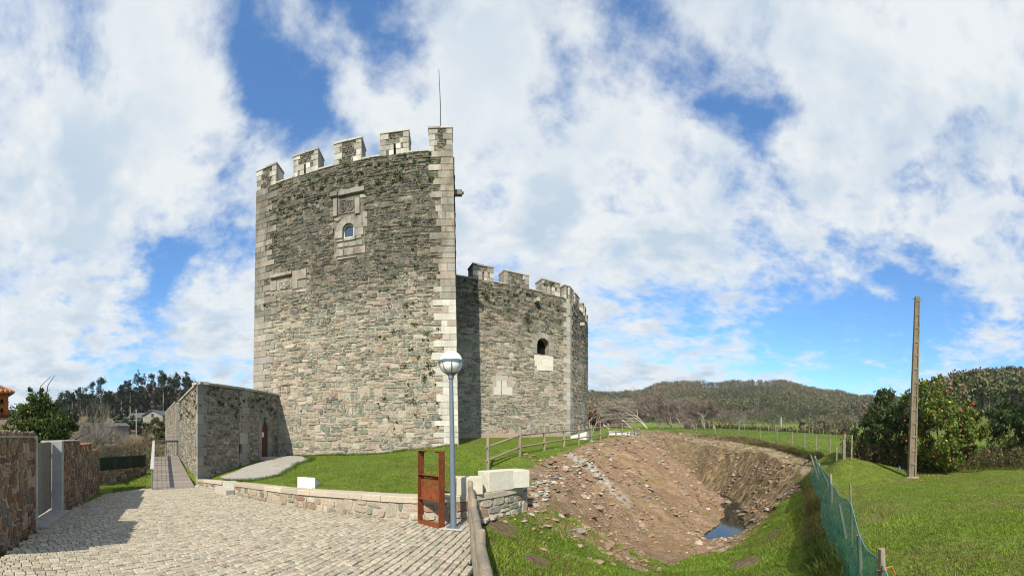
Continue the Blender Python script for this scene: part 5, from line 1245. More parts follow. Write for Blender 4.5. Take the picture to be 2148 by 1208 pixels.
q = P(1638, 870, 92); MB().box((-.15, -.15, 3.6), (.15, .15, 3.72), Matrix.Translation((P(1638, 0, 92)[0], P(1638, 0, 92)[1], z)), bev=.02).build('cap', M['pale_concrete'], cp)

# ================================================================== concrete pole
pz = float(zg(*P(1912, 1005, 18.4)[:2])); pq = P(1912, 1005, 18.4); ptop = P(1924.5, 623, 18.4)
pole = thing('concrete_pole', 'tall tapered concrete utility pole in front of the flowering bush', 'utility pole', (pq[0], pq[1], pz))
ax = Vector((pq[0], pq[1], 0)).normalized(); sd = Vector((ax.y, -ax.x, 0)); Hh = ptop[2] - pz; lean_v = Vector((ptop[0] - pq[0], ptop[1] - pq[1], 0)) 
mb = MB(); NL = 10
def pole_ring(k, inset=0.0):
    w = (.20 - .075 * k); d_ = (.15 - .05 * k); c = Vector((pq[0], pq[1], pz + Hh * k)) + lean_v * k; rt_ = R(18); a = sd * math.cos(rt_) + ax * math.sin(rt_); b2 = ax * math.cos(rt_) - sd * math.sin(rt_)
    return c, a, b2, w, d_
secs = [-.04, .0, .055, .065, .14, .15, .235, .245, .33, .34, .42, .43, .51, .52, .60, .61, .69, .70, .78, .79, .87, .88, 1.0]
rings = []
for i, k in enumerate(secs):
    c, a, b2, w, d_ = pole_ring(max(k, 0)); c = c if k >= 0 else c - Vector((0, 0, .4))
    rec = 0.055 if i % 2 == 0 and 2 <= i < len(secs) - 1 else 0
    rings.append((c, a, b2, w, d_))
# H-shaped shaft: two flanges and a web with recessed pockets between bars
for sgn in (-1, 1):
    V = []; 
    for k in (0, 1):
        c, a, b2, w, d_ = pole_ring(k); c = c - Vector((0, 0, .4)) if k == 0 else c
        for x_, y_ in ((sgn * w, -d_), (sgn * w * .58, -d_), (sgn * w * .58, d_), (sgn * w, d_)): V.append(c + a * x_ + b2 * y_)
    mb.add(V, [[0, 1, 5, 4], [1, 2, 6, 5], [2, 3, 7, 6], [3, 0, 4, 7], [4, 5, 6, 7]])
V = []
for k in (0, 1):
    c, a, b2, w, d_ = pole_ring(k); c = c - Vector((0, 0, .4)) if k == 0 else c
    for x_, y_ in ((-w * .579, -d_ * .72), (w * .579, -d_ * .72), (w * .579, d_ * .72), (-w * .579, d_ * .72)): V.append(c + a * x_ + b2 * y_)
mb.add(V, [[0, 1, 5, 4], [2, 3, 7, 6], [4, 5, 6, 7]]); mb.build('shaft', M['old_concrete'], pole)
for k in np.linspace(.07, .97, 13):
    V = []
    for kk in (k, k + .012 + .02 * (k > .9)):
        c, a, b2, w, d_ = pole_ring(min(kk, 1.0))
        for x_, y_ in ((-w * .578, -d_ * .97), (w * .578, -d_ * .97), (w * .578, d_ * .97), (-w * .578, d_ * .97)): V.append(c + a * x_ + b2 * y_)
    MB().add(V, [[0, 1, 5, 4], [1, 2, 6, 5], [2, 3, 7, 6], [3, 0, 4, 7], [4, 5, 6, 7], [3, 2, 1, 0]]).build('bar', M['old_concrete'], pole)
c, a, b2, w, d_ = pole_ring(.985); MB().tube([c - a * .28, c + a * .3], .012, 6, (.12, .1, .09)).build('hook_bolt', M['paint'], pole)
c, a, b2, w, d_ = pole_ring(0); MB().add([Vector((pq[0], pq[1], pz)) + a * x_ + b2 * y_ + Vector((0, 0, z_)) for z_ in (-.2, .05) for x_, y_ in ((-.3, -.25), (.28, -.28), (.32, .25), (-.27, .28))], [[0, 1, 5, 4], [1, 2, 6, 5], [2, 3, 7, 6], [3, 0, 4, 7], [4, 5, 6, 7]]).build('footing', M['concrete'], pole)

# ================================================================== green netting fence on the right
nt = thing('netting_fence', 'sagging green shade-net fence on crooked stakes at the meadow edge', 'fence', (3.8, 2.4, -.6))
def stake(p0, p1, r, mat='wood'): return MB().tube([p0, (Vector(p0) + Vector(p1)) / 2 + Vector((.01, -.01, 0)), p1], [r * 1.05, r, r * .9], 9).build('stake', M[mat], nt, smooth=True)
stake((3.80, 2.40, -.9), (3.81, 2.41, .27), .050); stake((4.80, 3.45, -.8), (4.78, 3.46, .06), .040); stake((5.66, 4.28, -1.0), (7.25, 5.85, -.10), .042); stake((9.15, 7.72, -.7), (9.2, 7.8, .40), .055)
stake((5.8, 4.36, -.7), (5.74, 4.36, .72), .022); stake((12.0, 10.1, -.8), (11.4, 10.35, .52), .045); stake((12.9, 11.6, -.7), (12.6, 11.9, .75), .035); stake((15.0, 13.5, -.6), (15.05, 13.9, .55), .05)
NTOP = [(3.60, 2.16, -.02), (3.86, 2.46, .10), (4.35, 3.0, .02), (4.80, 3.47, .08), (5.25, 3.85, .10), (5.75, 4.38, .36), (6.6, 5.3, .26), (7.6, 6.25, .24), (8.6, 7.3, .22), (9.2, 7.8, .26), (10.2, 8.9, .34), (11.5, 10.3, .44), (13.2, 12.0, .46), (15.0, 13.9, .5)]
NBOT = [(3.30, 2.15, -.75), (3.62, 2.55, -.78), (4.3, 3.2, -.75), (4.72, 3.6, -.75), (5.05, 3.95, -.72), (5.5, 4.5, -.72), (6.35, 5.45, -.7), (7.3, 6.45, -.68), (8.35, 7.45, -.66), (8.95, 8.0, -.6), (10.0, 9.1, -.58), (11.3, 10.5, -.56), (13.0, 12.2, -.52), (14.8, 14.1, -.5)]
tA, _ = resample(NTOP, .09); bA, _ = resample(NBOT, .09); n = 150
tA = np.stack([np.interp(np.linspace(0, 1, n), np.linspace(0, 1, len(tA)), tA[:, k]) for k in range(3)], 1); bA = np.stack([np.interp(np.linspace(0, 1, n), np.linspace(0, 1, len(bA)), bA[:, k]) for k in range(3)], 1)
rows = 10; V = []
for r_ in range(rows + 1):
    f = r_ / rows; q = tA * (1 - f) + bA * f; sg = .10 * math.sin(math.pi * f) * (vnoise(np.arange(n) * .11, np.full(n, 3.3)) - .3) + .03 * (vnoise(np.arange(n) * .5, np.full(n, r_ * .6)) - .5)
    q = q + np.stack([-.7 * sg, .7 * sg, 0 * sg], 1); V.append(q)
gi = np.arange((rows + 1) * n).reshape(rows + 1, n); fcs = np.stack([gi[:-1, :-1], gi[:-1, 1:], gi[1:, 1:], gi[1:, :-1]], -1).reshape(-1, 4)
link('netting', np_mesh('netting', np.concatenate(V), fcs, M['shade_net'], smooth=True), nt)
MB().tube([tuple(q) for q in tA], .006, 5, (.10, .35, .42)).build('hem_cord', M['paint'], nt); MB().tube([tuple(q) for q in bA], .006, 5, (.02, .2, .17)).build('hem_cord', M['paint'], nt)
stv = Vector((3.805, 2.405, .02)); MB().tube([stv + Vector((math.cos(a) * .056, math.sin(a) * .056, .01 * math.sin(2 * a))) for a in np.linspace(0, 6.283, 16)] , .008, 6).tube([stv + Vector((.05, -.02, 0)), stv + Vector((.12, -.07, .01)), stv + Vector((.15, -.10, -.08)), stv + Vector((.13, -.10, -.16))], .008, 6).build('baler_twine', M['rope'], nt, smooth=True)
for p0, p1 in (((1770.0, 955, 19.2), 1.0), ((1786, 975, 19.0), 1.3), ((1755, 968, 20.5), .9)):
    q = P(*p0); z = float(zg(q[0], q[1])); st_ = thing('hedge_stake', {955: 'thick grey stake at the start of the field fence', 975: 'leaning thin stake before the dark hedge', 968: 'short stake behind the end of the green netting'}[p0[1]], 'stake', (q[0], q[1], z)); post(st_, q[0], q[1], z, z + p1, .045 if p0[1] != 955 else .1, 'wood', (.1, .05) if p0[1] == 975 else (0, 0), name='pole', n=7)

# ================================================================== wooden ramp with railing beside the gatehouse
rng = np.random.default_rng(83)
ra0, ra1 = P(319, 1024, 14.8), P(410.5, 1023.5, 14.95); rb0, rb1 = P(322.5, 957, 24.5), P(372.6, 957, 25.8)
ra0[2] = ra1[2] = float(zplaza(ra0[0])) + .02; zf = .28; rb0[2] = rb1[2] = zf
ramp = thing('wooden_ramp', 'grey plank ramp with handrail climbing beside the gatehouse', 'ramp', tuple(ra0))
nb = 62
for i in range(nb):
    f0, f1 = i / nb, (i + .93) / nb; q = [ra0 + (rb0 - ra0) * f0, ra1 + (rb1 - ra1) * f0, ra1 + (rb1 - ra1) * f1, ra0 + (rb0 - ra0) * f1]; q = [np.array(k) for k in q]; dz_ = rng.uniform(-.002, .002)
    V = [k + (0, 0, dz_) for k in q] + [k - (0, 0, .04) for k in q]; col = np.array((.27, .235, .20)) * rng.uniform(.78, 1.18)
    link('plank', np_mesh('plank', V, [[0, 1, 2, 3], [7, 6, 5, 4], [0, 4, 5, 1], [1, 5, 6, 2], [2, 6, 7, 3], [3, 7, 4, 0]], M['weathered_wood'], np.tile(col, (8, 1))), ramp)
for e0, e1 in ((ra0, rb0), (ra1, rb1)):
    d_ = (ra1 - ra0) / np.linalg.norm(ra1 - ra0) * (.12 if e0 is ra0 else -.12); V = [np.array(k) + d_ * s for k in (e0, e1) for s in (0, .8)]; V = [k - (0, 0, .045) for k in V] + [np.array((k[0], k[1], min(k[2] - .1, float(zg(k[0], k[1])) - .1))) for k in V]
    MB().add(V, [[0, 2, 6, 4], [1, 5, 7, 3], [0, 4, 5, 1], [2, 3, 7, 6]]).build('side_board', M['wood'], ramp)
hr0 = Vector(ra0) + Vector((0, 0, .83)); hr1 = Vector(rb0) + Vector((-.3, .2, 1.02))
def plank_rail(a, b_, w, h, name, mat, col=(.45, .43, .40)):
    d_ = (b_ - a); L = d_.length; x_ = d_.normalized(); y_ = Vector((-x_.y, x_.x, 0)).normalized(); z_ = x_.cross(y_); m4 = Matrix((( x_.x, y_.x, z_.x, a.x), (x_.y, y_.y, z_.y, a.y), (x_.z, y_.z, z_.z, a.z), (0, 0, 0, 1)))
    return MB().box((-.04, -w / 2, -h / 2), (L + .04, w / 2, h / 2), m4, col, bev=.006).build(name, mat, ramp)
plank_rail(hr0, hr1, .16, .05, 'handrail', M['weathered_wood'])
for k in np.linspace(0.01, .99, 6):
    t_ = hr0.lerp(hr1, k); b0 = Vector(ra0).lerp(Vector(rb0) + Vector((-.3, .2, 0)), k); MB().box((-.025, -.025, 0), (.025, .025, t_.z - b0.z - .02), Matrix.Translation(b0), bev=.004).build('baluster', M['steel'], ramp)
for f in (.25, .5, .75):
    MB().tube([Vector(ra0).lerp(hr0, f), (Vector(rb0) + Vector((-.3, .2, 0))).lerp(hr1, f)], .007, 6).build('cable', M['steel'], ramp)
hr2 = Vector(rb1) + Vector((-1.2, .9, 1.0)); plank_rail(hr1, hr2, .16, .14, 'handrail', M['weathered_wood'], (.33, .30, .27))
for k in (.0, .5, 1.0):
    t_ = hr1.lerp(hr2, k); MB().box((-.03, -.03, -.2), (.03, .03, t_.z - zf), Matrix.Translation((t_.x, t_.y, zf)), bev=.004).build('baluster', M['steel'], ramp)
# green panel fence on a low wall at the end of the lane
f0, f1 = P(203, 985, 17.9), P(304, 985, 20.6); gf = thing('panel_fence', 'dark green panel fence on a low stone wall at the lane end', 'fence', tuple(f0)); zt = .60; zb2 = -.06
for i in range(3):
    a, b_ = f0[:2] + (f1[:2] - f0[:2]) * i / 3, f0[:2] + (f1[:2] - f0[:2]) * (i + .985) / 3; dr_ = (b_ - a) / np.linalg.norm(b_ - a); nn_ = np.array((dr_[1], -dr_[0])) * .02
    MB().prism([tuple(a + nn_), tuple(b_ + nn_), tuple(b_ - nn_), tuple(a - nn_)], zb2, zt).build('panel', M['green_panel'], gf)
    for k in range(1, 6):
        c_ = a + (b_ - a) * k / 6; MB().prism([tuple(c_ + nn_ * 1.0 - dr_ * .03), tuple(c_ + nn_ * 1.0 + dr_ * .03), tuple(c_ + nn_ * 2 + dr_ * .02), tuple(c_ + nn_ * 2 - dr_ * .02)], zb2 + .02, zt - .02).build('rib', M['green_panel'], gf)
for i in range(4):
    a = f0[:2] + (f1[:2] - f0[:2]) * i / 3; MB().box((a[0] - .04, a[1] - .04, -.6), (a[0] + .04, a[1] + .04, zt + .06), None, (.03, .04, .03), bev=.01).build('fence_post', M['paint'], gf)
wl = Wall([f0[:2], f1[:2]]); X, fs = sheet(wl, np.linspace(0, wl.L, 12), [-1.0, zb2], [], depth=.12); MB().add(X, fs).build('wall_core', M['mortar'], gf)
st = rubble(0, wl.L, -.8, zb2, rng, row=(.12, .2), ln=(.2, .5)); emit(gf, st, lambda u, v, d: wl.map(u, v, d + .12), M['wall_stone'], BROWN, rng, nparts=60)
# ================================================================== vegetation
def leaf_mesh(name, C, size, cols, rng, mat, parent, aspect=1.6, up=0.0):
    """one small folded leaf per centre"""
    n = len(C); d = rng.normal(size=(n, 3)); d[:, 2] += up; d /= np.linalg.norm(d, axis=1)[:, None]; e = rng.normal(size=(n, 3)); e -= d * (e * d).sum(1)[:, None]; e /= np.linalg.norm(e, axis=1)[:, None]
    nrm = np.cross(d, e); s = (size * rng.uniform(.6, 1.35, n))[:, None]
    V = np.stack([C - d * s * aspect * .5, C + e * s * .5 + nrm * s * .12, C + d * s * aspect * .5, C - e * s * .5 + nrm * s * .12], 1).reshape(-1, 3)
    F_ = np.arange(4 * n).reshape(n, 4); return link(name, np_mesh(name, V, F_, mat, np.repeat(cols, 4, 0)), parent)
def clumpy(centers, radii, n, rng, k=None, spread=.19, shell=.5):
    """points gathered in clumps through ellipsoids, denser towards the outside"""
    centers = np.array(centers, float); radii = np.array(radii, float); vol = radii.prod(1) ** .8; k = k or max(12, n // 85)
    which = rng.choice(len(centers), k, p=vol / vol.sum()); d = rng.normal(size=(k, 3)); d /= np.linalg.norm(d, axis=1)[:, None]
    cc = centers[which] + d * radii[which] * (rng.uniform(shell ** 3, 1, k) ** (1 / 3))[:, None]
    w = rng.integers(0, k, n); r = radii[which][w].mean(1)[:, None]; return cc[w] + rng.normal(size=(n, 3)) * r * spread * .5, w, k
def tone(n, base, rng, var=.3, w=None, k=None, alt=None, altp=.1):
    c = np.array(base)[None] * rng.uniform(1 - var, 1 + var, (n, 1))
    if w is not None: c = c * rng.uniform(.75, 1.25, k)[w][:, None]
    if alt is not None: m_ = rng.random(n) < altp; c[m_] = np.array(alt) * rng.uniform(.8, 1.2, (m_.sum(), 1))
    return c
def branch_tree(base, h, rng, r0=.12, levels=4, spread=.6, lean=(0, 0, 0), nkid=(3, 5), up=.25, trunk=.35, curl=.12, kinks=3, rmin=.006, lk_=.33):
    """returns tapered branch segments grown from a trunk"""
    segs = []; lean = np.array(lean, float)
    def grow(p, d, L, r, lv):
        pts_ = [p]; rad = [r]; q = p.copy(); dd = d.copy()
        for i in range(kinks):
            dd = dd + rng.normal(size=3) * curl + np.array((0, 0, up * .15 * (lv > 0))) + lean * lk_ * .3; dd /= np.linalg.norm(dd); q = q + dd * L / kinks; pts_.append(q.copy()); rad.append(r * (1 - .55 * (i + 1) / kinks))
        segs.append((pts_, rad, lv))
        if lv < levels:
            for j in range(rng.integers(*nkid) + (lv == 0)):
                f = rng.uniform(.35 if lv else .55, 1.0); ii = min(int(f * kinks), kinks - 1); s = f * kinks - ii; pp = pts_[ii] * (1 - s) + pts_[ii + 1] * s
                a = dd + rng.normal(size=3) * spread; a[2] += up * .4; a = a + lean * .35 * (1 + 1.5 * (lk_ > .5)); a /= np.linalg.norm(a); grow(pp, a, L * rng.uniform(.55, .8), max(rad[ii] * .55, rmin), lv + 1)
    d0 = np.array((0, 0, 1.0)) + lean * .6 + rng.normal(size=3) * .05; d0 /= np.linalg.norm(d0); grow(np.array(base, float), d0, h * trunk, r0, 0); return segs
def tubes(segs, col, lo=3, hi=6):
    V = []; F_ = []; C_ = []; nb = 0
    for pts_, rad, lv in segs:
        n = hi if lv == 0 else (5 if lv == 1 and hi > 4 else lo); P_ = np.array(pts_); t_ = np.gradient(P_, axis=0); t_ /= np.linalg.norm(t_, axis=1)[:, None]
        a = np.cross(t_, (.3, .9, .2)); a /= np.linalg.norm(a, axis=1)[:, None]; b_ = np.cross(t_, a); q = np.linspace(0, 2 * math.pi, n, endpoint=False)
        ring = P_[:, None] + (a[:, None] * np.cos(q)[None, :, None] + b_[:, None] * np.sin(q)[None, :, None]) * np.array(rad)[:, None, None]; V.append(ring.reshape(-1, 3)); m_ = len(P_)
        i, k = np.meshgrid(np.arange(m_ - 1), np.arange(n), indexing='ij'); k2 = (k + 1) % n; F_.append(nb + np.stack([i * n + k, i * n + k2, (i + 1) * n + k2, (i + 1) * n + k], -1).reshape(-1, 4)); C_.append(np.tile(np.array(col) * RNG.uniform(.85, 1.15), (m_ * n, 1))); nb += m_ * n
    return np.concatenate(V), np.concatenate(F_), np.concatenate(C_)
def ribbons(segs, col):
    V = []; F_ = []; C_ = []; nb = 0; by = {}
    for pts_, rad, lv in segs: by.setdefault(len(pts_), []).append((pts_, rad))
    for k, L in by.items():
        P_ = np.array([q[0] for q in L]); r_ = np.array([q[1] for q in L]); t_ = np.gradient(P_, axis=1); m_ = len(L); e = np.cross(t_, RNG.normal(size=(m_, 1, 3))); e /= np.linalg.norm(e, axis=2, keepdims=True) + 1e-9
        vv = np.stack([P_ - e * r_[..., None], P_ + e * r_[..., None]], 2).reshape(m_ * k * 2, 3); b_ = nb + (np.arange(m_)[:, None] * k + np.arange(k - 1)[None]).reshape(-1, 1) * 2; V.append(vv); F_.append(np.concatenate([b_, b_ + 1, b_ + 3, b_ + 2], 1)); C_.append(np.repeat(np.array(col)[None] * RNG.uniform(.8, 1.2, (m_, 1)), k * 2, 0)); nb += len(vv)
    return np.concatenate(V), np.concatenate(F_), np.concatenate(C_)
def wood(name, segs, col, parent, fine=False, **kw):
    V, F_, C_ = ribbons(segs, col) if fine else tubes(segs, col, **kw); return link(name, np_mesh(name, V, F_, M['bark'], C_, smooth=True), parent)

# ---- flowering camellia and its dark companion beside the pole
rng = np.random.default_rng(101)
def bush(name, label, px, base_py, d, blobs, n, size, base_col, alt, parent=None, flowers=0, cat='bush', stems=6, group=None, altp=.12, leafmat='leaf', up=.0, kdiv=85):
    q = P(px, base_py, d); z = float(zg(q[0], q[1])); root = thing(name, label, cat, (q[0], q[1], z), group); th = az(px); rt_ = np.array((math.cos(th), -math.sin(th), 0)); fw = np.array((math.sin(th), math.cos(th), 0))
    cen = [np.array((q[0], q[1], z)) + rt_ * b_[0] + fw * b_[1] + np.array((0, 0, b_[2])) for b_ in blobs]; rad = [b_[3:] if len(b_) == 6 else (b_[3],) * 3 for b_ in blobs]
    C, w, k = clumpy(cen, rad, n, rng, k=max(12, n // kdiv)); ok = C[:, 2] > zg(C[:, 0], C[:, 1]) + .03; C, w = C[ok], w[ok]
    leaf_mesh('crown', C, size, tone(len(C), base_col, rng, .3, w, k, alt, altp), rng, M[leafmat], root, up=up)
    segs = []
    for i in range(stems):
        t_ = cen[rng.integers(len(cen))] + rng.normal(size=3) * .3; b0 = np.array((q[0], q[1], z - .1)) + rng.normal(size=3) * (.18, .18, 0); mid = (b0 + t_) / 2 + rng.normal(size=3) * .15; segs.append(([b0, mid, t_], [.06, .04, .015], 1))
    if stems: wood('stem', segs, (.10, .08, .06), root, hi=5)
    if flowers:
        FC = []; fw_ = np.array([np.prod(r__[:2]) for r__ in rad]); fw_ = fw_ / fw_.sum()
        for _ in range(flowers * 3):
            i = rng.choice(len(cen), p=fw_); dd = rng.normal(size=3); dd[2] += .25; dd /= np.linalg.norm(dd)
            if dd @ fw > .15: continue
            FC.append(cen[i] + dd * np.array(rad[i]) * rng.uniform(.88, 1.0))
            if len(FC) >= flowers: break
        for f in FC:
            if f[2] < z + .3: continue
            mb = MB(); col = np.array((.60, .10, .10)) * rng.uniform(.75, 1.15) + rng.uniform(0, .06, 3) * (0, 1, 1); nr = np.array(-fw) + rng.normal(size=3) * .4; nr /= np.linalg.norm(nr); a = np.cross(nr, (0, 0, 1)); a /= np.linalg.norm(a); b2 = np.cross(nr, a); r_ = rng.uniform(.036, .062)
            ring = [f + (a * math.cos(t_) + b2 * math.sin(t_)) * r_ * rng.uniform(.85, 1.1) for t_ in np.linspace(0, 6.283, 8)[:-1]]; inn = [f + nr * r_ * .55 + (a * math.cos(t_) + b2 * math.sin(t_)) * r_ * .5 for t_ in np.linspace(0.4, 6.683, 8)[:-1]]
            mb.add(ring + inn + [f + nr * r_ * .35, f - nr * r_ * .2], [[i, (i + 1) % 7, 7 + (i + 1) % 7, 7 + i] for i in range(7)] + [[7 + i, 7 + (i + 1) % 7, 14] for i in range(7)] + [[(i + 1) % 7, i, 15] for i in range(7)], tuple(col)); mb.build('flower', M['petal'], root)
    return root
bush('camellia_bush', 'large camellia bush covered in pink flowers behind the concrete pole', 1975, 985, 20.6, [(0, 0, 2.6, 2.1, 1.7, 2.3), (-.9, -.2, 3.6, 1.3, 1.2, 1.4), (.6, .1, 4.0, 1.2, 1.1, 1.3), (1.3, 0, 2.2, 1.2, 1.2, 1.6), (-1.2, -.2, 1.8, 1.1, 1.1, 1.4), (-.3, 0, 4.9, .6, .6, .7), (.5, 0, 1.0, 1.6, 1.3, .9), (-1.6, -.3, 3.0, .5, .5, .6), (1.9, 0, 3.2, .5, .5, .8), (.1, 0, 5.3, .3, .3, .5), (-.8, 0, 4.8, .35, .35, .5), (1.1, 0, 4.9, .4, .4, .5), (2.2, 0, 1.6, .5, .6, .7)], 24000, .105, (.115, .160, .030), (.50, .40, .05), flowers=170, altp=.06, kdiv=150)
bush('evergreen_bush', 'dark glossy bush left of the concrete pole, mostly without flowers', 1862, 985, 21.5, [(0, .5, 2.4, 1.6, 1.5, 2.2), (-.9, .4, 1.7, 1.2, 1.2, 1.6), (.8, .4, 3.3, 1.1, 1.1, 1.3), (-.2, .5, 3.9, .8, .8, 1.0), (-1.1, .4, 3.1, .55, .6, 1.1)], 18000, .085, (.055, .088, .024), (.10, .13, .04), flowers=14, kdiv=130)
bush('evergreen_bush', 'dark evergreen bush cut by the edge of the picture, right of the camellia', 2118, 975, 25, [(0, 0, 2.0, 1.7, 1.5, 2.0), (1.6, .3, 2.9, 1.6, 1.5, 2.0), (-.6, .5, 3.3, 1.2, 1.2, 1.3), (2.8, .5, 2.2, 1.7, 1.5, 2.3), (1.2, .4, 4.3, .9, .9, 1.0)], 22000, .10, (.06, .095, .026), (.07, .10, .03))
bush('young_tree', 'slender light green sapling leaning before the dark bushes', 1815, 965, 23, [(0, 0, 1.3, .35, .35, .9), (.1, 0, 2.3, .28, .3, .8), (-.15, 0, .7, .45, .4, .6), (.2, 0, 3.0, .18, .2, .5)], 2600, .075, (.055, .085, .028), (.10, .13, .05), stems=3, cat='sapling')
# brambles under and between the bushes
rng = np.random.default_rng(107); segs = []; C = []
for i in range(900):
    px = rng.uniform(1770, 2160); d = rng.uniform(20.5, 25) + 1.0 * (px > 2050); q = P(px, 0, d); z = float(zg(q[0], q[1])); a = rng.uniform(0, 6.28); L = rng.uniform(.5, 1.5); p0 = np.array((q[0], q[1], z - .02)); p1 = p0 + np.array((math.cos(a) * L * .3, math.sin(a) * L * .3, L)); p2 = p1 + np.array((math.cos(a) * L * .4, math.sin(a) * L * .4, -L * rng.uniform(.0, .4))); segs.append(([p0, p1, p2], [.008, .006, .003], 2))
    for _ in range(10): f = rng.uniform(.2, 1); C.append((p0 * (1 - f) + p1 * f) + rng.normal(size=3) * .14)
V, F_, C_ = tubes(segs, (.15, .105, .06)); o = link('brambles', np_mesh('brambles', V, F_, M['bark'], C_)); tag(o, 'tangle of brown bramble stems under the bushes', 'brambles', None, 'stuff')
C = np.array(C); C = C[C[:, 2] > zg(C[:, 0], C[:, 1]) + .02]; lv = leaf_mesh('leaves', C, .09, tone(len(C), (.06, .075, .025), rng, .4, None, None, (.17, .10, .04), .25), rng, M['leaf'], o)
q = P(1888, 983, 19.5); MB().add([(q[0] + a, q[1] + b_, float(zg(q[0], q[1])) + c) for a, b_, c in ((0, 0, .02), (.12, .05, .0), (.08, .1, .3), (-.05, .06, .34), (.05, -.03, .2))], [[0, 1, 4], [1, 2, 4], [2, 3, 4], [3, 0, 4], [0, 3, 2, 1]]).build('plastic_scrap', M['blue_plastic']); tag(bpy.data.objects['plastic_scrap'], 'small scrap of blue plastic at the foot of the dark bush', 'plastic scrap')
# fallen petals
fp = MB()
for i in range(170):
    q = P(rng.normal(1935, 45), 0, 18.6 + rng.normal() * .9); z = float(zg(q[0], q[1])) + .05; r_ = rng.uniform(.025, .05); a = rng.uniform(0, 6.28); fp.add([(q[0] + math.cos(a + k) * r_, q[1] + math.sin(a + k) * r_, z + .012 * (k % 2)) for k in (0, 1.57, 3.14, 4.71)], [[0, 1, 2, 3]], (.60, .22, .17))
o = fp.build('fallen_petals', M['petal']); tag(o, 'faded pink petals scattered on the grass below the camellia', 'petals', None, 'stuff')

# ---- orange tree and bare shrubs behind the garden wall
rng = np.random.default_rng(113)
def atree(label, px, d, zbase, blobs, n, size, col, alt, h, trunk_r, cat='tree', name='orange_tree', fruit=0, altp=.08, bark=(.07, .055, .04)):
    q = P(px, 0, d); root = thing(name, label, cat, (q[0], q[1], zbase)); th = az(px); rt_ = np.array((math.cos(th), -math.sin(th), 0)); fw = np.array((math.sin(th), math.cos(th), 0)); o3 = np.array((q[0], q[1], zbase))
    cen = [o3 + rt_ * b_[0] + fw * b_[1] + np.array((0, 0, b_[2])) for b_ in blobs]; rad = [b_[3:] if len(b_) == 6 else (b_[3],) * 3 for b_ in blobs]
    C, w, k = clumpy(cen, rad, n, rng, spread=.3); leaf_mesh('crown', C, size, tone(len(C), col, rng, .3, w, k, alt, altp), rng, M['leaf'], root)
    segs = [([o3, o3 + (0.05, 0, h * .25), o3 + (0, 0, h * .45)], [trunk_r, trunk_r * .85, trunk_r * .7], 0)]
    for c in cen:
        b0 = o3 + np.array((0, 0, h * rng.uniform(.25, .45))); segs.append(([b0, (b0 + c) / 2 + rng.normal(size=3) * .1, c], [trunk_r * .6, trunk_r * .4, trunk_r * .15], 1))
        for _ in range(6): e_ = c + rng.normal(size=3) * np.array(rad[0]) * .5; segs.append(([(b0 + c) / 2, (c + e_) / 2, e_], [trunk_r * .3, trunk_r * .2, .01], 2))
    wood('trunk', segs, bark, root)
    for i in range(fruit):
        i_ = rng.integers(7); c = cen[i_] + (rng.uniform(-.8, .8) * rt_ - .85 * fw) * np.array(rad[i_]) + np.array((0, 0, rng.uniform(-.7, .3) * rad[i_][2])); mb = MB(); mb.lathe([(.001, -.05), (.035, -.036), (.05, 0), (.035, .036), (.001, .05)], c, 8, (.62, .22, .02)); mb.build('orange', M['petal'], root, smooth=True)
    return root
atree('dense green orange tree rising behind the brown garden wall', 82, 15.5, -1.1, [(0, 0, 3.2, 1.15, 1.0, 1.0), (-.9, 0, 2.9, .65, .7, .8), (.85, 0, 3.1, .6, .7, .75), (-.15, 0, 4.0, .75, .7, .5), (-.85, -.1, 1.9, .6, .7, .7), (.0, .2, 2.2, .9, .7, .7), (.45, 0, 4.1, .45, .5, .4), (-.35, 0, 4.45, .22, .3, .3), (1.1, 0, 2.4, .35, .4, .5), (.1, 0, 4.5, .2, .2, .2)], 15000, .075, (.065, .110, .024), (.14, .16, .03), 4.0, .10, fruit=10)
def bare(label, px, d, py_base, h, r0, rngseed, col=(.30, .265, .215), levels=4, spread=.55, lean=(0, 0, 0), name='bare_tree', cat='tree', group=None, trunk=.35, nkid=(3, 5), z=None, multi=1, twig=None, **kw):
    r_ = np.random.default_rng(rngseed); q = P(px, py_base, d); zz_ = float(zg(q[0], q[1])) if z is None else z; root = thing(name, label, cat, (q[0], q[1], zz_), group); th = az(px); ln = np.array((math.cos(th), -math.sin(th), 0)) * lean[0] + np.array((0, 0, lean[2]))
    segs = []
    for i in range(multi): segs += branch_tree((q[0] + r_.normal() * .15 * (multi > 1), q[1] + r_.normal() * .15 * (multi > 1), zz_ - .1), h * r_.uniform(.8, 1.1), r_, r0, levels, spread, ln + (r_.normal(size=3) * (.45 if kw.get('lk_', 0) < .5 else .22) * (multi > 1)), nkid, trunk=trunk, **kw)
    s0_ = [s for s in segs if s[2] <= 1]; s1_ = [s for s in segs if s[2] > 1]; wood('trunk', s0_, col, root); wood('crown', s1_, np.array(twig if twig is not None else col) * .92, root, fine=True); return root
bare('bare twiggy fruit tree behind the stepped garden wall', 165, 22, 0, 5.4, .05, 5, (.25, .22, .175), multi=5, trunk=.42, levels=4, z=-1.2, spread=.5, rmin=.009, nkid=(4, 6))
bare('bare twiggy shrub right of the fruit tree, above the wall steps', 203, 23, 0, 3.3, .035, 6, (.23, .20, .16), multi=5, trunk=.42, levels=4, z=-1.2, rmin=.010, name='bare_shrub', cat='shrub')
for i, (px, d, h, lab) in enumerate(((232, 26, 2.9, 'brown thicket of bare stems behind the green panels, left part'), (262, 27, 3.0, 'brown thicket of bare stems behind the middle of the green panels'), (292, 28, 3.1, 'brown thicket of bare stems just left of the ramp rail'), (325, 34, 2.6, 'low bare thicket seen above the ramp end'))):
    bare(lab, px, d, 0, h, .03, 40 + i, (.20, .165, .11), multi=16, trunk=.5, levels=3, z=-1.0, rmin=.010, name='bare_thicket', cat='thicket', group='bare thickets beyond the lane')
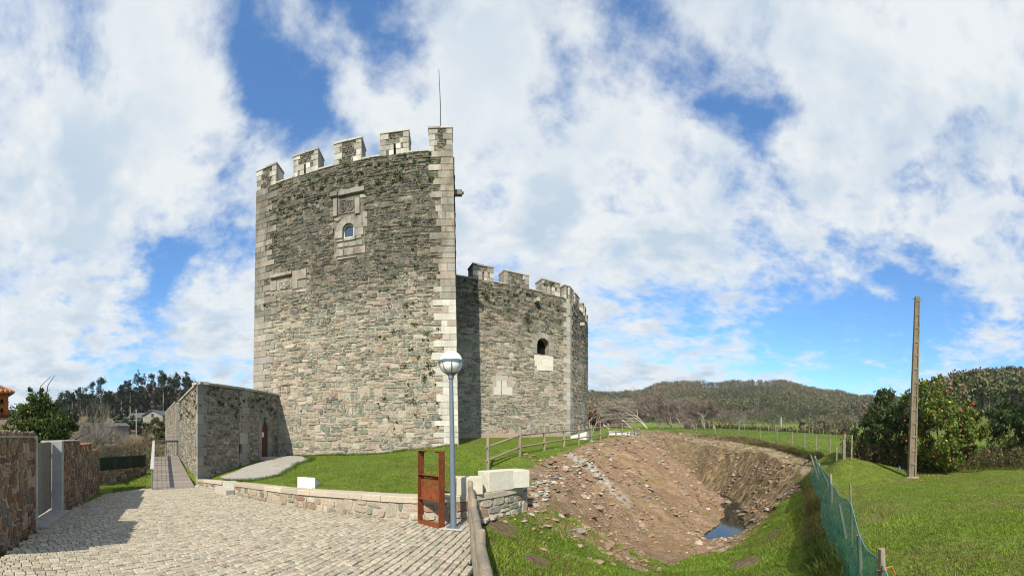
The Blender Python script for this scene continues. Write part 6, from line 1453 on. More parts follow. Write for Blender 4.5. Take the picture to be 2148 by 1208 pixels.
rng = np.random.default_rng(117); C = []
for i in range(3000):
    q = P(rng.uniform(185, 345), 0, rng.uniform(24.5, 33)); C.append((q[0], q[1], -1 + abs(rng.normal()) * .7 + .3))
o = leaf_mesh('undergrowth', np.array(C), .10, tone(len(C), (.11, .14, .035), rng, .4), rng, M['leaf'], None); tag(o, 'yellow-green weeds among the thicket beyond the lane', 'weeds', None, 'stuff')

# ---- windswept bare trees on the ridge behind the ditch
LB = [(1272, 64, 6.6, -1.5, 'bare windswept tree closest to the keep, leaning far over'), (1318, 66, 7.6, -1.3, 'second bare windswept tree, with long pale leaning branches'), (1352, 68, 8.8, -.9, 'tall bare leaning tree with white limbs in the windswept row'),
      (1378, 71, 9.4, -.5, 'highest bare tree in the middle of the windswept row'), (1404, 72, 9.0, -.35, 'rounded bare tree right of the highest one in the row'), (1428, 72, 8.4, -.3, 'bare tree with a domed twiggy crown, sixth in the row'), (1450, 74, 7.8, -.25, 'seventh bare tree of the row, with a reddish twig haze'), (1472, 75, 7.0, -.2, 'low bare tree near the right end of the row'), (1492, 77, 6.0, -.1, 'last and lowest bare tree of the windswept row')]
for i, (px, d, h, ln, lab) in enumerate(LB):
    bare(lab, px + 6, d, 0, h * 1.2, .15, 60 + i, (.46, .42, .35) if i < 4 else (.30, .265, .22), multi=3 if i < 3 else 2, trunk=.36, levels=5, lean=(ln, 0, -.15 if ln < -.8 else 0), spread=.75, name='windswept_tree', group='windswept bare trees', nkid=(4, 6), rmin=.020, lk_=.8 if i < 3 else .42, twig=(.33, .28, .235) if i < 3 else (.245, .19, .165))
bare('solitary bare spreading tree in the far field', 1550, 84, 0, 6.6, .18, 81, (.27, .24, .20), multi=1, trunk=.30, levels=5, spread=.75, nkid=(3, 5), rmin=.018)
bare('small bare tree right of the solitary spreading tree', 1612, 105, 0, 4.6, .10, 82, (.24, .20, .17), multi=2, trunk=.35, levels=4)
bare('pale bare sapling beside the right edge of the keep', 1243, 46, 0, 5.0, .06, 84, (.36, .34, .30), multi=2, trunk=.45, levels=3, lean=(.2, 0, 0))
bush('rusty_shrub', 'low rust-red shrub at the right edge of the keep', 1246, 900, 52, [(0, 0, 1.4, 1.0, 1.0, 1.6), (.5, 0, .9, .9, .9, 1.0)], 2500, .16, (.14, .06, .03), (.10, .05, .02), cat='shrub')
bush('round_tree', 'small dark round evergreen tree behind the windswept row', 1298, 895, 95, [(0, 0, 4.2, 2.6, 2.4, 2.3), (1.2, 0, 3.4, 1.8, 1.8, 1.8), (-1.3, 0, 3.0, 1.7, 1.7, 1.7)], 3500, .34, (.05, .075, .022), (.09, .11, .03), cat='tree')
bush('yellow_shrub', 'tiny bright yellow gorse shrub at the field edge', 1507, 898, 88, [(0, 0, 1.0, .9, .9, 1.1)], 900, .2, (.42, .36, .03), (.2, .22, .03), cat='shrub')
for i, (px, d, r_, lab) in enumerate(((1692, 120, 2.6, 'smallest pale leafless shrub in the valley'), (1722, 128, 3.4, 'middle pale leafless shrub in the valley'), (1768, 118, 3.6, 'largest pale leafless shrub, next to the dark sapling'), (1745, 150, 4.2, 'hazy pale shrub behind the other valley shrubs'))):
    bush('pale_shrub', lab, px, 895, d, [(0, 0, r_ * .7, r_, r_, r_ * .85), (r_ * .6, 0, r_ * .6, r_ * .7, r_ * .7, r_ * .6)], 3500, .30, (.21, .185, .13), (.15, .14, .09), cat='shrub', group='pale valley shrubs')

rng = np.random.default_rng(141); C = []
for i in range(5200):
    q = P(rng.uniform(1462, 1800), 0, 87 + rng.normal() * .5); C.append((q[0], q[1], float(zg(q[0], q[1])) + abs(rng.normal()) * .55))
o = leaf_mesh('far_hedge', np.array(C), .26, tone(len(C), (.12, .10, .06), rng, .35, None, None, (.07, .085, .03), .3), rng, M['far_leaf'], None); tag(o, 'low brown hedge along the far side of the field', 'hedge', None, 'stuff')
# ---- far hills with woodland
def hill(name, label, sky, d0, dr, z0, seed, tree_h, step=8, rows=26, back=1.35, shape=1.5):
    """a hill whose ridge stands at distance dr; sky lists (pixel, pixel row) of its skyline"""
    px = np.arange(sky[0][0], sky[-1][0] + 1, step); sy_ = np.interp(px, [s[0] for s in sky], [s[1] for s in sky]); V = []; rr_ = np.linspace(0, back, rows)
    for r_ in rr_:
        d = d0 + (dr - d0) * r_; zr = EYE + (YH - sy_) / F * dr - tree_h; f = np.clip(r_, 0, 1); s = f ** shape if f < 1 else 1 - (r_ - 1) * 1.2
        z = z0 + (zr - z0) * s + (fbm(px * .03 + seed, np.full(len(px), r_ * 6), seed) - .5) * 10 * math.sin(min(f, 1) * math.pi); th = (px - X0) / F; V.append(np.stack([d * np.sin(th), d * np.cos(th), z], -1))
    V = np.array(V); n = len(px); gi = np.arange(rows * n).reshape(rows, n); fcs = np.stack([gi[:-1, :-1], gi[:-1, 1:], gi[1:, 1:], gi[1:, :-1]], -1).reshape(-1, 4)
    o = link(name, np_mesh(name, V.reshape(-1, 3), fcs, M['hill'], smooth=True)); tag(o, label, kind='structure'); return V, px, rr_
m, t, b = new_mat('hill'); p = pos(t); n1 = t.noise(p, .012, 6, .65); n2 = t.noise(p, .09, 5, .7)
c = t.mix(t.smooth(n1, .42, .6), (.050, .060, .026), (.105, .085, .045)); c = t.mix(1.0, c, t.ramp(n2, [(.25, .6), (.75, 1.3)]), 'MULTIPLY'); sx_, sy_, sz_ = t.xyz(p)
c = t.mix(t.smooth(t.math('ADD', sz_, t.math('MULTIPLY', t.math('SUBTRACT', n1, .5), 12.0)), 16.0, 9.0), c, (.115, .135, .040)); t.set(b.inputs['Base Color'], t.mix(1.0, c, (ALB, ALB, ALB), 'MULTIPLY')); b.inputs['Specular IOR Level'].default_value = .05; M['hill'] = m
H1 = hill('hill', 'long wooded hill with a bald brown top beyond the ditch', [(1180, 826), (1240, 823), (1300, 824), (1350, 818), (1375, 807), (1400, 801), (1450, 799), (1500, 800), (1550, 798), (1600, 796), (1640, 799), (1680, 807), (1720, 815), (1760, 822), (1800, 829), (1850, 834), (1920, 838), (2000, 842)], 150, 640, 2.5, 2, 9)
H2 = hill('hill', 'nearer wooded slope rising behind the bushes on the right', [(1880, 850), (1940, 815), (1990, 795), (2030, 785), (2080, 778), (2148, 776), (2240, 772), (2320, 780)], 70, 240, 1.0, 5, 9, shape=1.2)
H3 = hill('hill', 'dark wooded hillside behind the houses on the left', [(-120, 882), (-40, 878), (40, 874), (100, 862), (140, 852), (180, 845), (230, 839), (260, 836), (300, 835), (360, 834), (420, 834), (480, 838), (560, 842), (700, 852)], 90, 420, 3.0, 8, 10, shape=1.25)
def proto_tree(rng, kind, nl):
    """unit-height woodland tree: trunk plus leaf tufts"""
    V = [(-.012, 0, 0), (.012, 0, 0), (.006, 0, .75), (-.006, 0, .75)]; F_ = [[0, 1, 2, 3]]; C_ = [(.22, .20, .17)] * 4
    for i in range(nl):
        f = rng.uniform(.28 if kind != 'euc' else .5, 1); w = (1.05 - f) * .42 + .04 if kind == 'cone' else .17 + .10 * math.sin(f * 9)
        a = rng.uniform(0, 6.28); r_ = w * rng.uniform(.3, 1); c = np.array((math.cos(a) * r_, math.sin(a) * r_, f - .02)); s = rng.uniform(.035, .07); d1 = rng.normal(size=3); d1 /= np.linalg.norm(d1); d2 = np.cross(d1, rng.normal(size=3)); d2 /= np.linalg.norm(d2); b0 = len(V); V += [c - d1 * s, c + d2 * s * .8, c + d1 * s, c - d2 * s * .8]; F_.append([b0, b0 + 1, b0 + 2, b0 + 3]); g_ = rng.uniform(.72, 1.25); C_ += [(g_, g_, g_)] * 4
    return np.array(V), np.array(F_), np.array(C_)
def forest(name, label, H, count, hrange, seed, tint, rlo, rhi, kinds=('cone', 'round', 'euc'), nl=44, keep_fn=None):
    V, px, rr_ = H; rng = np.random.default_rng(seed); protos = [proto_tree(rng, kinds[i % len(kinds)], nl) for i in range(6)]; tot_v, tot_f, tot_c = [], [], []; nb = 0
    u = rng.uniform(0, len(px) - 1.001, count); r_ = np.sqrt(rng.uniform(rlo ** 2, rhi ** 2, count)); rid = rng.random(count) < .10; r_[rid] = rng.uniform(.95, 1.03, rid.sum())
    if keep_fn is not None: m_ = keep_fn(np.interp(u, np.arange(len(px)), px), r_, rng); u, r_ = u[m_], r_[m_]
    ri = np.interp(r_, rr_, np.arange(len(rr_))); i0 = np.minimum(ri.astype(int), len(rr_) - 2); j0 = u.astype(int); fr = (ri - i0)[:, None]; fu = (u - j0)[:, None]
    B = (V[i0, j0] * (1 - fu) + V[i0, j0 + 1] * fu) * (1 - fr) + (V[i0 + 1, j0] * (1 - fu) + V[i0 + 1, j0 + 1] * fu) * fr
    pk = rng.integers(0, 6, len(u)); hh = rng.uniform(*hrange, len(u)); rot_ = rng.uniform(0, 6.28, len(u)); pt_ = fbm(B[:, 0] * .016, B[:, 1] * .016, seed + 40, 3); tn = np.array(tint[0])[None] * rng.uniform(.65, 1.35, (len(u), 1)) * (.55 + .9 * pt_)[:, None]; hh = hh * (.65 + .7 * fbm(B[:, 0] * .03, B[:, 1] * .03, seed + 60, 3)); br = rng.random(len(u)) < tint[2] * 2 * (fbm(B[:, 0] * .012, B[:, 1] * .012, seed + 50, 3) > .5); tn[br] = np.array(tint[1]) * rng.uniform(.8, 1.2, (br.sum(), 1))
    for k in range(6):
        s = pk == k; pv, pf, pc = protos[k]; m_ = s.sum()
        if not m_: continue
        c, sn_ = np.cos(rot_[s])[:, None], np.sin(rot_[s])[:, None]; x = pv[None, :, 0] * c - pv[None, :, 1] * sn_; y = pv[None, :, 0] * sn_ + pv[None, :, 1] * c; z = np.repeat(pv[None, :, 2], m_, 0); h_ = hh[s][:, None]
        vv = np.stack([x * h_ + B[s][:, 0:1], y * h_ + B[s][:, 1:2], z * h_ + B[s][:, 2:3] - .3], -1); tot_v.append(vv.reshape(-1, 3)); tot_f.append((nb + np.arange(m_)[:, None, None] * len(pv) + pf[None]).reshape(-1, 4)); cc = pc[None] * tn[s][:, None]; cc[:, :4] = pc[None, :4]; tot_c.append(cc.reshape(-1, 3)); nb += m_ * len(pv)
    o = link(name, np_mesh(name, np.concatenate(tot_v), np.concatenate(tot_f), M['far_leaf'], np.concatenate(tot_c))); tag(o, label, 'woodland', None, 'stuff')
def bald(px, r_, rng): return ~((np.abs(px - 1545) < 75) & (r_ > .80) & (r_ < .985) & (rng.random(len(px)) < .85)) & ~((np.abs(px - (1545 + (r_ - .7) * 130)) < 4) & (r_ > .5))
forest('far_woodland', 'mixed wood covering the long far hill', H1, 9000, (8, 14), 1, ((.118, .118, .060), (.19, .15, .095), .42), .34, 1.03, keep_fn=bald)
def foot(px, r_, rng): return ~((px > 1640) & (px < 1748) & (r_ < .16)) & ~((px > 1540) & (px < 1600) & (r_ < .10))
forest('valley_scrub', 'mixed hedges and scrub at the foot of the far hill', H1, 2600, (4.5, 8.5), 7, ((.085, .098, .045), (.17, .13, .10), .55), .05, .40, kinds=('round', 'round', 'euc'), keep_fn=foot)
forest('near_woodland', 'eucalyptus wood on the slope at the right edge', H2, 2200, (7, 12), 2, ((.115, .135, .058), (.18, .145, .085), .3), .25, 1.03, kinds=('euc', 'round', 'euc'))
forest('left_woodland', 'dark wood on the hillside at the left', H3, 6500, (9, 14), 3, ((.042, .062, .030), (.085, .07, .05), .25), .22, 1.03)

# ---- tall eucalyptus trees standing out against the sky on the left
rng = np.random.default_rng(131)
ETR = [(131, 824), (141.6, 821), (152.5, 826), (165, 812.5), (195, 801.5), (212.5, 796), (255, 808), (263, 801), (274, 799), (291, 778), (304, 786), (318, 782), (336, 775), (342, 779), (357, 786), (370, 783), (389, 777), (396, 792), (182, 815), (228, 822)]
order_l = sorted(ETR)
for i, (px, py) in enumerate(order_l):
    d = 175 + rng.uniform(-14, 14); q = P(px, py, d); zb3 = EYE + (YH - 872) / F * d - 2; h = q[2] - zb3
    words = ['first', 'second', 'third', 'fourth', 'fifth', 'sixth', 'seventh', 'eighth', 'ninth', 'tenth', 'eleventh', 'twelfth', 'thirteenth', 'fourteenth', 'fifteenth', 'sixteenth', 'seventeenth', 'eighteenth', 'nineteenth', 'last']
    root = thing('eucalyptus_tree', f'tall slender eucalyptus on the left hill, {words[i]} counted from the left', 'tree', (q[0], q[1], zb3), 'tall eucalyptus trees on the left hill')
    V = [np.array((q[0], q[1], zb3)), np.array((q[0] + rng.normal() * .3, q[1], zb3 + h * .5)), np.array((q[0], q[1], zb3 + h * .93))]; segs = [(V, [.34, .24, .08], 0)]; cen, rad = [], []
    nb2 = rng.integers(15, 21)
    for j in range(nb2):
        f = rng.uniform(.38, .97); a = rng.uniform(0, 6.28); r_ = (1.02 - f) * 5.2 + .7; r_ *= rng.uniform(.3, 1); c = np.array((q[0] + math.cos(a) * r_, q[1] + math.sin(a) * r_, zb3 + h * f)); cen.append(c); s = rng.uniform(.9, 1.6) * (1.25 - .4 * f); rad.append((s, s, s * .85)); segs.append(([np.array((q[0], q[1], zb3 + h * (f - .08))), c], [.08, .03], 2))
    cen.append(np.array((q[0], q[1], zb3 + h * .97))); rad.append((.8, .8, .9)); wood('trunk', segs, (.30, .26, .21), root)
    C, w, k = clumpy(cen, rad, 1900, rng, k=len(cen) * 6, spread=.75, shell=.2); leaf_mesh('crown', C, .40, tone(len(C), (.034, .052, .026), rng, .3, w, k), rng, M['far_leaf'], root)
# round evergreen shrubs near the houses
bush('ivy_mound', 'long mound of dense ivy beside the slate-roofed house', 262, 890, 75, [(0, 0, 1.6, 3.0, 2, 1.4), (2.0, 0, 2.2, 1.9, 2, 1.5), (-2.2, 0, 1.1, 1.8, 1.6, 1.1), (3.2, 0, 1.4, 1.2, 1.4, 1.2)], 6000, .22, (.045, .085, .028), (.06, .1, .03), cat='shrub', stems=0)
bush('round_shrub', 'large round green shrub right of the slate-roofed house', 328, 905, 60, [(0, 0, 2.0, 1.9, 1.8, 2.2), (.9, 0, 1.2, 1.3, 1.4, 1.5), (-1.4, 0, 1.0, 1.1, 1.2, 1.4)], 6500, .16, (.065, .085, .022), (.10, .11, .03), cat='shrub')
bush('dark_conifer', 'small dark conifer left of the slate-roofed house', 296, 895, 72, [(0, 0, 1.2, 1.0, 1, 1.4), (0, 0, 2.6, .6, .6, 1.0)], 2500, .2, (.03, .05, .02), (.05, .07, .03), cat='tree')
bush('dark_hedge', 'dark evergreen hedge in front of the left hill', 205, 890, 88, [(-7, 0, 2, 5, 2, 2), (0, 0, 2.2, 5, 2, 2.2), (5, 0, 2, 4, 2, 1.8), (-13, 0, 2.2, 4, 2, 2)], 9000, .3, (.022, .036, .016), (.04, .05, .02), cat='hedge', stems=0)

# ---- houses on the left
def gable_house(label, px, py_base, d, w, dp, hw, hr, ang, wall='house_wall', roof='slate', name='stone_house'):
    q = P(px, py_base, d); z = q[2]; root = thing(name, label, 'house', tuple(q)); Mx = Matrix.Translation(tuple(q)) @ Matrix.Rotation(-az(px) + ang, 4, 'Z')
    def pt(x, y, z_): return tuple(Mx @ Vector((x, y, z_)))
    x0, x1, y0, y1 = -w / 2, w / 2, 0, dp
    MB().add([pt(x0, y0, -2), pt(x1, y0, -2), pt(x1, y1, -2), pt(x0, y1, -2), pt(x0, y0, hw), pt(x1, y0, hw), pt(x1, y1, hw), pt(x0, y1, hw), pt(0, y0, hw + hr), pt(0, y1, hw + hr)], [[0, 1, 5, 8, 4], [1, 2, 6, 5], [2, 3, 7, 9, 6], [3, 0, 4, 7]]).build('wall', M[wall], root)
    e = .35; k = hr / (w / 2)
    for sgn in (-1, 1):
        MB().add([pt(0, y0 - e, hw + hr + .02), pt(0, y1 + e, hw + hr + .02), pt(sgn * (w / 2 + e), y1 + e, hw - e * k + .02), pt(sgn * (w / 2 + e), y0 - e, hw - e * k + .02), pt(0, y0 - e, hw + hr + .16), pt(0, y1 + e, hw + hr + .16), pt(sgn * (w / 2 + e), y1 + e, hw - e * k + .14), pt(sgn * (w / 2 + e), y0 - e, hw - e * k + .14)], [[0, 1, 2, 3], [4, 7, 6, 5], [0, 3, 7, 4], [3, 2, 6, 7], [1, 5, 6, 2]]).build('roof', M[roof], root)
    wn = MB().box((-.35, -.04, hw * .75), (.35, .0, hw * .75 + .9), Mx, (.08, .08, .08)).build('window', M['paint'], root); MB().box((-.30, -.05, hw * .75 + .05), (.30, -.041, hw * .75 + .85), Mx).build('pane', M['window_glass'], wn)
    MB().box((-.42, -.06, hw * .75 - .08), (.42, -.0, hw * .75 - .001), Mx, (.3, .3, .3)).build('sill', M['concrete'], wn)
    return root
gable_house('grey stone house with slate gable roof among the trees', 320, 888, 92, 5.6, 8, 2.0, 1.3, R(-28))
gable_house('low slate-roofed barn just left of the stone house', 306, 890, 98, 5, 9, 1.7, 1.2, R(62), name='stone_barn')
# raised granary
q = P(256, 913, 58); gr = thing('granary', 'small raised granary with grey slatted sides and slate roof', 'granary', tuple(q)); Mx = Matrix.Translation(tuple(q)) @ Matrix.Rotation(-az(256) + R(12), 4, 'Z')
MB().box((-1.15, 0, -1), (1.15, 2.2, .55), Mx).build('base', M['house_wall'], gr); MB().box((-1.02, .1, .56), (1.02, 2.1, 1.45), Mx, (.10, .09, .09)).build('core', M['paint'], gr)
for i in range(12): x = -1.10 + i * .183; MB().box((x, .0, .56), (x + .15, .05, 1.45), Mx, (.24, .21, .21)).build('slat', M['weathered_wood'], gr)
MB().add([tuple(Mx @ Vector(v)) for v in ((-1.35, -.25, 1.46), (1.35, -.25, 1.46), (1.35, 2.4, 1.46), (-1.35, 2.4, 1.46), (-.9, 1.05, 1.98), (.9, 1.05, 1.98))], [[0, 1, 5, 4], [1, 2, 5], [2, 3, 4, 5], [3, 0, 4], [3, 2, 1, 0]]).build('roof', M['slate'], gr)
q = P(212, 905, 66); rw2 = thing('field_wall', 'old grey stone wall behind the bare thickets', 'wall', tuple(q)); Mx = Matrix.Translation(tuple(q)) @ Matrix.Rotation(-az(212) + R(5), 4, 'Z'); MB().box((-4, 0, -2), (3.2, .5, .9), Mx).build('wall', M['house_wall'], rw2); MB().box((-4.05, -.05, .9), (3.25, .55, 1.05), Mx, (.32, .3, .27)).build('wall_cap', M['granite'], rw2)
MB().box((-4, .8, -2), (2.2, 1.4, 1.65), Mx).build('wall', M['house_wall'], rw2)
q = P(286, 872, 70); up_ = thing('utility_pole', 'short pale utility pole beside the ivy mound', 'pole', (q[0], q[1], 1)); MB().tube([(q[0], q[1], 1), tuple(P(286, 859, 70))], .09, 8).build('shaft', M['pale_concrete'], up_); MB().tube([tuple(P(284.5, 861, 70)), tuple(P(287.5, 861, 70))], .05, 6).build('crossarm', M['pale_concrete'], up_)
# orange dovecote
q = P(-8, 870, 13.0); dv = thing('dovecote', 'small orange dovecote with tiled roof at the left edge', 'dovecote', (q[0], q[1], -1)); Mx = Matrix.Translation((q[0], q[1], q[2])) @ Matrix.Rotation(-az(-8) + R(8), 4, 'Z')
hb = (870 - 826) / F * 13.0; MB().box((-.5, -.0, 0), (.44, .9, hb), Mx, bev=.004).build('body', M['orange_plaster'], dv); MB().box((-.54, -.04, -.06), (.48, .94, -.001), Mx).build('floor', M['door_paint'], dv)
for zz_ in (.10, .42):
    for xx_ in (-.12, .20):
        n = 8; O = [(xx_ - .05, zz_)] + [(xx_ - .05 * math.cos(a), zz_ + .09 + .05 * math.sin(a)) for a in np.linspace(0, math.pi, 7)] + [(xx_ + .05, zz_)]; V = [tuple(Mx @ Vector((x, yy, z_))) for yy in (-.004, .02) for x, z_ in O]; k = len(O); MB().add(V, [list(range(k))]).build('nest_hole', M['dark_void'], dv)
        MB().box((xx_ - .07, -.08, zz_ - .025), (xx_ + .07, -.001, zz_ - .002), Mx).build('perch', M['door_paint'], dv)
MB().add([tuple(Mx @ Vector(v)) for v in ((-.7, -.18, hb), (.62, -.18, hb), (.62, 1.08, hb), (-.7, 1.08, hb), (-.04, .45, hb + .42), (-.7, -.18, hb + .04), (.62, -.18, hb + .04), (.62, 1.08, hb + .04), (-.7, 1.08, hb + .04))], [[0, 1, 6, 5], [1, 2, 7, 6], [2, 3, 8, 7], [3, 0, 5, 8], [5, 6, 4], [6, 7, 4], [7, 8, 4], [8, 5, 4], [3, 2, 1, 0]]).build('roof', M['slate'], dv)
for i in range(9):
    f = i / 9; a = Vector((.62, -.18, hb + .05)).lerp(Vector((-.04, .45, hb + .43)), f); b_ = Vector((.62, -.18, hb + .05)).lerp(Vector((-.04, .45, hb + .43)), f + .13); MB().tube([Mx @ a, Mx @ b_], [.045, .038], 8).build('ridge_tile', M['tile'], dv)
for i in range(8): x = -.66 + i * .165; MB().tube([Mx @ Vector((x, -.21, hb + .035)), Mx @ Vector((x + .0, -.05, hb + .13))], [.055, .05], 8).build('eave_tile', M['tile'], dv)
pq2 = Mx @ Vector((0, .45, 0)); MB().tube([(pq2.x, pq2.y, -1.2), (pq2.x, pq2.y, q[2] - .06)], .09, 8).build('post', M['concrete'], dv)
tq = Mx @ Vector((-.04, .45, hb + .4)); MB().tube([tq, tq + Vector((0, 0, .25))], .008, 5, (.06, .06, .06)).tube([tq + Vector((-.08, -.05, .2)), tq + Vector((.12, .06, .2))], .008, 5, (.06, .06, .06)).build('weather_vane', M['paint'], dv)
# ================================================================== loose stones, grass and weeds
rng = np.random.default_rng(151)
def rock_geo(c, s, rng, flat=.6):
    n = 6; V = [];
    for k, (rr, zz_) in enumerate(((.8, -.35), (1.0, .05), (.62, .45))):
        for i in range(n): a = 2 * math.pi * i / n + .3 * k; r_ = rr * rng.uniform(.75, 1.2); V.append((r_ * math.cos(a), r_ * math.sin(a) * rng.uniform(.6, .9), zz_ * flat * rng.uniform(.8, 1.3)))
    V.append((rng.uniform(-.2, .2), rng.uniform(-.2, .2), .6 * flat)); V = np.array(V) * s; a = rng.uniform(0, 6.28); ti = rng.uniform(-.5, .5); Rm = np.array(Matrix.Rotation(a, 3, 'Z') @ Matrix.Rotation(ti, 3, 'X')); V = V @ Rm.T + c; fs = []
    for r_ in range(2):
        for i in range(n): j = (i + 1) % n; fs.append([r_ * n + i, r_ * n + j, (r_ + 1) * n + j, (r_ + 1) * n + i])
    fs += [[2 * n + i, 2 * n + (i + 1) % n, 3 * n] for i in range(n)]; return V, fs
RPAL = [(5, (.33, .235, .16)), (4, (.27, .18, .115)), (1.0, (.39, .33, .265)), (.7, (.20, .185, .165)), (.25, (.45, .41, .35)), (1.2, (.22, .13, .08))]
NAMED = [(1140, 1157, .13, 'pale boulder lying in the grass below the wall end'), (1217, 1118, .17, 'flat light stone at the upper edge of the foreground grass'), (1237, 1072, .10, 'tan stone halfway down the near ditch slope'), (1226, 1031, .12, 'pale broken stone on the near ditch slope'), (1202, 1006, .12, 'whitish stone just under the white rock seam'),
         (1133, 1030, .14, 'blue-grey slab beside the end of the low wall'), (1118, 1047, .12, 'grey slab wedged under the wall end'), (1152, 975, .20, 'flat grey slab near the top of the bank'), (1163, 1005, .18, 'dark slab halfway between wall end and fence'), (1215, 1150, .09, 'small white stone on the worn foreground grass'), (1190, 1168, .08, 'tan stone low in the foreground grass'),
         (1335, 966, .22, 'dark flat stone on the shoulder of the ditch'), (1275, 962, .2, 'brown stone below the fence on the bank'), (1452, 1122, .15, 'stone on the slope above the water'), (1580, 1098, .22, 'rock at the water side of the far bank'), (1265, 1055, .11, 'pinkish stone on the middle of the near slope')]
for px, py, s, lab in NAMED:
    q = ground_at(px, py); r_ = thing('rock', lab, 'rock', tuple(q), 'loose rocks about the ditch'); V, fs = rock_geo(q + (0, 0, s * .15), s, rng, .55); col = pick(RPAL, rng) * 1.1; link('stone', np_mesh('stone', V, fs, M['rock'], np.tile(col, (len(V), 1))), r_)
rv, rf, rcx, nb_ = [], [], [], 0; bx0, bx1 = np.array(BARE)[:, 0].min(), np.array(BARE)[:, 0].max(); by0, by1 = np.array(BARE)[:, 1].min(), np.array(BARE)[:, 1].max(); cnt = 0
cand = np.stack([rng.uniform(bx0 - 1, bx1, 52000), rng.uniform(by0 - 1, by1, 52000)], 1); bw_ = bil(bare_d, cand[:, 0], cand[:, 1]); dd_ = np.hypot(cand[:, 0], cand[:, 1]); okc = (rng.random(52000) < np.clip(bw_ * 1.1, 0, 1) * np.clip(14 / dd_, .12, 1)) & (fbm(cand[:, 0] * .6, cand[:, 1] * .6, 91) > .44)
for x, y in cand[okc][:10000]:
    d = math.hypot(x, y); s = min(.26, float(rng.lognormal(-3.55, .65)) * (1 + d / 25)); z = float(zg(x, y))
    if z < -3.3: continue
    V, fs = rock_geo(np.array((x, y, z + s * .1)), s, rng, .5); rv.append(V); rf += [[nb_ + k for k in f] for f in fs]; rcx.append(np.tile(pick(RPAL, rng), (len(V), 1))); nb_ += len(V)
o = link('rubble', np_mesh('rubble', np.concatenate(rv), rf, M['rock'], np.concatenate(rcx))); tag(o, 'loose stony rubble strewn over the bare ditch slopes', 'rubble', None, 'stuff')

# broken slabs weathering out of the top of the near bank
rv, rf, rcx, nb_ = [], [], [], 0
for i in range(210):
    px = rng.uniform(1108, 1300) if i % 3 else rng.uniform(1105, 1165); py = 990 + rng.normal() * 22 - (px - 1150) * .25 + (35 if px < 1150 else 0); q = ground_at(px, max(py, 935)); s = float(rng.uniform(.03, .10)) * (1 + q[1] / 30)
    if bil(bare_d, q[0], q[1]) < .5: continue
    V, fs = rock_geo(q + (0, 0, s * .12), s, rng, .35); rv.append(V); rf += [[nb_ + k for k in f] for f in fs]; rcx.append(np.tile(pick([(3, (.36, .31, .25)), (2, (.24, .235, .22)), (2, (.45, .41, .35)), (1, (.25, .16, .10))], rng), (len(V), 1))); nb_ += len(V)
o = link('rock_debris', np_mesh('rock_debris', np.concatenate(rv), rf, M['rock'], np.concatenate(rcx))); tag(o, 'broken slabs weathering out of the bank under the log fence', 'rubble', None, 'stuff')

def blades(name, label, xy, hgt, wid, base, rng, alt=(.16, .15, .05), altp=.12, lean=.5):
    xy = xy[(fbm(xy[:, 0] * 1.1, xy[:, 1] * 1.1, 19, 5, .6) > .43) | (rng.random(len(xy)) < .35)]
    n = len(xy); z = zg(xy[:, 0], xy[:, 1]) - .004; a = rng.uniform(0, 6.283, n); h = hgt * rng.uniform(.5, 1.4, n); w = wid * rng.uniform(.7, 1.3, n); ln = rng.normal(size=(n, 2)) * lean * h[:, None]; ex = np.stack([np.cos(a), np.sin(a)], 1) * w[:, None]
    pn = np.clip((fbm(xy[:, 0] * .9, xy[:, 1] * .9, 31, 5, .6) - .5) * 1.7 + .5, 0, 1); h = h * (.5 + 1.0 * pn)
    b0 = np.concatenate([xy - ex, z[:, None]], 1); b1 = np.concatenate([xy + ex, z[:, None]], 1); mid = np.concatenate([xy + ln * .35, (z + h * .6)[:, None]], 1); m0 = mid.copy(); m0[:, :2] -= ex * .7; m1 = mid.copy(); m1[:, :2] += ex * .7; tp_ = np.concatenate([xy + ln, (z + h)[:, None]], 1)
    V = np.stack([b0, b1, m1, tp_, m0], 1).reshape(-1, 3); i = np.arange(n)[:, None] * 5; F_ = np.concatenate([i + [[0, 1, 2, 4]], i + [[4, 2, 3, 3]]], 1).reshape(-1, 4); tri = np.concatenate([i + 0, i + 1, i + 2], 1); tri2 = np.concatenate([i + 0, i + 2, i + 4], 1); tri3 = np.concatenate([i + 4, i + 2, i + 3], 1); T3 = np.concatenate([tri, tri2, tri3])
    c = np.array(base)[None] * rng.uniform(.65, 1.35, (n, 1)) * (.62 + .75 * pn)[:, None]; al = rng.random(n) < altp * (.35 + 2.2 * (fbm(xy[:, 0] * .35, xy[:, 1] * .35, 37, 4) > .53)); c[al] = np.array(alt) * rng.uniform(.7, 1.2, (al.sum(), 1))
    o = link(name, np_mesh(name, V, T3, M['grass_blade'], np.repeat(c, 5, 0))); tag(o, label, 'grass', None, 'stuff'); return o
def scatter(n, xr, yr, test, rng, dens=None):
    xy = np.stack([rng.uniform(*xr, n), rng.uniform(*yr, n)], 1); ok = test(xy[:, 0], xy[:, 1]); xy = xy[ok]
    d = np.hypot(xy[:, 0], xy[:, 1]); k = rng.random(len(xy)) < np.clip((dens or 7.0) / d, 0, 1) ** 1.6; return xy[k]
lawn_poly = [tuple(p_[:2]) for p_ in offset_line(RWS, .36)[::6]] + [tuple(p_[:2]) for p_ in LC[:-1]] + [(9, 40), (8.2, 36), (7, 32), (5, 28), (-3.6, 23.9), (-2.7, 19.4)] + [tuple(tp(tu(px), .12)) for px in (900, 800, 700, 620)]
gp_in = lambda x, y: inside(gpoly, x, y)
rng = np.random.default_rng(161)
def lawn_t(x, y): return inside(lawn_poly, x, y) & ~gp_in(x, y) & (bil(bare_d, x, y) < .5) & (bil(soilm, x, y) < .45)
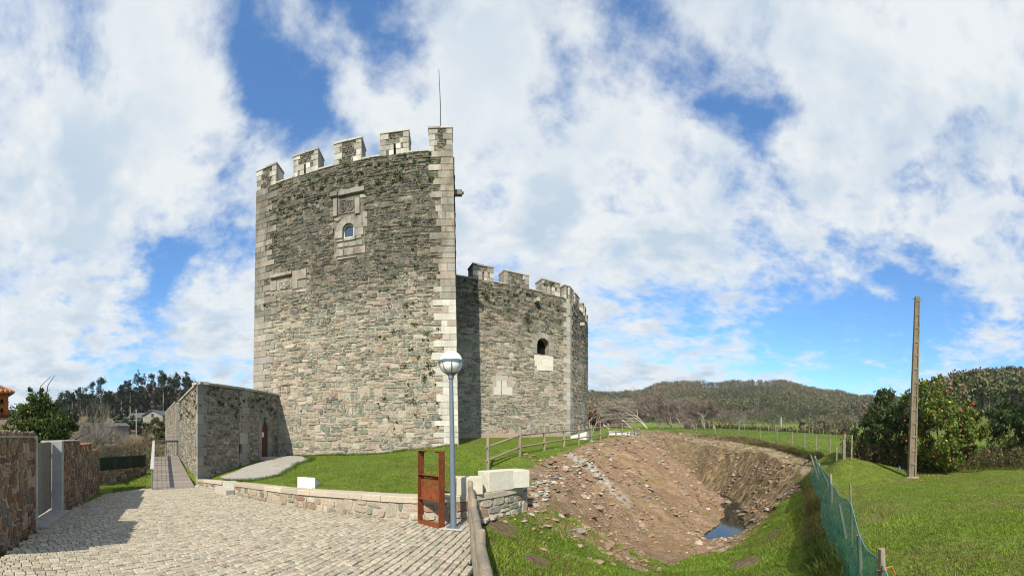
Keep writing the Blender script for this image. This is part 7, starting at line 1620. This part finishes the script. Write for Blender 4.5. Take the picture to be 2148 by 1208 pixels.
blades('lawn_grass', 'short green lawn grass on the castle mound', scatter(330000, (-10.5, 10), (7, 38), lawn_t, rng, 11), .055, .006, (.155, .235, .028), rng, alt=(.21, .18, .07), altp=.16)
NBL = np.array(NB)[:, :2]
plz = [tuple(p_) for p_ in pa]
def fore_t(x, y):
    s = inside([(-.45, 7.2), (-.45, 5), (-.2, 3), (.2, 0), (3.2, 1.6)] + [tuple(q) for q in NBL[1:]] + [tuple(p_[:2]) for p_ in CR[:2]] + [(12, 18), (8, 14), (1, 9), (.3, 8.6)], x, y)
    return s & (bil(bare_d, x, y) + (fbm(x * 1.3, y * 1.3, 17) - .5) * 2.6 < .58 + .22 * (y < 11)) & (bil(soilm, x, y) < .5)
blades('ditch_grass', 'grass growing on the near slopes of the ditch', scatter(520000, (-.6, 16.5), (.5, 18), fore_t, rng, 8), .055, .011, (.155, .240, .028), rng, alt=(.17, .14, .05), altp=.15)
def mead_t(x, y): return inside([tuple(q) for q in NBL] + [(17, 15.5), (24, 17), (30, 12), (30, -4), (3, -4), (2.6, 1)], x, y)
blades('meadow_grass', 'ragged meadow grass right of the green netting', scatter(420000, (2.6, 30), (-1.5, 17), mead_t, rng, 8), .050, .008, (.175, .245, .032), rng, alt=(.24, .21, .085), altp=.30)
# long tufts along the bank under the netting
q = []
for i in range(12000):
    k = rng.uniform(0, len(NB) - 1.001); j = int(k); f = k - j; x = NB[j][0] * (1 - f) + NB[j + 1][0] * f; y = NB[j][1] * (1 - f) + NB[j + 1][1] * f; o_ = rng.uniform(-.05, .75); q.append((x - o_ * .72, y + o_ * .69))
blades('bank_grass', 'long rough grass hanging over the bank below the netting', np.array(q), .20, .010, (.10, .14, .03), rng, alt=(.15, .12, .045), altp=.3, lean=.7)
def lane_t(x, y): return inside([(-12.3, 6.4), (-13, 8.2), (-19.5, 13.2), (-19, 11.5), (-15.2, 8.0)], x, y)
blades('lane_grass', 'grass patch at the end of the lane left of the ramp', scatter(60000, (-20, -12), (6, 14), lane_t, rng, 14), .06, .009, (.13, .165, .035), rng, alt=(.18, .15, .06), altp=.25)
def field_t(x, y): return inside([tuple(p_[:2]) for p_ in FB] + [(22, 75), (45, 80), (75, 60), (40, 25)], x, y)
xy = np.stack([rng.uniform(15, 60, 90000), rng.uniform(13, 75, 90000)], 1); xy = xy[field_t(xy[:, 0], xy[:, 1])]; blades('field_grass', 'pasture grass of the field beyond the ditch', xy, .10, .022, (.13, .195, .045), rng, altp=.08)
# heathery overhang along the bank between path and field, yellowish weeds on the near slope
q = []
for i in range(15000):
    k = rng.uniform(0, len(FB) - 2.001); j = int(k); f = k - j; a_ = FB[j] * (1 - f) + FB[j + 1] * f; b_ = PO[j + 1] * (1 - f) + PO[min(j + 2, len(PO) - 1)] * f; g_ = rng.uniform(.0, .8) ** 1.3
    if vnoise(np.array([k * 2.3]), np.array([.5]))[0] < rng.uniform(.2, .75): continue
    q.append((a_ * (1 - g_) + b_ * g_)[:2])
blades('bank_scrub', 'brown-green rough growth on the bank above the ditch path', np.array(q), .26, .022, (.10, .115, .035), rng, alt=(.19, .145, .075), altp=.4, lean=.7)
q = np.stack([rng.uniform(0, 16, 60000), rng.uniform(7, 26, 60000)], 1); mm_ = (bil(bare_d, q[:, 0], q[:, 1]) > .6) & (bil(farside, q[:, 0], q[:, 1]) < .3) & (zg(q[:, 0], q[:, 1]) > -3.1) & (fbm(q[:, 0] * .8, q[:, 1] * .8, 23, 4) > .57); blades('slope_weeds', 'sparse yellow-green weeds on the bare ditch slope', q[mm_][:9000], .05, .010, (.17, .185, .035), rng, alt=(.33, .25, .05), altp=.35)
# moss and weeds in the plaza joints and at wall feet
pq_ = np.stack([rng.uniform(-14, -.4, 60000), rng.uniform(.5, 11, 60000)], 1); pq_ = pq_[inside(pa, pq_[:, 0], pq_[:, 1])]; keepm = fbm(pq_[:, 0] * .7, pq_[:, 1] * .7, 45) > .56; pq_ = pq_[keepm][:9000]
n = len(pq_); zz_ = zplaza(pq_[:, 0]) - .012; s_ = rng.uniform(.004, .010, n); a = rng.uniform(0, 6.28, n); V = np.stack([np.stack([pq_[:, 0] + s_ * np.cos(a + k), pq_[:, 1] + s_ * np.sin(a + k), zz_ + (.012 if k == 4.2 else .0) * 1.0], 1) for k in (0, 2.1, 4.2)], 1).reshape(-1, 3)
o = link('joint_moss', np_mesh('joint_moss', V, np.arange(3 * n).reshape(n, 3), M['grass_blade'], np.repeat(np.array((.075, .12, .02))[None] * rng.uniform(.6, 1.4, (n, 1)), 3, 0))); tag(o, 'tiny moss tufts in the joints between the setts', 'moss', None, 'stuff')
# ferns and pellitory rooted in the masonry
def wall_plants(name, label, fmap, spots, rng, size=.09, n=26, col=(.050, .085, .018)):
    C = []; 
    for u, v, s in spots:
        k = int(n * s ** 1.5) + 6; du = rng.normal(size=(k, 2)) * size * s; q = fmap(u + du[:, 0], v + du[:, 1] * .7, .05 + np.abs(rng.normal(size=k)) * .05 * s); C.append(q)
    C = np.concatenate(C); o = leaf_mesh(name, C, .055, tone(len(C), col, rng, .35, None, None, (.12, .14, .03), .15), rng, M['leaf'], None); tag(o, label, 'wall plants', None, 'stuff')
sp = []
for px, py, s in ((985 - 67, 690, 1), (852, 641, .8), (892, 700, .9), (865, 637, .6), (900, 736, 1.2), (896, 765, 1.6), (904, 782, 1.4), (845, 767, 1), (858, 821, 1.2), (887, 796, 1.1), (856, 842, 1), (805, 836, .9), (825, 696, .7), (870, 680, 1), (755, 619, .7), (853, 640, .6), (868, 844, 1.1), (640, 648, .5), (875, 560, .8), (840, 470, .8), (815, 476, .7), (870, 465, .8), (555, 640, .8), (575, 498, .6), (590, 425, .9), (604, 417, .9), (680, 378, 1.1), (717, 377, 1.2), (738, 380, 1.0), (795, 382, 1.0), (812, 367, 1.1), (840, 366, 1.6), (842, 372, 1.3), (628, 412, .8), (640, 430, .6), (760, 382, .7)):
    u, v = T(px, py); sp.append((u, v, s))
for _ in range(60): sp.append((rng.uniform(.8, TW - .8), rng.uniform(14.6, 16.7), rng.uniform(.3, .8)))
for _ in range(40): sp.append((rng.uniform(7.5, TW - .8), rng.uniform(2, 12), rng.uniform(.25, .5)))
wall_plants('wall_plants', 'small green plants rooted in the face of the tower', fm, sp, rng)
sp = [(*K(px, py), s) for px, py, s in ((1015, 616, 1.1), (1043, 613, 1.2), (1022, 620, .8), (1105, 660, 2), (1106, 672, 2), (1130, 643, 1.2), (1175, 673, 1.3), (1065, 610, .8), (1040, 629, .6), (1108, 692, .8), (1152, 640, .7), (1080, 772, .7), (1142, 595, 1.6), (1110, 619, .8), (1155, 597, .8), (1060, 640, .5), (1170, 650, .6))]
for _ in range(40): sp.append((rng.uniform(2, 12), rng.uniform(10.5, 12.2), rng.uniform(.3, .8)))
wall_plants('wall_plants', 'small green plants rooted in the upper wall of the keep', fk, sp, rng)
sp = [(rng.uniform(.2, gw.L - .3), rng.uniform(2.6, 4.0), rng.uniform(.3, .9)) for _ in range(70)]; wall_plants('wall_plants', 'moss and small plants on the gatehouse wall', fg, sp, rng, size=.07, col=(.07, .095, .02))
# weeds along the foot of the tower and at the gravel edge
q = [tuple(tp(rng.uniform(-9.6, .1), rng.uniform(.06, .3))) for _ in range(5000)] + [tuple(gpoly[i % len(gpoly)] * (1 - f) + gpoly[(i + 1) % len(gpoly)] * f + rng.normal(size=2) * .12) for i, f in zip(rng.integers(0, 6, 5000), rng.random(5000))]
blades('edge_weeds', 'taller weeds along the tower foot and gravel edge', np.array(q), .10, .007, (.07, .125, .02), rng, alt=(.3, .28, .03), altp=.05)

# ------------------------------------------------------------------ faint valley haze
m = bpy.data.materials.new('haze'); m.use_nodes = True; nt_ = m.node_tree; nt_.nodes.clear()
vo = nt_.nodes.new('ShaderNodeVolumePrincipled'); vo.inputs['Color'].default_value = (.80, .87, .96, 1); vo.inputs['Density'].default_value = .00015; vo.inputs['Anisotropy'].default_value = .2
oo = nt_.nodes.new('ShaderNodeOutputMaterial'); nt_.links.new(vo.outputs[0], oo.inputs['Volume'])
hz = MB().box((-2700, -2700, -12), (2700, 2700, 190)).build('haze', m); tag(hz, 'thin bluish haze over the valley', None, None, 'stuff')
